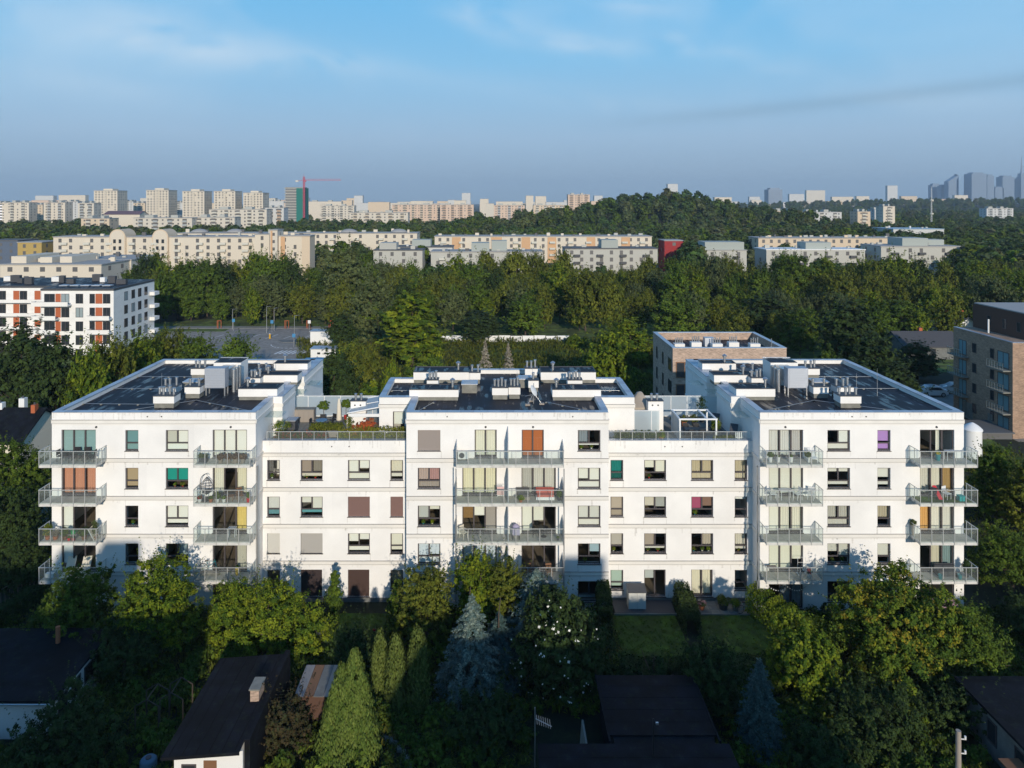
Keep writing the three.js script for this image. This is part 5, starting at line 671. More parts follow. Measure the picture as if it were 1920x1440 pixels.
{ const e = far('estate_row', 'long beige estate row with low domes in the second line', 330, 782, 438, 345, 14, pale, { grid: [4, 2.9, 1.3, 1.6], chim: 14, balc: 10 }); for (const px of [365, 433, 650, 745]) { const d = new THREE.SphereGeometry(4.6, 18, 6, 0, Math.PI * 2, 0, 1.2).scale(1, 0.55, 1); d.translate(X(px, 345) - e.position.x, Y(438, 345) - 0.4, -6); part(e, 'dome', d, M.paleRoof); } }
far('estate_row', 'low beige flats in the left foreground of the estate', 0, 190, 497, 232, 26, pale, { grid: [5, 2.9, 1.6, 1.5], chim: 7, pent: [[0.05, 0.2, 2.6, 3], [0.3, 0.42, 2.2, 5], [0.5, 0.62, 2.4, 5]], pentMat: pale }); far('estate_block', 'beige flats with a terrace left of the belt', 150, 246, 488, 250, 22, paleB, { chim: 4, grid: [5, 2.9, 1.6, 1.5] });
far('estate_block', 'mustard coloured house beyond the left flats', 33, 78, 455, 300, 12, tone(0.42, 0.3, 0.1), { grid: [3, 2.9, 1.2, 1.5] }); far('estate_block', 'dark blue grey house at the left edge', -30, 33, 452, 310, 14, tone(0.1, 0.13, 0.18), { roof: M.flat });
far('estate_row', 'grey villa row with dark roof edge left of centre', 700, 792, 470, 292, 13, grey1, { pent: [[0.1, 0.45, 3, 3]], chim: 3, roof: M.flat, grid: [4, 2.9, 1.3, 1.6] }); far('estate_row', 'grey villa row with penthouse boxes at the centre', 738, 848, 464, 310, 13, cool, { pent: [[0.3, 0.62, 3.2, 3]], chim: 3, roof: M.flat, grid: [4, 2.9, 1.3, 1.6], pentMat: greyG });
far('estate_row', 'wide grey villa row in front of the peach block', 808, 1018, 473, 286, 13, grey1, { pent: [[0.36, 0.52, 3.6, 2], [0.54, 0.68, 4.4, 4]], chim: 4, roof: M.paleRoof, grid: [4, 2.9, 1.3, 1.6], pentMat: greyG, balc: 5 }); far('estate_row', 'peach and white estate row with many balconies at the centre', 815, 1222, 444, 335, 14, pale, { bands: [[0.08, 0.12], [0.26, 0.31], [0.4, 0.44], [0.52, 0.56], [0.7, 0.74], [0.86, 0.9]], balc: 12, chim: 18, grid: [3.6, 2.9, 1.3, 1.6] });
far('estate_block', 'grey block with dark roof edge and small balconies right of centre', 1060, 1233, 467, 290, 13, grey1, { pent: [[0.4, 0.58, 3.6, 2]], chim: 3, roof: M.flat, balc: 4, balcMat: M.darkGrey, grid: [4, 2.9, 1.3, 1.6], pentMat: greyG }); far('estate_block', 'red painted house beyond the grey blocks', 1246, 1282, 452, 330, 12, tone(0.3, 0.03, 0.03), { grid: [4, 2.9, 1.5, 1.5] });
far('estate_block', 'square grey block with a green grey top storey', 1320, 1400, 470, 288, 14, grey1, { pent: [[0.04, 0.96, 3.4, 1]], pentMat: greyG, chim: 3, balc: 2, balcMat: M.darkGrey, grid: [4, 2.9, 1.3, 1.6] }); far('estate_row', 'cream estate row with many chimneys behind the right blocks', 1422, 1690, 447, 335, 13, sand, { chim: 20, grid: [3.6, 2.9, 1.3, 1.6] });
far('estate_block', 'grey block with a white roof edge on the right', 1437, 1622, 469, 290, 13, grey1, { pent: [[0.42, 0.68, 3, 2]], pentMat: greyG, chim: 4, roof: M.whitePaint, balc: 4, balcMat: M.darkGrey, grid: [4, 2.9, 1.3, 1.6] }); far('estate_block', 'large grey block with roof boxes and chimneys near the right', 1652, 1803, 463, 285, 16, grey1, { pent: [[0.3, 0.62, 3.4, 2], [0.66, 0.9, 2.6, 6]], pentMat: greyG, chim: 8, balc: 3, balcMat: M.darkGrey, grid: [4, 2.9, 1.3, 1.6] });
far('market_hall', 'low pale hall with a blue roof strip behind the right blocks', 1675, 1770, 430, 430, 24, cool, { grid: 0, roof: tone(0.3, 0.42, 0.5), chim: 5 });
// high rises
[[176, 227, 358], [274, 323, 357], [342, 390, 359], [401, 448, 359], [456, 500, 362]].forEach(([a, b, y], i) => { const t = far('tower_block', `pale concrete tower block, ${['leftmost', 'second', 'third', 'fourth', 'rightmost'][i]} of the five in a row`, a, b - 7, y, 800, 22, pale, { group: 'five pale tower blocks', grid: [3.4, 2.8, 1.6, 1.4], rim: 0.6, low: 6, pent: [[0.3, 0.7, 2.6, 5]], pentMat: pale }); const w = (X(b - 7, 800) - X(a, 800)) / 2, h = Y(y, 800); part(t, 'loggias', Array.from({ length: 15 }, (_, k) => bx(-1.6, 1.6, h - 2.2 - k * 2.8, h - 1.1 - k * 2.8, 0.06, 0.9)), paleB, { kind: 'stuff' }); });
{ const D = 780, x0 = X(533, D), x1 = X(571, D), h = Y(351, D), t = thing('tower_under_construction', 'tower under construction wrapped in green netting on one side', 'building', [(x0 + x1) / 2, 0, CZ - D]), w = (x1 - x0) / 2; part(t, 'concrete_floors', Array.from({ length: 17 }, (_, i) => bx(-w, w, i * 2.9, i * 2.9 + 0.9, -16, 0)), grey1, { kind: 'stuff' }); part(t, 'core', bx(-w + 1, w - 1, 0, h, -15, -1), tone(0.2, 0.2, 0.2)); part(t, 'green_netting', [bx(w * 0.2, w + 0.3, 0, h - 1, 0.05, 0.4), bx(w + 0.02, w + 0.3, 0, h - 1, -16, 0.05)], tone(0.02, 0.17, 0.14));
  const c = thing('tower_crane', 'slender pink red tower crane beside the netted tower', 'crane', [X(570, 770), 0, CZ - 770]), m = tone(0.5, 0.1, 0.14), H2 = Y(338, 770); part(c, 'mast', [-0.7, 0.7].flatMap((a) => [-0.7, 0.7].map((b) => bx(a - 0.22, a + 0.22, 0, H2 + 4, b - 0.22, b + 0.22))).concat(Array.from({ length: 26 }, (_, i) => bar([-0.7, i * 2.4, 0.7], [0.7, i * 2.4 + 2.4, 0.7], 0.12, 0.12, 4))), m); part(c, 'jib', [bx(-9, 40, H2 - 0.3, H2, -0.2, 0.2), bx(-2, 40, H2 + 1.1, H2 + 1.35, -0.15, 0.15), ...Array.from({ length: 20 }, (_, i) => bar([i * 2, H2, 0], [i * 2 + 1, H2 + 1.2, 0], 0.1, 0.1, 4))], m); part(c, 'counterweight', bx(-9, -6, H2 - 1.8, H2, -0.7, 0.7), M.paleRender); part(c, 'cab', bx(0.8, 2.2, H2 - 1.6, H2 - 0.3, -0.7, 0.7), m); }
// other blocks of the far districts: [left, right, top y, D, kind]
const K = [pale, paleB, sand, rose, cool];
[[12, 54, 380, 760, 0], [82, 122, 380, 760, 0], [146, 176, 381, 740, 1], [56, 80, 384, 820, 2], [122, 146, 378, 900, 4], [228, 250, 378, 950, 4], [250, 272, 381, 880, 2], [324, 342, 380, 900, 4], [-10, 12, 381, 760, 0], [392, 500, 393, 620, 1], [497, 532, 390, 640, 4], [250, 360, 409, 560, 1], [360, 440, 408, 570, 1], [152, 205, 410, 560, 2], [66, 100, 367, 1700, 4], [110, 160, 366, 1700, 0], [500, 532, 377, 1100, 4], [574, 640, 378, 1200, 0], [600, 664, 386, 900, 1], [655, 765, 399, 700, 1], [735, 830, 384, 900, 3], [825, 888, 384, 880, 3], [926, 984, 385, 870, 3], [1000, 1060, 385, 900, 2], [1065, 1106, 365, 930, 3], [664, 680, 367, 1500, 4], [866, 882, 362, 1700, 4], [900, 916, 373, 1500, 0], [986, 1000, 367, 1600, 0], [1004, 1024, 368, 1600, 0], [840, 854, 375, 1400, 4], [1114, 1130, 367, 1500, 4], [1252, 1271, 345, 1800, 4], [1340, 1372, 370, 1800, 0], [640, 660, 376, 1400, 2], [690, 730, 379, 1300, 2], [770, 812, 377, 1500, 0], [930, 980, 378, 1500, 0], [1024, 1064, 379, 1500, 4],
  [1450, 1504, 396, 640, 2], [1504, 1578, 398, 650, 4], [1608, 1632, 397, 640, 2], [1656, 1678, 387, 720, 0], [1640, 1656, 393, 760, 4], [1850, 1900, 391, 900, 4], [1830, 1858, 375, 2400, 0], [1480, 1508, 364, 2600, 4], [1512, 1547, 357, 2800, 1], [1664, 1683, 348, 2600, 4], [1606, 1630, 368, 2600, 0], [1690, 1720, 368, 2600, 2], [1790, 1815, 366, 2700, 0], [1405, 1425, 369, 2600, 4], [1560, 1600, 369, 2700, 0]].forEach(([a, b, y, D, k], i) => far('distant_block', `distant ${['pale', 'cream', 'sandy', 'rosy', 'grey white'][k]} block of the far districts, ${a < 200 ? 'far left' : a < 500 ? 'left, near the towers' : a < 760 ? 'left of centre' : a < 1000 ? 'centre' : a < 1300 ? 'by the wooded hill' : a < 1600 ? 'right of the hill' : 'far right'}, ${D < 800 ? 'nearer line' : D < 1300 ? 'middle line' : 'farthest line'}`, a, b, y, D, 14, K[k], { group: 'blocks of the far districts', grid: D < 1000 ? [3.8, 2.9, 1.3, 1.3] : 0, chim: D < 1000 ? 3 : 0, low: 8, logg: D < 1000, pent: D < 1300 ? [[0.15, 0.3, 2.4, 4], [0.6, 0.72, 2.4, 4]] : [] }));
{ const r = rng(912); for (let i = 0; i < 110; i++) { const px = i < 85 ? r() * 1130 : 1340 + r() * 600, D = i < 85 ? 950 + r() * 1500 : 1900 + r() * 1200, y = 377 + r() * 6 - (r() < 0.15 ? 6 : 0), w = 10 + r() * 26; far('distant_block', 'tiny distant block in the hazy line of roofs along the horizon', px, px + w, y, D, 14, K[Math.floor(r() * 5)], { group: 'tiny blocks along the horizon', grid: 0 }); } }
{ const t = gable('villa', 'pale villa with purple grey roofs below the tower blocks', X(195, 600), X(262, 600), CZ - 614, CZ - 600, Y(402, 600), Y(396, 600), pale, tone(0.14, 0.09, 0.11), []); }
// skyline of glass towers, their blue lightened to carry part of the haze
const hazeGlass = std({ rgb: [0.17, 0.23, 0.31], roughness: 0.4 });
[[1748, 1764, 344, 4300], [1765, 1781, 346, 4200], [1822, 1850, 323, 4000], [1851, 1864, 327, 4100], [1866, 1882, 350, 4200], [1880, 1902, 329, 4200], [1911, 1930, 332, 4300], [1441, 1467, 352, 3300]].forEach(([a, b, y, D], i) => { const x0 = X(a, D), x1 = X(b, D), h = Y(y, D), t = thing('glass_tower', `hazy blue glass tower of the skyline, ${['leftmost', 'second', 'widest and boxy', 'narrow one right of the boxy one', 'low one', 'rounded shoulder one', 'at the right edge', 'square framed one standing alone left of the skyline'][i]}`, 'tower', [(x0 + x1) / 2, 0, CZ - D], 0, 'skyline towers'), w = (x1 - x0) / 2; part(t, 'shaft', bx(-w, w, 0, h - 8, -w * 1.6, 0), hazeGlass); part(t, 'crown', bx(-w * 0.7, w * 0.7, h - 8, h, -w * 1.3, -w * 0.2), hazeGlass); part(t, 'floor_bands', Array.from({ length: Math.floor(h / 9) }, (_, k) => bx(-w - 0.3, w + 0.3, k * 9, k * 9 + 1.6, -w * 1.62, 0.4)), tone(0.2, 0.23, 0.27), { kind: 'stuff' }); });
{ const D = 4100, t = thing('glass_tower', 'hazy skyline tower with a slanted sail shaped top', 'tower', [X(1788, D), 0, CZ - D], 0, 'skyline towers'), w = 29; part(t, 'shaft', prism([[-w, 0], [w, 0], [w, Y(328, D)], [-w, Y(340, D)]], -40, 0), hazeGlass); part(t, 'crown', bx(w - 6, w, Y(328, D), Y(326, D), -30, -10), hazeGlass); const u = thing('spire_tower', 'tallest skyline tower with a thin spire at the right edge', 'tower', [X(1919, 4200), 0, CZ - 4200], 0, 'skyline towers'); part(u, 'shaft', bx(-14, 14, 0, Y(325, 4200), -30, 0), hazeGlass); part(u, 'spire', bar([0, Y(325, 4200), -15], [0, Y(292, 4200), -15], 6, 1), hazeGlass); }
{ const t = thing('telecom_mast', 'slim lattice telecom mast rising from the trees on the right', 'mast', [X(1747, 650), 0, CZ - 650]), h = Y(350, 650); part(t, 'mast', [[-0.6, -0.6], [0.6, -0.6], [0, 0.6]].map(([a, b]) => bar([a, 0, b], [a * 0.35, h, b * 0.35], 0.15, 0.1, 5)).concat(Array.from({ length: 20 }, (_, i) => bar([-0.5, i * 2.2, -0.5], [0.5, i * 2.2 + 2.2, -0.5], 0.1, 0.1, 4))), M.whitePaint); for (const y of [0.45, 0.72]) part(t, 'antenna_ring', cyl(0, h * y, h * y + 1.2, 0, 1.5, 1.5, 8), M.paleRender); }
// hill, far ridge and the woods on them
function mound(name, label, cx, cz, rx, rz, h) { const g = new THREE.PlaneGeometry(rx * 2.4, rz * 2.4, 48, 32); g.rotateX(-Math.PI / 2); const p = g.attributes.position; for (let i = 0; i < p.count; i++) { const x = p.getX(i), z = p.getZ(i), q = Math.min(1, Math.hypot(x / rx, z / rz)); p.setY(i, h * Math.pow(Math.cos(q * Math.PI / 2), 1.3) * (0.85 + 0.3 * fbm(x * 0.02 + 5, z * 0.02, 3)) - 0.6); } g.computeVertexNormals(); g.translate(cx, 0, cz); return structure(name, g, M.ground, label); }
const hillC = [X(1225, 640), CZ - 640]; mound('hill', 'broad wooded hill right of centre', ...hillC, 125, 95, 29); mound('hill_shoulder', 'low wooded shoulder left of the hill', X(1080, 620), CZ - 620, 120, 80, 15); mound('hill_shoulder', 'low wooded shoulder right of the hill', X(1375, 620), CZ - 620, 110, 80, 16); mound('far_ridge', 'low far ridge below the skyline', 1500, -1900, 1300, 420, 26);
{
  const crownG = [0, 1, 2].map((k) => foliage(801 + k, clumps(811 + k, lobesOf(820 + k, 12, 4.2, 0.3, 6), 70, 11, { rad: 0.36 }), [lift(GREEN, 0.85), GREY, lift(DARK, 1.5)][k], [0.85, 0.5]));
  const r = rng(4242), spots = [[], [], []], put = (x, z, y, s) => spots[Math.floor(r() * 3)].push([x, y, z, s]);
  const patch = (px0, px1, D0, D1, n, s = 1) => { for (let i = 0; i < n; i++) { const D = D0 + (D1 - D0) * r(), px = px0 + (px1 - px0) * r(); put(X(px, D), CZ - D, -0.3, s * (0.75 + r() * 0.5)); } };
  patch(-20, 560, 380, 560, 420); patch(-20, 560, 560, 760, 330); patch(560, 1080, 400, 560, 420); patch(560, 1100, 560, 760, 360); patch(1000, 1560, 420, 600, 420); patch(1420, 1960, 380, 560, 460); patch(1440, 1960, 560, 1000, 560); patch(1380, 1960, 1000, 1500, 520, 1.2); patch(1480, 1960, 250, 275, 60, 0.7); patch(1808, 1960, 240, 420, 150); patch(560, 1330, 250, 268, 40, 0.65); patch(-20, 1960, 900, 2200, 900, 1.15); patch(1290, 1318, 262, 330, 26); patch(560, 820, 300, 400, 60, 0.9); patch(1400, 1960, 330, 420, 90, 0.95);
  for (const [hx, hz, rx, rz, hh, n] of [[...hillC, 125, 95, 29, 620], [X(1080, 620), CZ - 620, 120, 80, 15, 380], [X(1375, 620), CZ - 620, 110, 80, 16, 340]]) for (let i = 0; i < n; i++) { const a = r() * 6.283, q = Math.sqrt(r()), x = Math.cos(a) * q * rx * 0.97, z = Math.sin(a) * q * rz * 0.97, m = Math.min(1, Math.hypot(x / rx, z / rz)); put(hx + x, hz + z, hh * Math.pow(Math.cos(m * Math.PI / 2), 1.3) * (0.85 + 0.3 * fbm(x * 0.02 + 5, z * 0.02, 3)) - 1, 0.55 + Math.pow(r(), 2) * 0.85); }
  for (let i = 0; i < 1500; i++) { const a = r() * 6.283, q = Math.sqrt(r()), x = Math.cos(a) * q * 1250, z = Math.sin(a) * q * 400, m = Math.min(1, Math.hypot(x / 1300, z / 420)); put(1500 + x, -1900 + z, 26 * Math.pow(Math.cos(m * Math.PI / 2), 1.3) * (0.85 + 0.3 * fbm(x * 0.02 + 5, z * 0.02, 3)) - 1, 1 + r() * 0.7); }
  const mm = new THREE.Matrix4(), q = new THREE.Quaternion(), e = new THREE.Euler(), col = new THREE.Color();
  spots.forEach((list, k) => { const im = new THREE.InstancedMesh(crownG[k], M.leaf, list.length); list.forEach(([x, y, z, s], i) => { mm.compose(new THREE.Vector3(x, y, z), q.setFromEuler(e.set(0, r() * 6.283, 0)), new THREE.Vector3(s * (0.9 + r() * 0.4), s, s * (0.9 + r() * 0.4))); im.setMatrixAt(i, mm); const t = 0.8 + r() * 0.45; im.setColorAt(i, col.setRGB(t * (0.9 + r() * 0.25), t, t * (0.85 + r() * 0.4))); }); im.name = numbered('distant_woods'); im.castShadow = im.receiveShadow = true; scene.add(im); tag(im, ['distant green woods between the estate and the horizon', 'distant olive woods mixed among the far districts', 'distant woods covering the hill and the ridge'][k], 'woods', null, 'stuff'); });
}
// --- the tree belt behind the building: shared crowns, one tree each
{
  const kinds = [];
  for (let k = 0; k < 12; k++) {
    const tall = k % 3, h = 12.5, R = [4.4, 3.0, 4.9][tall], lo = lobesOf(100 + k, h, R, 0.9, 7 + (k % 4) * 2);
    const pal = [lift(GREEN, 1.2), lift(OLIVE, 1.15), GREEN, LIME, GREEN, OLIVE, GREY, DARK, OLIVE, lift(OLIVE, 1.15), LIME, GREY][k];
    kinds.push([foliage(200 + k, clumps(300 + k, lo, 270, 30, { rad: 0.2, droop: k % 2 ? 1.35 : 0.8, sprigs: 130, sprigLen: 1.9 }), pal, [0.29, 0.14], { along: k % 2 ? 0.5 : 0.1 }), trunkGeo(400 + k, h * 0.8, 0.22, 3, R, 6)]);
  }
  const r = rng(77), where = (px) => (px < 420 ? 'beyond the left end of the parking area' : px < 640 ? 'above the parking area' : px < 800 ? 'behind the left roof terrace' : px < 1000 ? 'behind the middle block' : px < 1220 ? 'left of the brick block' : px < 1480 ? 'above the brick block' : px < 1700 ? 'above the right block' : 'at the right edge'), group = 'trees of the belt behind the white building';
  const row = (D, px0, px1, step, hs) => { const line = D < 182 ? 'near edge' : D < 195 ? 'front row' : D < 215 ? 'middle' : 'far rows'; for (let px = px0; px < px1; px += (step * F / D) * (0.8 + r() * 0.4)) { const d = D + (r() - 0.5) * 9, k = Math.floor(r() * 12), s = hs * (0.68 + Math.pow(r(), 1.5) * 0.58); plant('belt_tree', `leafy deciduous tree, ${line} of the belt, ${where(px)}`, 'tree', group, kinds[k][1], kinds[k][0], [X(px, d), 0, CZ - d], [s * (0.9 + r() * 0.3), s, s * (0.9 + r() * 0.3)], r() * 6.28); } };
  row(190, 300, 1960, 7.2, 0.92); row(199, 290, 1960, 7.4, 0.98); row(209, 270, 1960, 7.6, 0.98); row(220, 240, 1960, 7.8, 0.97); row(232, 250, 1960, 8.2, 0.95); row(170, 1300, 1960, 7.6, 0.92); row(158, 1380, 1960, 8.4, 0.8); row(178, 640, 1340, 7.6, 0.84);
  // standout trees in front of the belt: [px, top y, D, radius, kind, name, label]
  const stand = [
    [655, 474, 186, 6.5, 6, 'willow_tree', 'tall grey green willow rising above the belt, left of centre'], [695, 522, 158, 4.8, 6, 'willow_tree', 'rounded grey green willow standing in front of the taller willow'],
    [770, 556, 136, 6.2, 10, 'birch_tree', 'loose yellow green tree with drooping twigs behind the left roof terrace'], [640, 596, 150, 3.2, 7, 'dark_tree', 'narrow dark tree beside the small white kiosk'],
    [985, 560, 168, 5, 0, 'broadleaf_tree', 'round green tree in front of the belt behind the middle block'], [900, 590, 165, 5, 7, 'dark_tree', 'dark tree standing left of the round green tree behind the middle block'],
    [1098, 520, 178, 6, 5, 'broadleaf_tree', 'olive tree with a pale bare trunk showing in its crown'], [1145, 632, 112, 4.4, 3, 'bright_tree', 'yellow green tree catching the sun left of the brick block'], [1180, 604, 136, 4, 10, 'bright_tree', 'smaller yellow green tree right behind the bright one near the brick block'],
    [1590, 580, 128, 5.6, 7, 'pine_tree', 'broad dark pine rising behind the right block'], [1440, 560, 166, 6, 7, 'dark_tree', 'dark broad tree above the brick block roof'], [1690, 570, 160, 6.4, 2, 'broadleaf_tree', 'broad green tree above the dark roofed bungalow on the right'],
    [40, 628, 104, 4.6, 7, 'dark_tree', 'dark tree at the left edge in front of the orange panelled block'], [105, 652, 100, 3.6, 7, 'dark_tree', 'dark tree second from the left edge below the orange panelled block'], [165, 668, 97, 3.2, 3, 'shrubby_tree', 'sunlit shrubby tree just left of the left block roof'], [215, 650, 104, 3.4, 5, 'shrubby_tree', 'olive shrubby tree behind the left roof edge'], [262, 640, 112, 3.6, 3, 'shrubby_tree', 'yellow green shrubby tree beyond the left roof edge'], [310, 628, 122, 3.8, 5, 'shrubby_tree', 'olive bush beyond the back parapet of the left block'], [372, 640, 120, 3.6, 2, 'shrubby_tree', 'green bush before the parking area, left one of two'], [440, 640, 120, 3.7, 0, 'shrubby_tree', 'green bush before the parking area, right one of two'],
    [628, 672, 100, 3, 7, 'dark_tree', 'dark tree close behind the rear corner of the left block'], [668, 655, 112, 3.2, 5, 'shrubby_tree', 'olive tree behind the left roof terrace screen'], [735, 690, 98, 1.8, 3, 'shrubby_tree', 'small round bright tree behind the veranda roof'],
    [1640, 640, 116, 4, 7, 'dark_tree', 'dark tree in the shade right of the broad pine'], [1720, 650, 128, 3.8, 7, 'dark_tree', 'dark tree beside the parked white car'], [1545, 668, 108, 2.6, 2, 'shrubby_tree', 'small green tree beside the pine behind the right roof'], [1265, 560, 160, 5.4, 0, 'broadleaf_tree', 'green tree right above the brick block parapet'], [1500, 585, 150, 4.6, 2, 'broadleaf_tree', 'green tree between the brick block and the broad pine'],
    [1600, 690, 104, 3.4, 7, 'dark_tree', 'low dark tree behind the far parapet of the right block'], [1680, 690, 110, 3.4, 7, 'dark_tree', 'low dark tree near the car park corner'],
  ];
  for (const [px, py, D, R, k, name, lab] of stand) { const h = Y(py, D), kR = [4.4, 3.0, 4.9][k % 3]; plant(name, lab, 'tree', null, kinds[k][1], kinds[k][0], [X(px, D), 0, CZ - D], [R / kR, h / 12.5, R / kR], px * 0.7); }
  const shrub = [0, 1, 2].map((k) => foliage(870 + k, clumps(880 + k, [[0, 1.3, 0, 1.9, 1.4, 1.9], [1.2, 1, 0.4, 1.2, 1.1, 1.2], [-1.1, 0.9, -0.3, 1.2, 1, 1.2]], 90, 40, { rad: 0.28, minY: 0, sprigs: 26, sprigLen: 0.8 }), lift([LIME, OLIVE, GREEN][k], 1.1), [0.17, 0.09]));
  for (let i = 0; i < 64; i++) { const px = 600 + r() * 640, D = 96 + r() * (px > 815 && px < 1075 ? 16 : 66), k = Math.floor(r() * 3), s = 0.7 + r() * 0.9; plant('meadow_shrub', `${['yellow green', 'olive', 'green'][k]} shrub in the rough grass, ${D > 128 ? 'far part' : 'near part'}, ${px < 760 ? 'behind the left terrace' : px < 960 ? 'left of the pale conifers' : px < 1100 ? 'right of the pale conifers' : 'beside the brick block'}`, 'shrub', 'shrubs in the rough grass behind the building', null, shrub[k], [X(px, D), 0, CZ - D], [s, s * (0.8 + r() * 0.5), s], r() * 6.28); }
  const larch = spruce(901, 12, 2.5, 7000, PALE, [0.15, 0.06], { tips: 260 });
  for (const [px, py, D, lab] of [[910, 640, 100, 'pale dry conifer behind the middle block, left of two'], [953, 646, 100, 'pale dry conifer behind the middle block, right of two']]) { const h = Y(py, D); plant('pale_conifer', lab, 'tree', 'two pale conifers behind the middle block', null, larch, [X(px, D), 0, CZ - D], [1, h / 12, 1], px, M.needle); }
}
// --- trees beside the building
function broad(seed, name, label, px, py, D, R, pal, o = {}) {
  const h = Y(py, D), b = o.base ?? 0.4, half = o.half ?? [0.08, 0.046], lo = o.lobes ?? lobesOf(seed, h * 0.96, R, b, o.k ?? 10), cl = clumps(seed, lo, Math.round((o.nc ?? 460) * 1.15), o.per ?? 46, { rad: o.rad ?? 0.145, minY: 0.05, droop: o.droop ?? 0.85, tone: o.tone, skew: o.skew, sprigs: o.sprigs ?? 170, sprigLen: 0.95 });
  const T = plant(name, label, o.cat ?? 'tree', o.group, trunkGeo(seed + 1, h * 0.8, 0.12 + h * 0.008, Math.max(0.5, h * 0.3), R, 7), foliage(seed + 2, cl, pal, half, { along: o.along ?? 0.15 }), [X(px, D), 0, CZ - D], 1, o.turn ?? 0);
  if (o.flowers) { const r = rng(seed + 8), fl = []; let guard = 0; while (fl.length < o.flowers && guard++ < 60000) { const c = cl[Math.floor(r() * cl.length)], dx = c[0] / R, dz = c[2] / R, dy = (c[1] - h * 0.5) / (h * 0.5); if (dz > 0.1 && dx * dx + dy * dy + dz * dz > 0.72) fl.push([c[0] * 1.05, c[1] + 0.05, c[2] * 1.05 + 0.08, 0, 0.4, 1, r(), 0.6 + r() * 0.8]); } part(T, 'flowers', foliage(seed + 9, fl, [[0.75, 0.75, 0.7]], [0.07, 0.06]), M.leaf, { kind: 'stuff' }); }
  return T;
}
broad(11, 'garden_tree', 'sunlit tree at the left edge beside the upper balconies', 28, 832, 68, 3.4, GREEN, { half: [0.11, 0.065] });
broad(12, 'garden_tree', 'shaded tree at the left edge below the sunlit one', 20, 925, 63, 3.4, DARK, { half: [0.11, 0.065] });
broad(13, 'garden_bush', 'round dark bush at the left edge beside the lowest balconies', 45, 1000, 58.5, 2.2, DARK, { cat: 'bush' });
broad(14, 'garden_tree', 'tree right of the right block below the white tent', 1868, 842, 72, 3, GREEN, { half: [0.11, 0.065] });
broad(15, 'garden_tree', 'tree at the right edge beside the path', 1925, 872, 68, 2.8, OLIVE, { half: [0.11, 0.065] });
broad(16, 'garden_bush', 'large round bush right of the lowest right balcony', 1898, 1003, 59, 3.4, GREEN, { base: 0.1, cat: 'bush' });
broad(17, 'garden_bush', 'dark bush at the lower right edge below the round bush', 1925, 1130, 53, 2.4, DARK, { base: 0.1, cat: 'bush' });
// --- gardens in front
broad(21, 'garden_tree', 'dim leafy tree below the leftmost balconies', 145, 1072, 50.5, 2.7, GREEN, { base: 0.2, nc: 520 });
broad(22, 'garden_tree', 'large bright topped tree in front of the left block', 300, 1048, 50.5, 3.5, LIME, { base: 0.2, nc: 700 });
broad(23, 'hedge_tree', 'bright yellow green tree hedge in front of the left recessed length', 505, 1098, 51, 3.2, LIME, { base: 0.05, nc: 800, lobes: [[-2.4, 2.2, 0, 2, 2.4, 1.7], [0, 2.4, 0.3, 2.2, 2.5, 1.8], [2.2, 2, 0.5, 2, 2.2, 1.7], [3.4, 1.5, 0.8, 1.4, 1.7, 1.4], [-3.6, 2, -0.2, 1.2, 1.9, 1.3], [1, 3.6, -0.2, 0.9, 1.2, 0.9], [-1.4, 3.8, 0, 0.9, 1, 0.9]] });
broad(24, 'garden_tree', 'olive green tree left of the middle balconies', 800, 1068, 51.5, 2.2, OLIVE, { base: 0.2 });
broad(25, 'garden_tree', 'yellow green tree reaching up to the lowest middle balcony', 895, 1042, 52.5, 1.9, LIME, { base: 0.3, droop: 1.3 });
broad(26, 'garden_tree', 'olive tree in front of the middle of the lowest middle balcony', 955, 1052, 52, 1.8, OLIVE, { base: 0.3 });
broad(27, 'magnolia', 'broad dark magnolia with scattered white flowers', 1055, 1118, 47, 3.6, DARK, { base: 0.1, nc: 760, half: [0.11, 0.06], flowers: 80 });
broad(28, 'garden_tree', 'large tree with yellowing leaves in front of the right block', 1690, 1100, 48.5, 4.6, YELLOW, { base: 0.1, nc: 1000, half: [0.095, 0.06], skew: 1.7, tone: (c) => (c[0] < -1 && c[1] > 4 ? 0.35 : 0) });
broad(29, 'garden_tree', 'green tree right of the yellowing tree, reaching the right edge', 1815, 1150, 47.5, 3, GREEN, { base: 0.1, nc: 620 });
broad(30, 'creeper_mound', 'mound of bright green creeper left of the yellowing tree', 1510, 1182, 46.5, 2.4, LIME, { base: 0, nc: 560, half: [0.09, 0.06], droop: 1.2, cat: 'creeper' });
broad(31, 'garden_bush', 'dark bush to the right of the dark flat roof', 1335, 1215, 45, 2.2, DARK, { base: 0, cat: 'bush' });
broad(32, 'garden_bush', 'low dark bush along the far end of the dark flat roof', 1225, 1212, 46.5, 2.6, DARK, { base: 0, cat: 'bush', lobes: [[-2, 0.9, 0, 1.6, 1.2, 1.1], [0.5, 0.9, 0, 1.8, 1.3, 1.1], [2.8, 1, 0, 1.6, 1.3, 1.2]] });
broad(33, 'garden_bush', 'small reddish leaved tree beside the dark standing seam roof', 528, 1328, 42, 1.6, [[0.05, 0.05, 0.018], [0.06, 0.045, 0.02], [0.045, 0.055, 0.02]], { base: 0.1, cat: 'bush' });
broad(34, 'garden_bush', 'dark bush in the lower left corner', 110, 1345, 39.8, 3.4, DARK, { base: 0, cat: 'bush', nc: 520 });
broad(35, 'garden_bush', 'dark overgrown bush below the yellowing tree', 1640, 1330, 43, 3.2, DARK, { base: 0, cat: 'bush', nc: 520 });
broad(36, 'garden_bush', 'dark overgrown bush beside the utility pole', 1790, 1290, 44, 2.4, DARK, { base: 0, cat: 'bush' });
broad(37, 'garden_bush', 'low dark bush under the blue spruce', 905, 1340, 43, 2.6, DARK, { base: 0, cat: 'bush' });
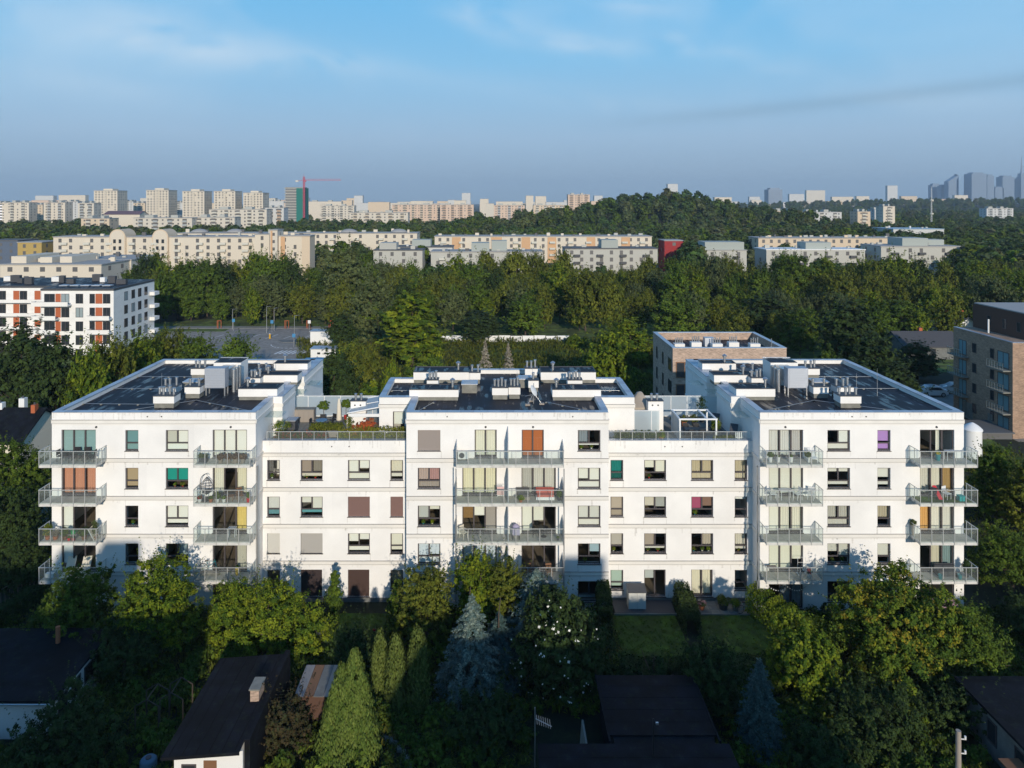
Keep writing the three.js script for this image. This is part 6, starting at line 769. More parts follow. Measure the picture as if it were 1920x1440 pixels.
broad(38, 'garden_bush', 'dark tree behind the left outbuilding', 235, 1180, 48, 2.6, DARK, { base: 0, cat: 'bush' });
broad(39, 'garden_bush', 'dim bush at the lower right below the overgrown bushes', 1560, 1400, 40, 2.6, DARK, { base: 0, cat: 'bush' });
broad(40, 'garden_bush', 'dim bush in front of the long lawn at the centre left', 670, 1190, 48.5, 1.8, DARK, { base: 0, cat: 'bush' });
plant('blue_spruce', 'tall blue spruce with a sunlit silver tip, left of centre', 'tree', null, trunkGeo(51, 7, 0.14, 2, 1, 0), spruce(52, Y(1118, 46.5), 2.6, 26000, SILVER, [0.085, 0.032]), [X(885, 46.5), 0, CZ - 46.5], 1, 0, M.needle);
plant('blue_spruce', 'wider blue spruce crowded against the tall one', 'tree', null, trunkGeo(53, 6, 0.12, 2, 1, 0), spruce(54, Y(1150, 48), 2.5, 20000, BLUES, [0.085, 0.032]), [X(935, 48), 0, CZ - 48], 1, 1, M.needle);
plant('silver_spruce', 'pale silver spruce top below the middle balcony', 'tree', null, trunkGeo(55, 6, 0.12, 2, 1, 0), spruce(56, Y(1068, 50.5), 2.9, 26000, SILVER, [0.085, 0.032], { pow: 0.62 }), [X(1005, 50.5), 0, CZ - 50.5], 1, 2, M.needle);
plant('blue_spruce', 'narrow blue spruce beside the dark flat roof at the lower right', 'tree', null, trunkGeo(57, 5, 0.1, 2, 1, 0), spruce(58, Y(1238, 42), 1.6, 18000, BLUES, [0.07, 0.028], { pow: 0.6 }), [X(1424, 42), 0, CZ - 42], 1, 2, M.needle);
plant('thuja_cluster', 'broad bright green thuja with several spires at the bottom left of centre', 'tree', null, null, thuja(61, [[0.3, 0, 6.1, 1.35], [-0.4, 0.15, 5.3, 1.2], [0.75, 0.2, 4.8, 1.05], [0.0, 0.45, 4.7, 1.35], [0.55, 0.6, 4.0, 1.15], [-0.75, 0.5, 4.1, 1.05], [0.95, 0.55, 3.2, 0.95], [-0.95, 0.65, 3.0, 0.95], [0, 0.85, 3.2, 1.3]], 46000, [[0.05, 0.085, 0.016], [0.075, 0.115, 0.02], [0.1, 0.14, 0.026], [0.13, 0.165, 0.035]], [0.1, 0.035]), [X(655, 41.6), 0, CZ - 41.6], 1, 0, M.needle);
for (const [px, py, D, R, lab] of [[712, 1185, 46, 0.4, 'slim thuja, leftmost of the columnar row'], [742, 1190, 45, 0.62, 'sunlit columnar thuja, second of the columnar row'], [783, 1176, 45, 0.72, 'tall columnar thuja next to the blue spruce']]) { const h = Y(py, D); plant('columnar_thuja', lab, 'tree', 'columnar thujas left of the blue spruce', null, thuja(px, [[0, 0, h, R], [0.25, 0.1, h * 0.86, R * 0.8], [-0.22, 0.12, h * 0.8, R * 0.75]], 5200, [[0.06, 0.085, 0.018], [0.09, 0.12, 0.024], [0.12, 0.15, 0.035]], [0.09, 0.035], 0.36), [X(px, D), 0, CZ - D], 1, 0, M.needle); }
const HG = [[0.03, 0.05, 0.012], [0.045, 0.07, 0.015], [0.06, 0.088, 0.018]];
for (const [px, D, top, R, lab] of [[625, 54.3, 1068, 0.55, 'upright conical shrub beside the brown shuttered door'], [742, 53.6, 1078, 0.6, 'upright green shrub left of the middle block']]) { const h = Y(top, D); plant('upright_shrub', lab, 'shrub', null, null, foliage(px, clumps(px, [[0, h * 0.4, 0, R, h * 0.42, R], [0.1, h * 0.75, 0, R * 0.55, h * 0.25, R * 0.55]], 90, 46, { rad: 0.3, fill: 1 }), GREEN, [0.1, 0.05], { along: 0.8 }), [X(px, D), 0, CZ - D], 1); }
const hedgeThing = (name, lab, pts, w, h, n, pal, half, o) => plant(name, lab, 'hedge', 'garden hedges along the plots', null, hedge(n, pts, w, h, n, pal, half, o), [0, 0, 0]);
hedgeThing('garden_hedge', 'tall clipped hedge at the right corner of the middle block', [[8.6, -0.6], [8.2, 3.6]], 0.5, [2.5, 2.2], 9000, HG, [0.085, 0.04], { along: 0.7 });
hedgeThing('garden_hedge', 'short rounded hedge between the two small lawns', [[14.9, -0.9], [14.8, 2.8]], 0.6, [1.9, 1.5], 8000, HG, [0.085, 0.045]);
hedgeThing('garden_hedge', 'long sunlit hedge running from the right block towards the lawns', [[20.3, -0.4], [22.4, 2.8], [24.4, 5.4]], 0.75, [2.0, 1.8, 1.5], 16000, LIME, [0.085, 0.035], { along: 0.9 });
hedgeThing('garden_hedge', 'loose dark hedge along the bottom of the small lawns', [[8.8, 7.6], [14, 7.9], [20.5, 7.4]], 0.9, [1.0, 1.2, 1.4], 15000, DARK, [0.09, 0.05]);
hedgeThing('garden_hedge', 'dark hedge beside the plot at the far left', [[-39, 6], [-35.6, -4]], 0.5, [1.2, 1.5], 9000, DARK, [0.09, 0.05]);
hedgeThing('garden_hedge', 'hedge in front of the middle block behind the trees', [[-6, 2.6], [-2, 2.9], [4, 2.6]], 0.7, [1.6, 1.7, 1.5], 9000, HG, [0.09, 0.05]);

// --- undergrowth and rough grass: nobody could count it
{
  const r = rng(31), tuft = foliage(700, Array.from({ length: 34 }, () => { const a = r() * 6.283, q = Math.sqrt(r()) * 0.4; return [Math.cos(a) * q, 0.06 + r() * 0.28, Math.sin(a) * q, Math.cos(a) * 0.4, 0.7, Math.sin(a) * 0.4, r(), 1]; }), lift(OLIVE, 0.8), [0.12, 0.03], { along: 1.4, jit: 0.6 });
  const blades = foliage(703, Array.from({ length: 30 }, () => { const a = r() * 6.283, q = Math.sqrt(r()) * 0.5; return [Math.cos(a) * q, 0.04 + r() * 0.14, Math.sin(a) * q, Math.cos(a) * 0.3, 0.9, Math.sin(a) * 0.3, r(), 1]; }), GREEN, [0.12, 0.035], { along: 0.9, jit: 0.6 });
  const weed = foliage(701, clumps(702, [[0, 0.35, 0, 0.6, 0.4, 0.6]], 16, 12, { rad: 0.35, minY: 0, fill: 1 }), GREEN, [0.09, 0.05]);
  const mm = new THREE.Matrix4(), q = new THREE.Quaternion(), e = new THREE.Euler(), col = new THREE.Color();
  const strew = (name, label, geo, list) => { const im = new THREE.InstancedMesh(geo, M.leaf, list.length); list.forEach(([x, z, s], i) => { mm.compose(new THREE.Vector3(x, 0, z), q.setFromEuler(e.set(0, r() * 6.283, 0)), new THREE.Vector3(s, s * (0.7 + r() * 0.8), s)); im.setMatrixAt(i, mm); const t = 0.75 + r() * 0.5; im.setColorAt(i, col.setRGB(t * (0.9 + r() * 0.25), t, t)); }); im.name = name; im.castShadow = im.receiveShadow = true; scene.add(im); tag(im, label, 'undergrowth', null, 'stuff'); };
  const open = (x, z) => !(x > 9 && x < 23 && z < 7) && !(x > -13 && x < -8 && z < 7) && !(x > -37.5 && x < -26 && z > 6.5 && z < 13.6) && !(x > -18 && x < -13 && z > 9.3) && !(x > 2 && x < 13 && z > 11) && !(x > 28 && z > 11) && z > 0.6;
  const lawn = [], near = [], weeds = [], back = [];
  for (let i = 0; i < 9000; i++) { const x = -42 + r() * 86, z = -1 + r() * 24; if (open(x, z)) (r() < 0.3 ? weeds : near).push([x, z, 0.6 + r() * 0.8]); }
  for (let i = 0; i < 5000; i++) { const D = 80 + r() * 85, px = 560 + r() * 700; back.push([X(px, D), CZ - D, 1.2 + r() * 1.8]); }
  for (let i = 0; i < 2200; i++) { const s = r() < 0.5; back.push([s ? -38 - r() * 22 : 40 + r() * 26, -4 - r() * 34, 0.8 + r()]); }
  for (const [x0, x1, z0, z1] of [[9.2, 14.1, 0.4, 6.8], [15.5, 21.5, 0.4, 6.6], [-12.6, -8.2, 0, 6.5]]) for (let i = 0; i < 700; i++) lawn.push([x0 + (x1 - x0) * r(), z0 + (z1 - z0) * r(), 0.2 + r() * 0.25]);
  strew('lawn_grass', 'short grass of the small lawns', blades, lawn); strew('garden_grass', 'unmown grass of the shaded front gardens', tuft, near); strew('garden_weeds', 'low leafy weeds of the shaded front gardens', weed, weeds); strew('rough_grass', 'tall rough grass behind and beside the white building', tuft, back);
}
// ---------------------------------------------------------------- things on balconies, terraces and patios
const matte = (hex) => fabric(hex);
function chair(label, p, turn = 0, m = M.black, group) {
  const t = thing('garden_chair', label, 'chair', p, turn, group); part(t, 'seat', bx(-0.24, 0.24, 0.42, 0.46, -0.24, 0.24), m); part(t, 'backrest', [bx(-0.24, 0.24, 0.52, 0.9, -0.26, -0.23), bx(-0.24, -0.2, 0.46, 0.9, -0.26, -0.225), bx(0.2, 0.24, 0.46, 0.9, -0.26, -0.225)], m);
  for (const x of [-0.21, 0.21]) { for (const z of [-0.21, 0.21]) part(t, 'leg', cyl(x, 0, 0.42, z, 0.018), m); part(t, 'armrest', bx(x - 0.025, x + 0.025, 0.64, 0.67, -0.24, 0.2), m); } return t;
}
function table(label, p, w = 0.9, d = 0.6, m = M.black, round = false, h = 0.72) { const t = thing('garden_table', label, 'table', p); part(t, 'tabletop', round ? cyl(0, h - 0.03, h, 0, w / 2, w / 2, 20) : bx(-w / 2, w / 2, h - 0.03, h, -d / 2, d / 2), m); if (round) { part(t, 'pedestal', cyl(0, 0.03, h - 0.03, 0, 0.035), m); part(t, 'foot', cyl(0, 0, 0.03, 0, 0.22, 0.22, 16), m); } else for (const x of [-1, 1]) for (const z of [-1, 1]) part(t, 'leg', cyl(x * (w / 2 - 0.05), 0, h - 0.03, z * (d / 2 - 0.05), 0.02), m); return t; }
const potGeo = (r, h) => new THREE.LatheGeometry([[0.001, 0], [r * 0.72, 0], [r, h], [r * 1.06, h], [r * 1.06, h * 0.93], [r * 0.9, h * 0.9], [0.001, h * 0.88]].map((q) => new THREE.Vector2(...q)), 14);
const bushGeo = (seed, r, h, pal, n = 60, half = [0.06, 0.03]) => foliage(seed, clumps(seed, [[0, h / 2, 0, r, h / 2, r]], n, 14, { rad: 0.4, fill: 1 }), pal, half, { along: 0.5 });
function pot(label, p, r = 0.16, h = 0.3, m = M.terracotta, pr = 0.2, ph = 0.4, pal = GREEN, seed = Math.round((p[0] + 50) * 37 + p[1] * 11)) { const t = thing('potted_plant', label, 'potted plant', p); part(t, 'pot', potGeo(r, h), m); if (pr) { const f = part(t, 'foliage', bushGeo(seed, pr, ph, pal), M.leaf); f.position.y = h * 0.9; } return t; }
function planter(label, p, w, d = 0.35, h = 0.4, m = M.greyWood, ph = 0.35, pal = GREEN, seed = 3) { const t = thing('planter', label, 'planter', p); part(t, 'trough', [bx(-w / 2, w / 2, 0, h, d / 2 - 0.03, d / 2), bx(-w / 2, w / 2, 0, h, -d / 2, -d / 2 + 0.03), bx(-w / 2, -w / 2 + 0.03, 0, h, -d / 2 + 0.03, d / 2 - 0.03), bx(w / 2 - 0.03, w / 2, 0, h, -d / 2 + 0.03, d / 2 - 0.03)], m); part(t, 'soil', bx(-w / 2 + 0.03, w / 2 - 0.03, 0.01, h - 0.05, -d / 2 + 0.03, d / 2 - 0.03), M.bark); const L = []; for (let x = -w / 2; x < w / 2; x += 0.3) L.push([x + 0.1, h + ph * 0.35, 0, 0.24, ph * 0.55, d * 0.55]); part(t, 'foliage', foliage(seed, clumps(seed, L, 34 * L.length, 9, { rad: 0.4, fill: 1 }), pal, [0.06, 0.03], { along: 0.5 }), M.leaf); return t; }
function topiary(label, p, sh, r, m) { const t = thing('topiary_tree', label, 'potted tree', p); part(t, 'pot', potGeo(0.2, 0.34), m); part(t, 'stem', cyl(0, 0.3, sh, 0, 0.02), M.bark); const b = part(t, 'crown', foliage(9, clumps(9, [[0, 0, 0, r, r * 0.9, r]], 70, 22, { rad: 0.3 }), GREEN, [0.055, 0.03]), M.leaf); b.position.y = sh + r * 0.6; return t; }
function acUnit(label, p) { const t = thing('air_conditioner', label, 'air conditioner', p); part(t, 'casing', bx(-0.4, 0.4, 0.08, 0.66, -0.15, 0.15), M.plastic); part(t, 'fan_grille', [new THREE.TorusGeometry(0.2, 0.015, 6, 20).translate(-0.1, 0.37, 0.16), new THREE.TorusGeometry(0.12, 0.012, 6, 18).translate(-0.1, 0.37, 0.16), cyl(0, 0, 0.02, 0, 0.19, 0.19, 18).rotateX(Math.PI / 2).translate(-0.1, 0.37, 0.15)], M.darkGrey); for (const x of [-0.3, 0.3]) part(t, 'foot', bx(x - 0.04, x + 0.04, 0, 0.08, -0.15, 0.15), M.darkGrey); return t; }
function lounger(label, p, turn, m) { const t = thing('sun_lounger', label, 'sun lounger', p, turn); part(t, 'seat', bx(-0.32, 0.32, 0.3, 0.36, -0.2, 1.1), m); part(t, 'backrest', bx(-0.32, 0.32, 0, 0.06, -0.95, 0).rotateX(0.85).translate(0, 0.34, -0.2), m); for (const x of [-0.3, 0.3]) { part(t, 'leg', bar([x, 0, 0.9], [x, 0.34, 0.2], 0.02), M.galv); part(t, 'leg', bar([x, 0, -0.4], [x, 0.34, 0.3], 0.02), M.galv); } return t; }
// left block, outer balconies
const Fz = 0.75, ft = 0.012;
table('dark outdoor table on the top left balcony', [-32, FL[4] + ft, Fz], 1.2, 0.6); [[-33.3, 0.7, 1.5], [-32.4, 0.35, 0], [-31.6, 0.35, 0.1], [-30.9, 0.75, -1.5]].forEach(([x, z, a], i) => chair(`black metal chair on the top left balcony, ${['first', 'second', 'third', 'fourth'][i]} from the left`, [x, FL[4] + ft, z], a, M.black, 'chairs of the top left balcony'));
[[-34.2, 'sunflower in a pot at the left end of the planted balcony', M.terracotta, 0.3, 0.95, YELLOW], [-33.6, 'dry straw coloured plant on the planted left balcony', M.terracotta, 0.3, 0.55, PALE], [-32.9, 'leafy pot plant next to the straw coloured one', M.wood, 0.25, 0.6, GREEN], [-31.4, 'large bushy pot plant on the planted left balcony', M.wood, 0.42, 0.6, GREEN], [-30.6, 'tall thin shrub at the right end of the planted balcony', M.wood, 0.2, 1.1, GREY]].forEach(([x, l, m, r, h, pal]) => pot(l, [x, FL[2] + ft, 0.95], 0.2, 0.28, m, r, h, pal));
[[-32.45, 'small red pot'], [-32.1, 'larger red pot']].forEach(([x, l]) => pot(l + ' on the planted left balcony', [x, FL[2] + ft, 1.15], 0.12, 0.22, M.red, 0.08, 0.12));
{ const t = thing('watering_can', 'green watering can on the planted left balcony', 'watering can', [-32.3, FL[2] + 0.4, 0.85]); part(t, 'body', cyl(0, 0, 0.26, 0, 0.15, 0.13, 14), matte('#0f8a4a')); part(t, 'spout', bar([0.13, 0.05, 0], [0.33, 0.27, 0], 0.025), matte('#0f8a4a')); part(t, 'handle', new THREE.TorusGeometry(0.11, 0.015, 6, 14).translate(-0.12, 0.18, 0), matte('#0f8a4a')); table('small stand under the green watering can', [-32.3, FL[2] + ft, 0.85], 0.5, 0.4, M.greyWood, false, 0.385); }
{ const t = thing('folded_airer', 'white folded clothes airer at the right end of the planted balcony', 'clothes airer', [-30.5, FL[2] + ft, 0.8]); part(t, 'frame', [bar([0, 0, 0.4], [-0.5, 0.9, 0.4], 0.02), bar([0, 0, -0.3], [-0.5, 0.9, -0.3], 0.02)], M.whitePaint); part(t, 'panel', quad([0, 0.1, -0.3], [0, 0.1, 0.4], [-0.48, 0.88, 0.4], [-0.48, 0.88, -0.3]), M.cream); }
{ const t = thing('storage_box', 'small white box on the lowest left balcony', 'box', [-34.1, FL[1] + ft, 0.8]); part(t, 'body', bx(-0.3, 0.3, 0, 0.25, -0.15, 0.15), M.plastic); part(t, 'lid', bx(-0.32, 0.32, 0.25, 0.29, -0.17, 0.17), M.plastic); }
[-32.8, -31.6].forEach((x, i) => lounger(`pale deck chair on the lowest left balcony, ${i ? 'right' : 'left'} of two`, [x, FL[1] + ft, 0.55], 0.2, M.cream));
// left block, inner balconies
planter('dark leafed planter at the left of the upper inner balcony', [-22.3, FL[4] + ft, 0.8], 0.6, 0.35, 0.35, M.darkGrey, 0.3, GREY, 5);
[-20.9, -20.3, -19.75, -19.2].forEach((x, i) => pot(`pot of dry brown grasses on the upper inner left balcony, ${['leftmost', 'second', 'third', 'rightmost'][i]}`, [x, FL[4] + ft, 1.05], 0.2, 0.34, M.greyWood, 0.28, 0.4, [[0.13, 0.08, 0.05], [0.18, 0.12, 0.07], [0.1, 0.07, 0.05]]));
{ const t = thing('hanging_chair', 'dark egg shaped hanging chair on the inner left balcony', 'hanging chair', [-22.1, FL[3] + ft, 0.7]), m = M.black; part(t, 'foot', cyl(0, 0, 0.04, 0, 0.45, 0.45, 20), m); part(t, 'pole', new THREE.TubeGeometry(new THREE.CatmullRomCurve3([[-0.45, 0.03, -0.2], [-0.6, 0.9, -0.2], [-0.45, 1.7, -0.15], [0, 1.98, 0], [0.05, 1.85, 0]].map((q) => new THREE.Vector3(...q))), 24, 0.025, 6), m); const ribs = []; for (let i = 0; i < 9; i++) { const a = (i / 9) * Math.PI * 2, pts = []; for (let k = 0; k <= 8; k++) { const f = k / 8, rr = Math.sin(f * Math.PI) * 0.42; pts.push(new THREE.Vector3(Math.cos(a) * rr, 0.35 + f * 1.4, Math.sin(a) * rr)); } ribs.push(new THREE.TubeGeometry(new THREE.CatmullRomCurve3(pts), 14, 0.012, 4)); } for (const f of [0.25, 0.4, 0.55, 0.7, 0.85]) ribs.push(new THREE.TorusGeometry(Math.sin(f * Math.PI) * 0.42, 0.012, 4, 20).rotateX(Math.PI / 2).translate(0, 0.35 + f * 1.4, 0)); part(t, 'basket', ribs, m); part(t, 'cushion', new THREE.SphereGeometry(0.32, 14, 8).scale(1, 0.45, 1).translate(0, 0.62, 0), M.darkGrey); }
[[-22.45, 'white pot with red flowers beside the hanging chair', M.plastic, [[0.4, 0.03, 0.03], [0.05, 0.08, 0.02]]], [-21.1, 'white pot with a round green plant on the inner left balcony', M.plastic, GREEN], [-20.6, 'low white pot on the inner left balcony', M.plastic, GREEN], [-21.6, 'low terracotta trough on the inner left balcony', M.terracotta, GREEN]].forEach(([x, l, m, pal], i) => pot(l, [x, FL[3] + ft, 1.15], 0.16, 0.26, m, i === 1 ? 0.2 : 0.14, i === 1 ? 0.5 : 0.2, pal));
pot('bright red pot at the right end of the inner left balcony', [-18.75, FL[3] + ft, 1.15], 0.14, 0.3, M.red, 0.1, 0.5, GREEN);
chair('wooden armchair with a dark cushion on the inner left balcony', [-19.5, FL[3] + ft, 0.85], 0.6, M.wood); table('low wooden table on the inner left balcony', [-20.2, FL[3] + ft, 0.9], 0.55, 0.45, M.wood, false, 0.4); table('small white table on the second inner left balcony', [-20.2, FL[2] + ft, 0.5], 0.6, 0.4, M.plastic);
function bicycle(label, p, turn) { const t = thing('bicycle', label, 'bicycle', p, turn); for (const x of [-0.5, 0.5]) { const w = part(t, 'wheel', new THREE.TorusGeometry(0.32, 0.022, 6, 24).translate(x, 0.34, 0), M.black); const sp = []; for (let i = 0; i < 8; i++) sp.push(bar([x, 0.34, 0], [x + Math.cos(i * 0.785) * 0.31, 0.34 + Math.sin(i * 0.785) * 0.31, 0], 0.004, 0.004, 3)); part(w, 'spokes', sp, M.galv); } part(t, 'frame', [bar([-0.5, 0.34, 0], [-0.12, 0.36, 0], 0.015), bar([-0.12, 0.36, 0], [-0.22, 0.8, 0], 0.018), bar([-0.22, 0.75, 0], [0.38, 0.78, 0], 0.018), bar([-0.12, 0.36, 0], [0.38, 0.76, 0], 0.018), bar([0.36, 0.95, 0], [0.5, 0.34, 0], 0.016), bar([-0.5, 0.34, 0], [-0.22, 0.78, 0], 0.012)], M.teal); part(t, 'saddle', cb(-0.24, 0.86, 0, 0.24, 0.05, 0.12), M.black); part(t, 'handlebar', bar([0.36, 0.97, -0.25], [0.36, 0.97, 0.25], 0.014), M.black); return t; }
bicycle('bicycle on the lowest inner left balcony', [-21.9, FL[1] + 0.3, 0.6], 0.1); table('low bench under the bicycle on the lowest inner left balcony', [-21.9, FL[1] + ft, 0.6], 1.4, 0.4, M.greyWood, false, 0.285); pot('yellow vase shaped pot on the lowest inner left balcony', [-19.8, FL[1] + ft, 0.6], 0.14, 0.6, matte('#c9a83a'), 0.08, 0.2);
// middle balconies
acUnit('white air conditioner unit on the top middle balcony', [-2.35, FL[4] + ft, 0.35]);
{ const t = thing('clothes_airer', 'folding clothes airer with pink washing on the middle balcony', 'clothes airer', [0.55, FL[3] + ft, 0.5]); part(t, 'frame', [bar([-0.3, 0, -0.2], [0.3, 1, 0.2], 0.015), bar([0.3, 0, -0.2], [-0.3, 1, 0.2], 0.015), bar([-0.3, 1, 0.2], [0.3, 1, 0.2], 0.015), bar([-0.3, 1, -0.2], [0.3, 1, -0.2], 0.015)], M.plastic); part(t, 'washing', quad([-0.27, 0.35, 0.22], [0.27, 0.35, 0.22], [0.27, 1, 0.21], [-0.27, 1, 0.21]), matte('#d9b3ad')); }
function sofa(label, p, w, m, m2) { const t = thing('balcony_sofa', label, 'sofa', p); part(t, 'base', bx(-w / 2, w / 2, 0, 0.22, -0.3, 0.3), m); part(t, 'cushion', bx(-w / 2 + 0.06, w / 2 - 0.06, 0.22, 0.38, -0.22, 0.3), m2); part(t, 'backrest', bx(-w / 2, w / 2, 0.22, 0.75, -0.3, -0.2), m2); return t; }
sofa('grey sofa on the right half of the middle balcony', [2.3, FL[3] + ft, 0.5], 1.0, M.greyWood, matte('#6c6864')); sofa('bench with red and white cushions on the middle balcony', [4.0, FL[3] + ft, 0.5], 1.4, M.whitePaint, matte('#c26a5c'));
pot('leafy plant in front of the grey sofa on the middle balcony', [2.1, FL[3] + ft, 1.15], 0.15, 0.2, M.terracotta, 0.25, 0.3, LIME); pot('round shrub at the right end of the middle balcony', [5.05, FL[3] + ft, 0.85], 0.16, 0.3, M.darkGrey, 0.2, 0.55, GREEN);
chair('pale folding chair at the left end of the lower middle balcony', [-2.3, FL[2] + ft, 0.7], 0.8, M.cream);
{ const t = thing('pushchair', 'lilac covered pushchair on the lower middle balcony', 'pushchair', [1.75, FL[2] + ft, 0.8]); part(t, 'seat', bx(-0.28, 0.28, 0.35, 0.85, -0.2, 0.25), matte('#a9a2b8')); part(t, 'hood', new THREE.SphereGeometry(0.3, 12, 8, 0, Math.PI * 2, 0, 1.5).translate(-0.02, 0.8, -0.05), matte('#a9a2b8')); for (const x of [-0.25, 0.25]) { part(t, 'wheel', new THREE.TorusGeometry(0.1, 0.03, 6, 14).rotateY(Math.PI / 2).translate(x, 0.13, 0.22), M.black); part(t, 'wheel', new THREE.TorusGeometry(0.1, 0.03, 6, 14).rotateY(Math.PI / 2).translate(x, 0.13, -0.2), M.black); part(t, 'handle', bar([x, 0.2, 0.2], [x, 1.05, -0.4], 0.014), M.black); } }
table('dark bistro table on the lower middle balcony', [3.9, FL[2] + ft, 0.5], 0.7, 0.6, M.black, true); chair('black bistro chair left of the dark bistro table', [3.3, FL[2] + ft, 0.5], 1.4); pot('small dark pot at the right end of the lower middle balcony', [4.95, FL[2] + ft, 1.1], 0.11, 0.2, M.darkGrey, 0.08, 0.1);
[2.7, 4.3].forEach((x, i) => { chair(`wooden armchair with a white throw on the lowest middle balcony, ${i ? 'right' : 'left'} of two`, [x, FL[1] + ft, 0.75], 0.2, M.wood); });
// right block balconies
[[21.3, 'round box plant in a white pot at the left of the upper inner right balcony', 0.22, 0.4], [21.9, 'white pot with trailing plant on the upper inner right balcony', 0.1, 0.15], [22.9, 'tall white pot on the upper inner right balcony', 0.1, 0.15], [24.2, 'round box plant at the right of the upper inner right balcony', 0.22, 0.4]].forEach(([x, l, r, h]) => pot(l, [x, FL[4] + ft, 0.85], 0.16, 0.42, M.plastic, r, h));
{ const t = thing('deck_chair', 'white slatted deck chair on the upper inner right balcony', 'deck chair', [24.6, FL[4] + ft, 0.7]); for (let i = 0; i < 6; i++) part(t, 'slat', bx(-0.25 + i * 0.085, -0.2 + i * 0.085, 0.3, 1.0, -0.02, 0.02).rotateX(-0.3), M.whitePaint); part(t, 'seat', bx(-0.28, 0.28, 0.3, 0.34, -0.1, 0.4), M.whitePaint); for (const x of [-0.25, 0.25]) part(t, 'leg', cyl(x, 0, 0.3, 0.3, 0.02), M.whitePaint); }
table('white table on the inner right balcony', [22.6, FL[3] + ft, 0.6], 1.0, 0.6, M.plastic); [[21.6, 1.4], [23.5, -1.3], [24.5, -0.6]].forEach(([x, a], i) => chair(`white chair on the inner right balcony, ${['left of the table', 'right of the table', 'by the right railing'][i]}`, [x, FL[3] + ft, 0.65], a, M.plastic)); 
pot('red flowering plant on the lowest inner right balcony', [24.3, FL[1] + ft, 0.8], 0.16, 0.28, M.plastic, 0.18, 0.3, [[0.35, 0.02, 0.04], [0.05, 0.09, 0.02]]);
{ const t = thing('clothes_airer', 'white clothes airer on the lowest inner right balcony', 'clothes airer', [23.9, FL[1] + ft, 0.4]); part(t, 'frame', [bar([-0.3, 0, 0], [-0.3, 1.3, 0], 0.015), bar([0.3, 0, 0], [0.3, 1.3, 0], 0.015), ...[0.5, 0.9, 1.3].map((y) => bar([-0.3, y, 0], [0.3, y, 0], 0.012))], M.plastic); part(t, 'foot', [bx(-0.34, -0.26, 0, 0.03, -0.25, 0.25), bx(0.26, 0.34, 0, 0.03, -0.25, 0.25)], M.plastic); }
table('slim folding table on the lowest inner right balcony', [21.5, FL[1] + ft, 0.7], 0.7, 0.5, M.greyWood);
{ const t = thing('artificial_turf', 'green turf mat on the outer right balcony', 'mat', [34.6, FL[3] + 0.013, 0.72]); part(t, 'mat', bx(-2, 2, 0, 0.02, -0.55, 0.55), M.lawn); part(t, 'edging', bx(-2, 2, 0, 0.022, 0.55, 0.57), M.darkGrey); }
{ const t = thing('ride_on_toy', 'red plastic slide standing on the green turf mat', 'toy slide', [34.2, FL[3] + 0.04, 0.5]); part(t, 'slide', quad([-0.15, 0.9, -0.2], [0.15, 0.9, -0.2], [0.35, 0.05, 0.4], [0.05, 0.05, 0.4]), M.red); part(t, 'ladder', [bar([-0.12, 0, -0.35], [-0.12, 0.95, -0.2], 0.02), bar([0.12, 0, -0.35], [0.12, 0.95, -0.2], 0.02), bar([-0.12, 0.4, -0.29], [0.12, 0.4, -0.29], 0.02)], M.plastic); }
chair('low white chair on the green turf mat', [35, FL[3] + 0.035, 0.6], 0.4, M.plastic); chair('grey chair on the green turf mat', [33.8, FL[3] + 0.035, 0.8], -0.8, M.darkGrey);
{ const t = thing('play_box', 'turquoise box on the outer right balcony', 'box', [35.9, FL[3] + 0.035, 0.9]); part(t, 'body', bx(-0.2, 0.2, 0, 0.34, -0.2, 0.2), matte('#1f9c9c')); part(t, 'lid', bx(-0.22, 0.22, 0.34, 0.38, -0.22, 0.22), matte('#1f9c9c')); }
table('pale play table on the top outer right balcony', [35.4, FL[4] + ft, 0.45], 0.8, 0.5, M.plastic); pot('green and yellow toy plant on the top outer right balcony', [34.4, FL[4] + ft, 0.5], 0.2, 0.5, M.teal, 0.14, 0.25, [[0.6, 0.45, 0.02], [0.03, 0.25, 0.12]]);
[[34.2, 'teal pot left of the dark sofa on the lowest outer right balcony'], [35.7, 'teal pot right of the dark sofa on the lowest outer right balcony']].forEach(([x, l]) => pot(l, [x, FL[1] + ft, 1.1], 0.16, 0.32, M.teal, 0)); sofa('dark sofa on the lowest outer right balcony', [35, FL[1] + ft, 0.5], 1.5, M.darkGrey, M.darkGrey); pot('tall dark shrub in the corner of the lowest outer right balcony', [36.45, FL[1] + ft, 0.8], 0.18, 0.35, M.darkGrey, 0.25, 1.0, DARK); pot('wispy plant hanging at the left end of the second outer right balcony', [32.6, FL[2] + ft, 0.3], 0.14, 0.9, M.greyWood, 0.2, 0.4, GREY);

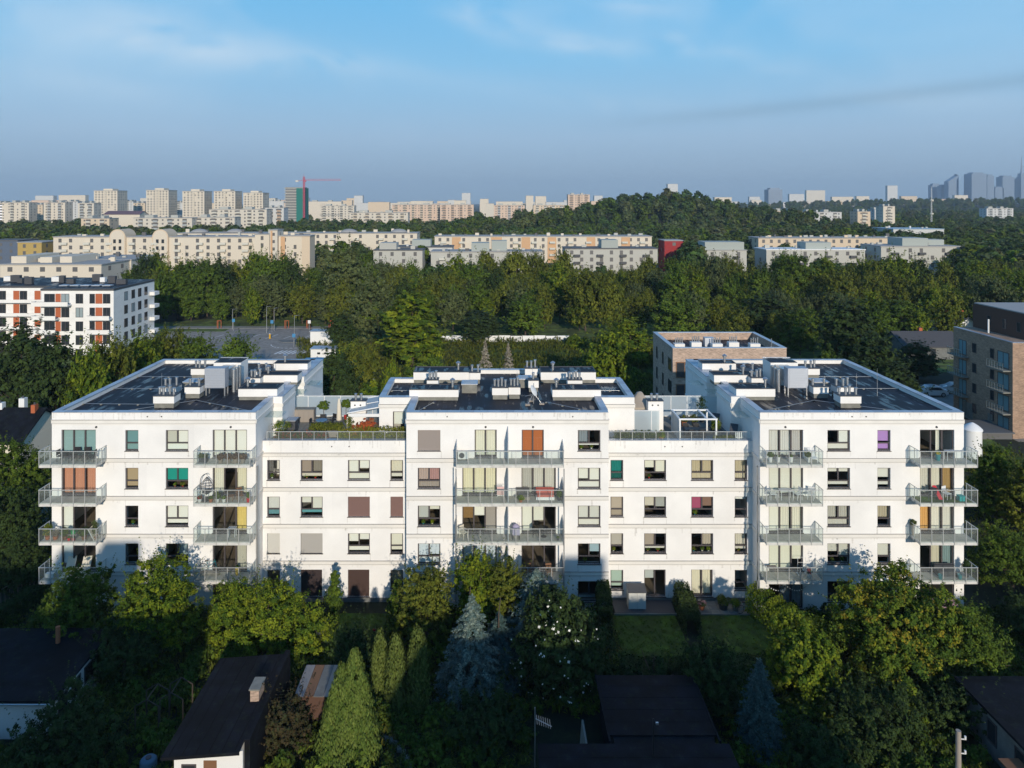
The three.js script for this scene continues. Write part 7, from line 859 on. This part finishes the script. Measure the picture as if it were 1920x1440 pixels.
// --- left roof terrace
const tf = 12.43;
planter('long grassy planter behind the glass rail of the left terrace', [-9.9, tf, -2.5], 5.4, 0.5, 0.42, M.darkGrey, 1.15, [[0.13, 0.15, 0.015], [0.18, 0.19, 0.02], [0.22, 0.21, 0.025]], 31); planter('flower trough behind the glass rail of the left terrace', [-15.6, tf, -2.45], 4.2, 0.4, 0.45, M.greyWood, 0.7, [[0.09, 0.1, 0.03], [0.05, 0.09, 0.02], [0.3, 0.08, 0.05]], 33);
planter('bench high planter of feathery grasses in the middle of the left terrace', [-14.1, tf, -4.6], 2.6, 0.9, 0.55, M.greyWood, 0.6, OLIVE, 35); pot('bushy laurel in the left corner of the left terrace', [-17.6, tf, -3.5], 0.35, 0.5, M.darkGrey, 0.75, 1.2, LIME);
plant('red_maple', 'orange red Japanese maple shrub on the left terrace', 'shrub', null, trunkGeo(71, 0.9, 0.03, 0.3, 0.8, 5), foliage(72, clumps(73, [[0, 0.75, 0, 1.15, 0.6, 0.7], [0.5, 1.2, 0, 0.6, 0.5, 0.5], [-0.7, 0.5, 0.1, 0.6, 0.4, 0.5]], 150, 30, { rad: 0.26 }), [[0.42, 0.09, 0.03], [0.5, 0.13, 0.04], [0.36, 0.07, 0.03]], [0.075, 0.025]), [-10.9, tf, -3.4]);
pot('tall olive coloured conifer in a pot beside the terrace chimney', [-12.2, tf, -4.6], 0.25, 0.4, M.darkGrey, 0.35, 1.5, OLIVE);
topiary('ball clipped tree at the left of the left terrace screen', [-15.3, tf, -8.6], 1.15, 0.42, M.terracotta); topiary('ball clipped tree behind the closed parasol', [-13.4, tf, -9.2], 1.15, 0.4, M.red); topiary('ball clipped tree beside the terrace chimney on the left terrace', [-12.4, tf, -8.8], 1.15, 0.45, M.red);
{ const t = thing('closed_parasol', 'closed cream parasol on the left terrace', 'parasol', [-13.6, tf, -7.2]); part(t, 'base', cyl(0, 0, 0.1, 0, 0.3, 0.28, 16), M.darkGrey); part(t, 'pole', cyl(0, 0.1, 2.4, 0, 0.03), M.greyWood); part(t, 'canopy', new THREE.LatheGeometry([[0.02, 2.45], [0.1, 2.35], [0.17, 1.9], [0.2, 1.2], [0.24, 0.55], [0.2, 0.5], [0.03, 0.6]].map((q) => new THREE.Vector2(...q)), 14), M.cream); }
table('round blue table on the left terrace', [-15, tf, -6.6], 1.0, 1, matte('#5f86a0'), true); [[-15.7, -6.4, 1.5], [-14.3, -6.7, -1.4], [-15.1, -7.4, 0.1], [-14.2, -7.6, -0.5]].forEach(([x, z, a], i) => chair(`black garden chair around the blue table, ${['left', 'right', 'behind', 'far right'][i]}`, [x, tf, z], a, M.black, 'chairs around the blue table'));
{ const t = thing('outdoor_cabinet', 'grey timber cabinet against the left terrace screen', 'cabinet', [-17, tf, -8.6]); part(t, 'body', bx(-0.9, 0.9, 0, 1.1, -0.35, 0.35), M.greyWood); for (let i = 0; i < 4; i++) part(t, 'door', bx(-0.88 + i * 0.44, -0.46 + i * 0.44, 0.04, 1.04, 0.35, 0.375), M.greyWood); part(t, 'top', bx(-0.95, 0.95, 1.1, 1.15, -0.4, 0.4), M.slab); const u = thing('outdoor_cabinet', 'dark grey storage chest beside the left terrace door', 'cabinet', [-17.3, tf, -5.6]); part(u, 'body', bx(-0.4, 0.4, 0, 1.05, -0.5, 0.5), M.darkGrey); part(u, 'lid', bx(-0.45, 0.45, 1.05, 1.12, -0.55, 0.55), M.zinc2); }
table('garden table under the veranda roof', [-10.7, tf, -5.4], 1.0, 0.7, M.wood); [[-11.4, -5.2, 1.4], [-10.1, -5.3, -1.4], [-10.6, -6.2, 0]].forEach(([x, z, a], i) => chair(`wooden chair under the veranda roof, ${['left', 'right', 'rear'][i]} one`, [x, tf, z], a, M.wood, 'chairs under the veranda roof'));
// --- right roof terrace
{ const t = thing('gazebo', 'grey beige fabric gazebo with a pointed roof on the right terrace', 'gazebo', [13.0, tf, -7.6]); for (const [a, b] of [[-1, -1], [1, -1], [-1, 1], [1, 1]]) part(t, 'post', bx(a * 0.98 - 0.04, a * 0.98 + 0.04, 0, 1.8, b * 0.98 - 0.04, b * 0.98 + 0.04), M.darkGrey); const cn = new THREE.LatheGeometry([[1.5, 1.75], [1.45, 1.85], [0.95, 2.15], [0.55, 2.55], [0.3, 2.85], [0.001, 2.95]].map((q) => new THREE.Vector2(...q)), 4); cn.rotateY(Math.PI / 4); part(t, 'canopy', cn, matte('#a89c8c')); part(t, 'valance', [bx(-1.06, 1.06, 1.6, 1.78, 1.03, 1.05), bx(-1.06, 1.06, 1.6, 1.78, -1.05, -1.03)], matte('#a89c8c')); }
{ const t = thing('terrace_divider', 'frosted glass divider in front of the gazebo', 'divider', [12.2, tf, -5.2]); part(t, 'frame', [bx(-0.3, 2.0, 1.9, 1.95, -0.03, 0.03), bx(-0.3, 2.0, 0, 0.06, -0.03, 0.03), bx(1.26, 1.32, 0.06, 1.9, -0.03, 0.03), bx(1.94, 2.0, 0.06, 1.9, -0.03, 0.03)], M.whitePaint); for (const [a, b] of [[-0.28, 1.25], [1.33, 1.93]]) part(t, 'frosted_panel', quad([a, 0.06, 0], [b, 0.06, 0], [b, 1.9, 0], [a, 1.9, 0]), M.fog); }
{ const t = thing('pergola', 'white slatted pergola over a dining set on the right terrace', 'pergola', [16.9, tf, -4.5]); for (const a of [-1.5, 1.5]) for (const b of [-1.3, 1.3]) part(t, 'post', bx(a - 0.06, a + 0.06, 0, 1.75, b - 0.06, b + 0.06), M.whitePaint); for (const b of [-1.3, 1.3]) part(t, 'beam', bx(-1.6, 1.6, 1.75, 1.87, b - 0.06, b + 0.06), M.whitePaint); for (const a of [-1.5, 1.5, 0.75]) part(t, 'beam', bx(a - 0.06, a + 0.06, 1.75, 1.86, -1.24, 1.24), M.whitePaint); part(t, 'side_cloth', drape(2.5, 1.7, 9, 5).rotateY(Math.PI / 2).translate(-1.5, 0.04, 1.24), matte('#c9c6c0')); }
table('black dining table under the white pergola', [16.9, tf, -4.2], 1.7, 0.8); [[16.4, -3.6, Math.PI], [17.3, -3.6, Math.PI], [16.4, -4.9, 0], [17.3, -4.9, 0]].forEach(([x, z, a], i) => chair(`black chair at the pergola table, ${['front left', 'front right', 'rear left', 'rear right'][i]}`, [x, tf, z], a, M.black, 'chairs at the pergola table'));
pot('small green tree in an orange pot by the right terrace rail', [13.75, tf, -2.6], 0.24, 0.55, matte('#b5803a'), 0.32, 0.55, LIME); pot('tall thin tree in a dark pot at the back of the right terrace', [18.7, tf, -8.4], 0.25, 0.4, M.darkGrey, 0.45, 2.0, DARK); pot('leafy plant beside the sun loungers on the right terrace', [19.0, tf, -5.2], 0.22, 0.35, M.darkGrey, 0.4, 0.9, LIME);
[[16, 'dark shrub'], [16.8, 'terracotta potted shrub'], [17.7, 'round shrub']].forEach(([x, l], i) => pot(`${l} in the row behind the pergola`, [x, tf, -7.2], 0.25, 0.4, i === 1 ? M.terracotta : M.darkGrey, 0.35, 0.6, i ? OLIVE : DARK));
lounger('dark sun lounger on the right terrace, rear of two', [19.3, tf, -6.6], -0.5, M.darkGrey); lounger('dark sun lounger on the right terrace, front of two', [19.9, tf, -3.6], -0.5, M.darkGrey);
{ const t = thing('side_rack', 'white slatted rack by the right terrace rail', 'rack', [20.1, tf, -2.5]); for (let i = 0; i < 5; i++) part(t, 'slat', bx(-0.35 + i * 0.15, -0.28 + i * 0.15, 0, 0.95, -0.02, 0.02), M.whitePaint); part(t, 'rail', bx(-0.36, 0.34, 0.5, 0.56, -0.05, -0.02), M.whitePaint); planter('low grassy trough near the pergola front', [18.9, tf, -2.7], 1.6, 0.4, 0.3, M.greyWood, 0.35, OLIVE, 41); planter('grey lavender trough along the left of the right terrace rail', [11.6, tf, -2.5], 3.4, 0.5, 0.45, M.greyWood, 0.7, GREY, 43); }
{ const t = thing('satellite_dish', 'satellite dish on a tripod on the middle roof', 'satellite dish', [3.35, RF, -3.6]); const d = new THREE.SphereGeometry(0.85, 24, 8, 0, Math.PI * 2, 0, 0.6).scale(1, 0.6, 1); d.translate(0, -0.4, 0); d.rotateX(Math.PI / 2 - 0.5); d.rotateY(1.15); d.translate(0, 1.1, 0); part(t, 'dish', d, M.plastic); part(t, 'mast', cyl(0, 0, 1.7, -0.1, 0.03), M.galv); for (const a of [0.3, 2.4, 4.5]) { part(t, 'leg', bar([Math.cos(a) * 0.7, 0.04, Math.sin(a) * 0.7 - 0.1], [0, 0.9, -0.1], 0.02), M.galv); part(t, 'ballast', cb(Math.cos(a) * 0.7, 0.06, Math.sin(a) * 0.7 - 0.1, 0.4, 0.12, 0.3), M.greyWood); } part(t, 'receiver_arm', bar([0, 0.8, 0], [-0.7, 0.75, 0.35], 0.018), M.galv); }
// --- by the ground floor
{ const t = thing('storage_cabinet', 'grey plastic garden cabinet with a dark lid on the timber deck', 'cabinet', [11.3, 0.2, -0.7]); part(t, 'body', bx(-0.68, 0.68, 0, 1.35, -0.4, 0.4), matte('#b9b9b4')); for (const a of [-0.66, 0.02]) part(t, 'door', bx(a, a + 0.64, 0.05, 1.3, 0.4, 0.43), matte('#c4c4be')); part(t, 'lid', [quad([-0.74, 1.36, 0.48], [0.74, 1.36, 0.48], [0.74, 1.6, -0.46], [-0.74, 1.6, -0.46]), quad([-0.74, 1.3, 0.48], [0.74, 1.3, 0.48], [0.74, 1.36, 0.48], [-0.74, 1.36, 0.48])], M.darkGrey); }
pot('large boxy shrub on the stone patio', [18.1, 0.13, -0.5], 0.4, 0.5, M.darkGrey, 0.6, 0.5, OLIVE); pot('bright shrub next to the boxy shrub on the stone patio', [19, 0.13, -0.3], 0.25, 0.3, M.greyWood, 0.4, 0.6, LIME); pot('pinkish flowering plant on the stone patio', [16.4, 0.13, -0.4], 0.25, 0.35, M.terracotta, 0.35, 0.35, [[0.3, 0.18, 0.2], [0.08, 0.1, 0.04]]); pot('green plant tub at the right end of the stone patio', [20.2, 0.13, -0.4], 0.25, 0.3, M.teal, 0.2, 0.35, GREEN);
bicycle('child bicycle lying near the stone patio pots', [19.7, 0.12, 0.0], 0.4);
{ const t = thing('string_lights', 'string of white bulbs hung across the ground floor door of the right block', 'string lights'), pts = []; for (let i = 0; i <= 16; i++) { const f = i / 16; pts.push(new THREE.Vector3(21.4 + f * 2.9, 2.3 - Math.sin(mod(f * 2, 1) * Math.PI) * 0.28 + 0.02, 0.3)); } part(t, 'cable', new THREE.TubeGeometry(new THREE.CatmullRomCurve3(pts), 48, 0.008, 4), M.black); for (const p of pts) part(t, 'bulb', new THREE.SphereGeometry(0.045, 8, 6).translate(p.x, p.y - 0.05, p.z), M.whitePaint); }
{ const t = thing('garden_parasol', 'pale pink open parasol in front of the right block', 'parasol', [X(1768, 54.2), 0.04, CZ - 54.2]); part(t, 'pole', cyl(0, 0, 2.1, 0, 0.025), M.greyWood); part(t, 'base', cyl(0, 0, 0.1, 0, 0.25, 0.25, 14), M.darkGrey); const c = new THREE.ConeGeometry(0.95, 0.42, 8, 1, true); c.rotateZ(0.25); c.translate(0, 1.95, 0); part(t, 'canopy', c, matte('#b98f95')); }
[[27.3, 'dark potted shrub under the ground floor window of the right block, left'], [28.1, 'dark potted shrub under the ground floor window of the right block, right'], [25.6, 'small tree in a dark pot left of the ground floor window of the right block']].forEach(([x, l], i) => pot(l, [x, 0.01, 0.6], 0.2, 0.3, M.darkGrey, 0.25, i === 2 ? 0.9 : 0.4, DARK));
{ const t = thing('raised_bed', 'pale timber raised bed beside the upright shrub', 'raised bed', [X(600, 53), 0, CZ - 53]); part(t, 'frame', bx(-0.5, 0.5, 0, 0.7, -1, 1), M.slab); part(t, 'soil', bx(-0.42, 0.42, 0.7, 0.72, -0.92, 0.92), M.slab); }
{ const t = thing('toy_ball', 'red ball lying on the narrow lawn', 'ball', [X(702, 53.5), 0.16, CZ - 53.5]); part(t, 'ball', new THREE.SphereGeometry(0.12, 14, 10), M.red); part(t, 'valve', cyl(0, 0.115, 0.125, 0, 0.012), M.plastic); }

// plants and jars standing inside on the window sills
{ const r = rng(61); const spots = [[-17.9, 3, -2.05], [-15.1, 3, -2.05], [-14.4, 3, -2.05], [-5.5, 2, -0.35], [-4.8, 2, -0.35], [9.7, 1, -2.05], [12.5, 1, -2.05], [13.3, 1, -2.05], [16.2, 1, -2.05], [16.9, 1, -2.05], [17.4, 1, -2.05], [19.8, 1, -2.05], [12.6, 3, -2.05], [16.3, 2, -2.05], [26.6, 1, -0.35], [27.4, 1, -0.35], [-25, 3, -0.35], [-24.4, 3, -0.35], [-28.3, 2, -0.35], [6.9, 4, -0.35], [7.7, 4, -0.35], [7.2, 1, -0.35]];
  const words = ['leftmost', 'second', 'third', 'fourth', 'fifth'];
  spots.forEach(([x, f, z], i) => { const m = [M.plastic, M.terracotta, M.red, M.teal, M.cream][i % 5]; pot(`small ${['white', 'terracotta', 'red', 'teal', 'cream'][i % 5]} pot inside a ${f === 1 ? 'first' : f === 2 ? 'second' : f === 3 ? 'third' : 'top'} floor window, ${x < -18.5 ? 'left block' : x < -6.8 ? 'left recessed length' : x < 9 ? 'middle block' : x < 20.8 ? (x < 13 ? 'right recessed length near the middle' : 'right recessed length') : 'right block'}`, [x, FL[f] + 0.57, z], 0.08, 0.16, m, 0.1 + r() * 0.06, 0.16 + r() * 0.12, [GREEN, LIME, OLIVE][i % 3], 900 + i); }); }
renderer.render(scene, camera);
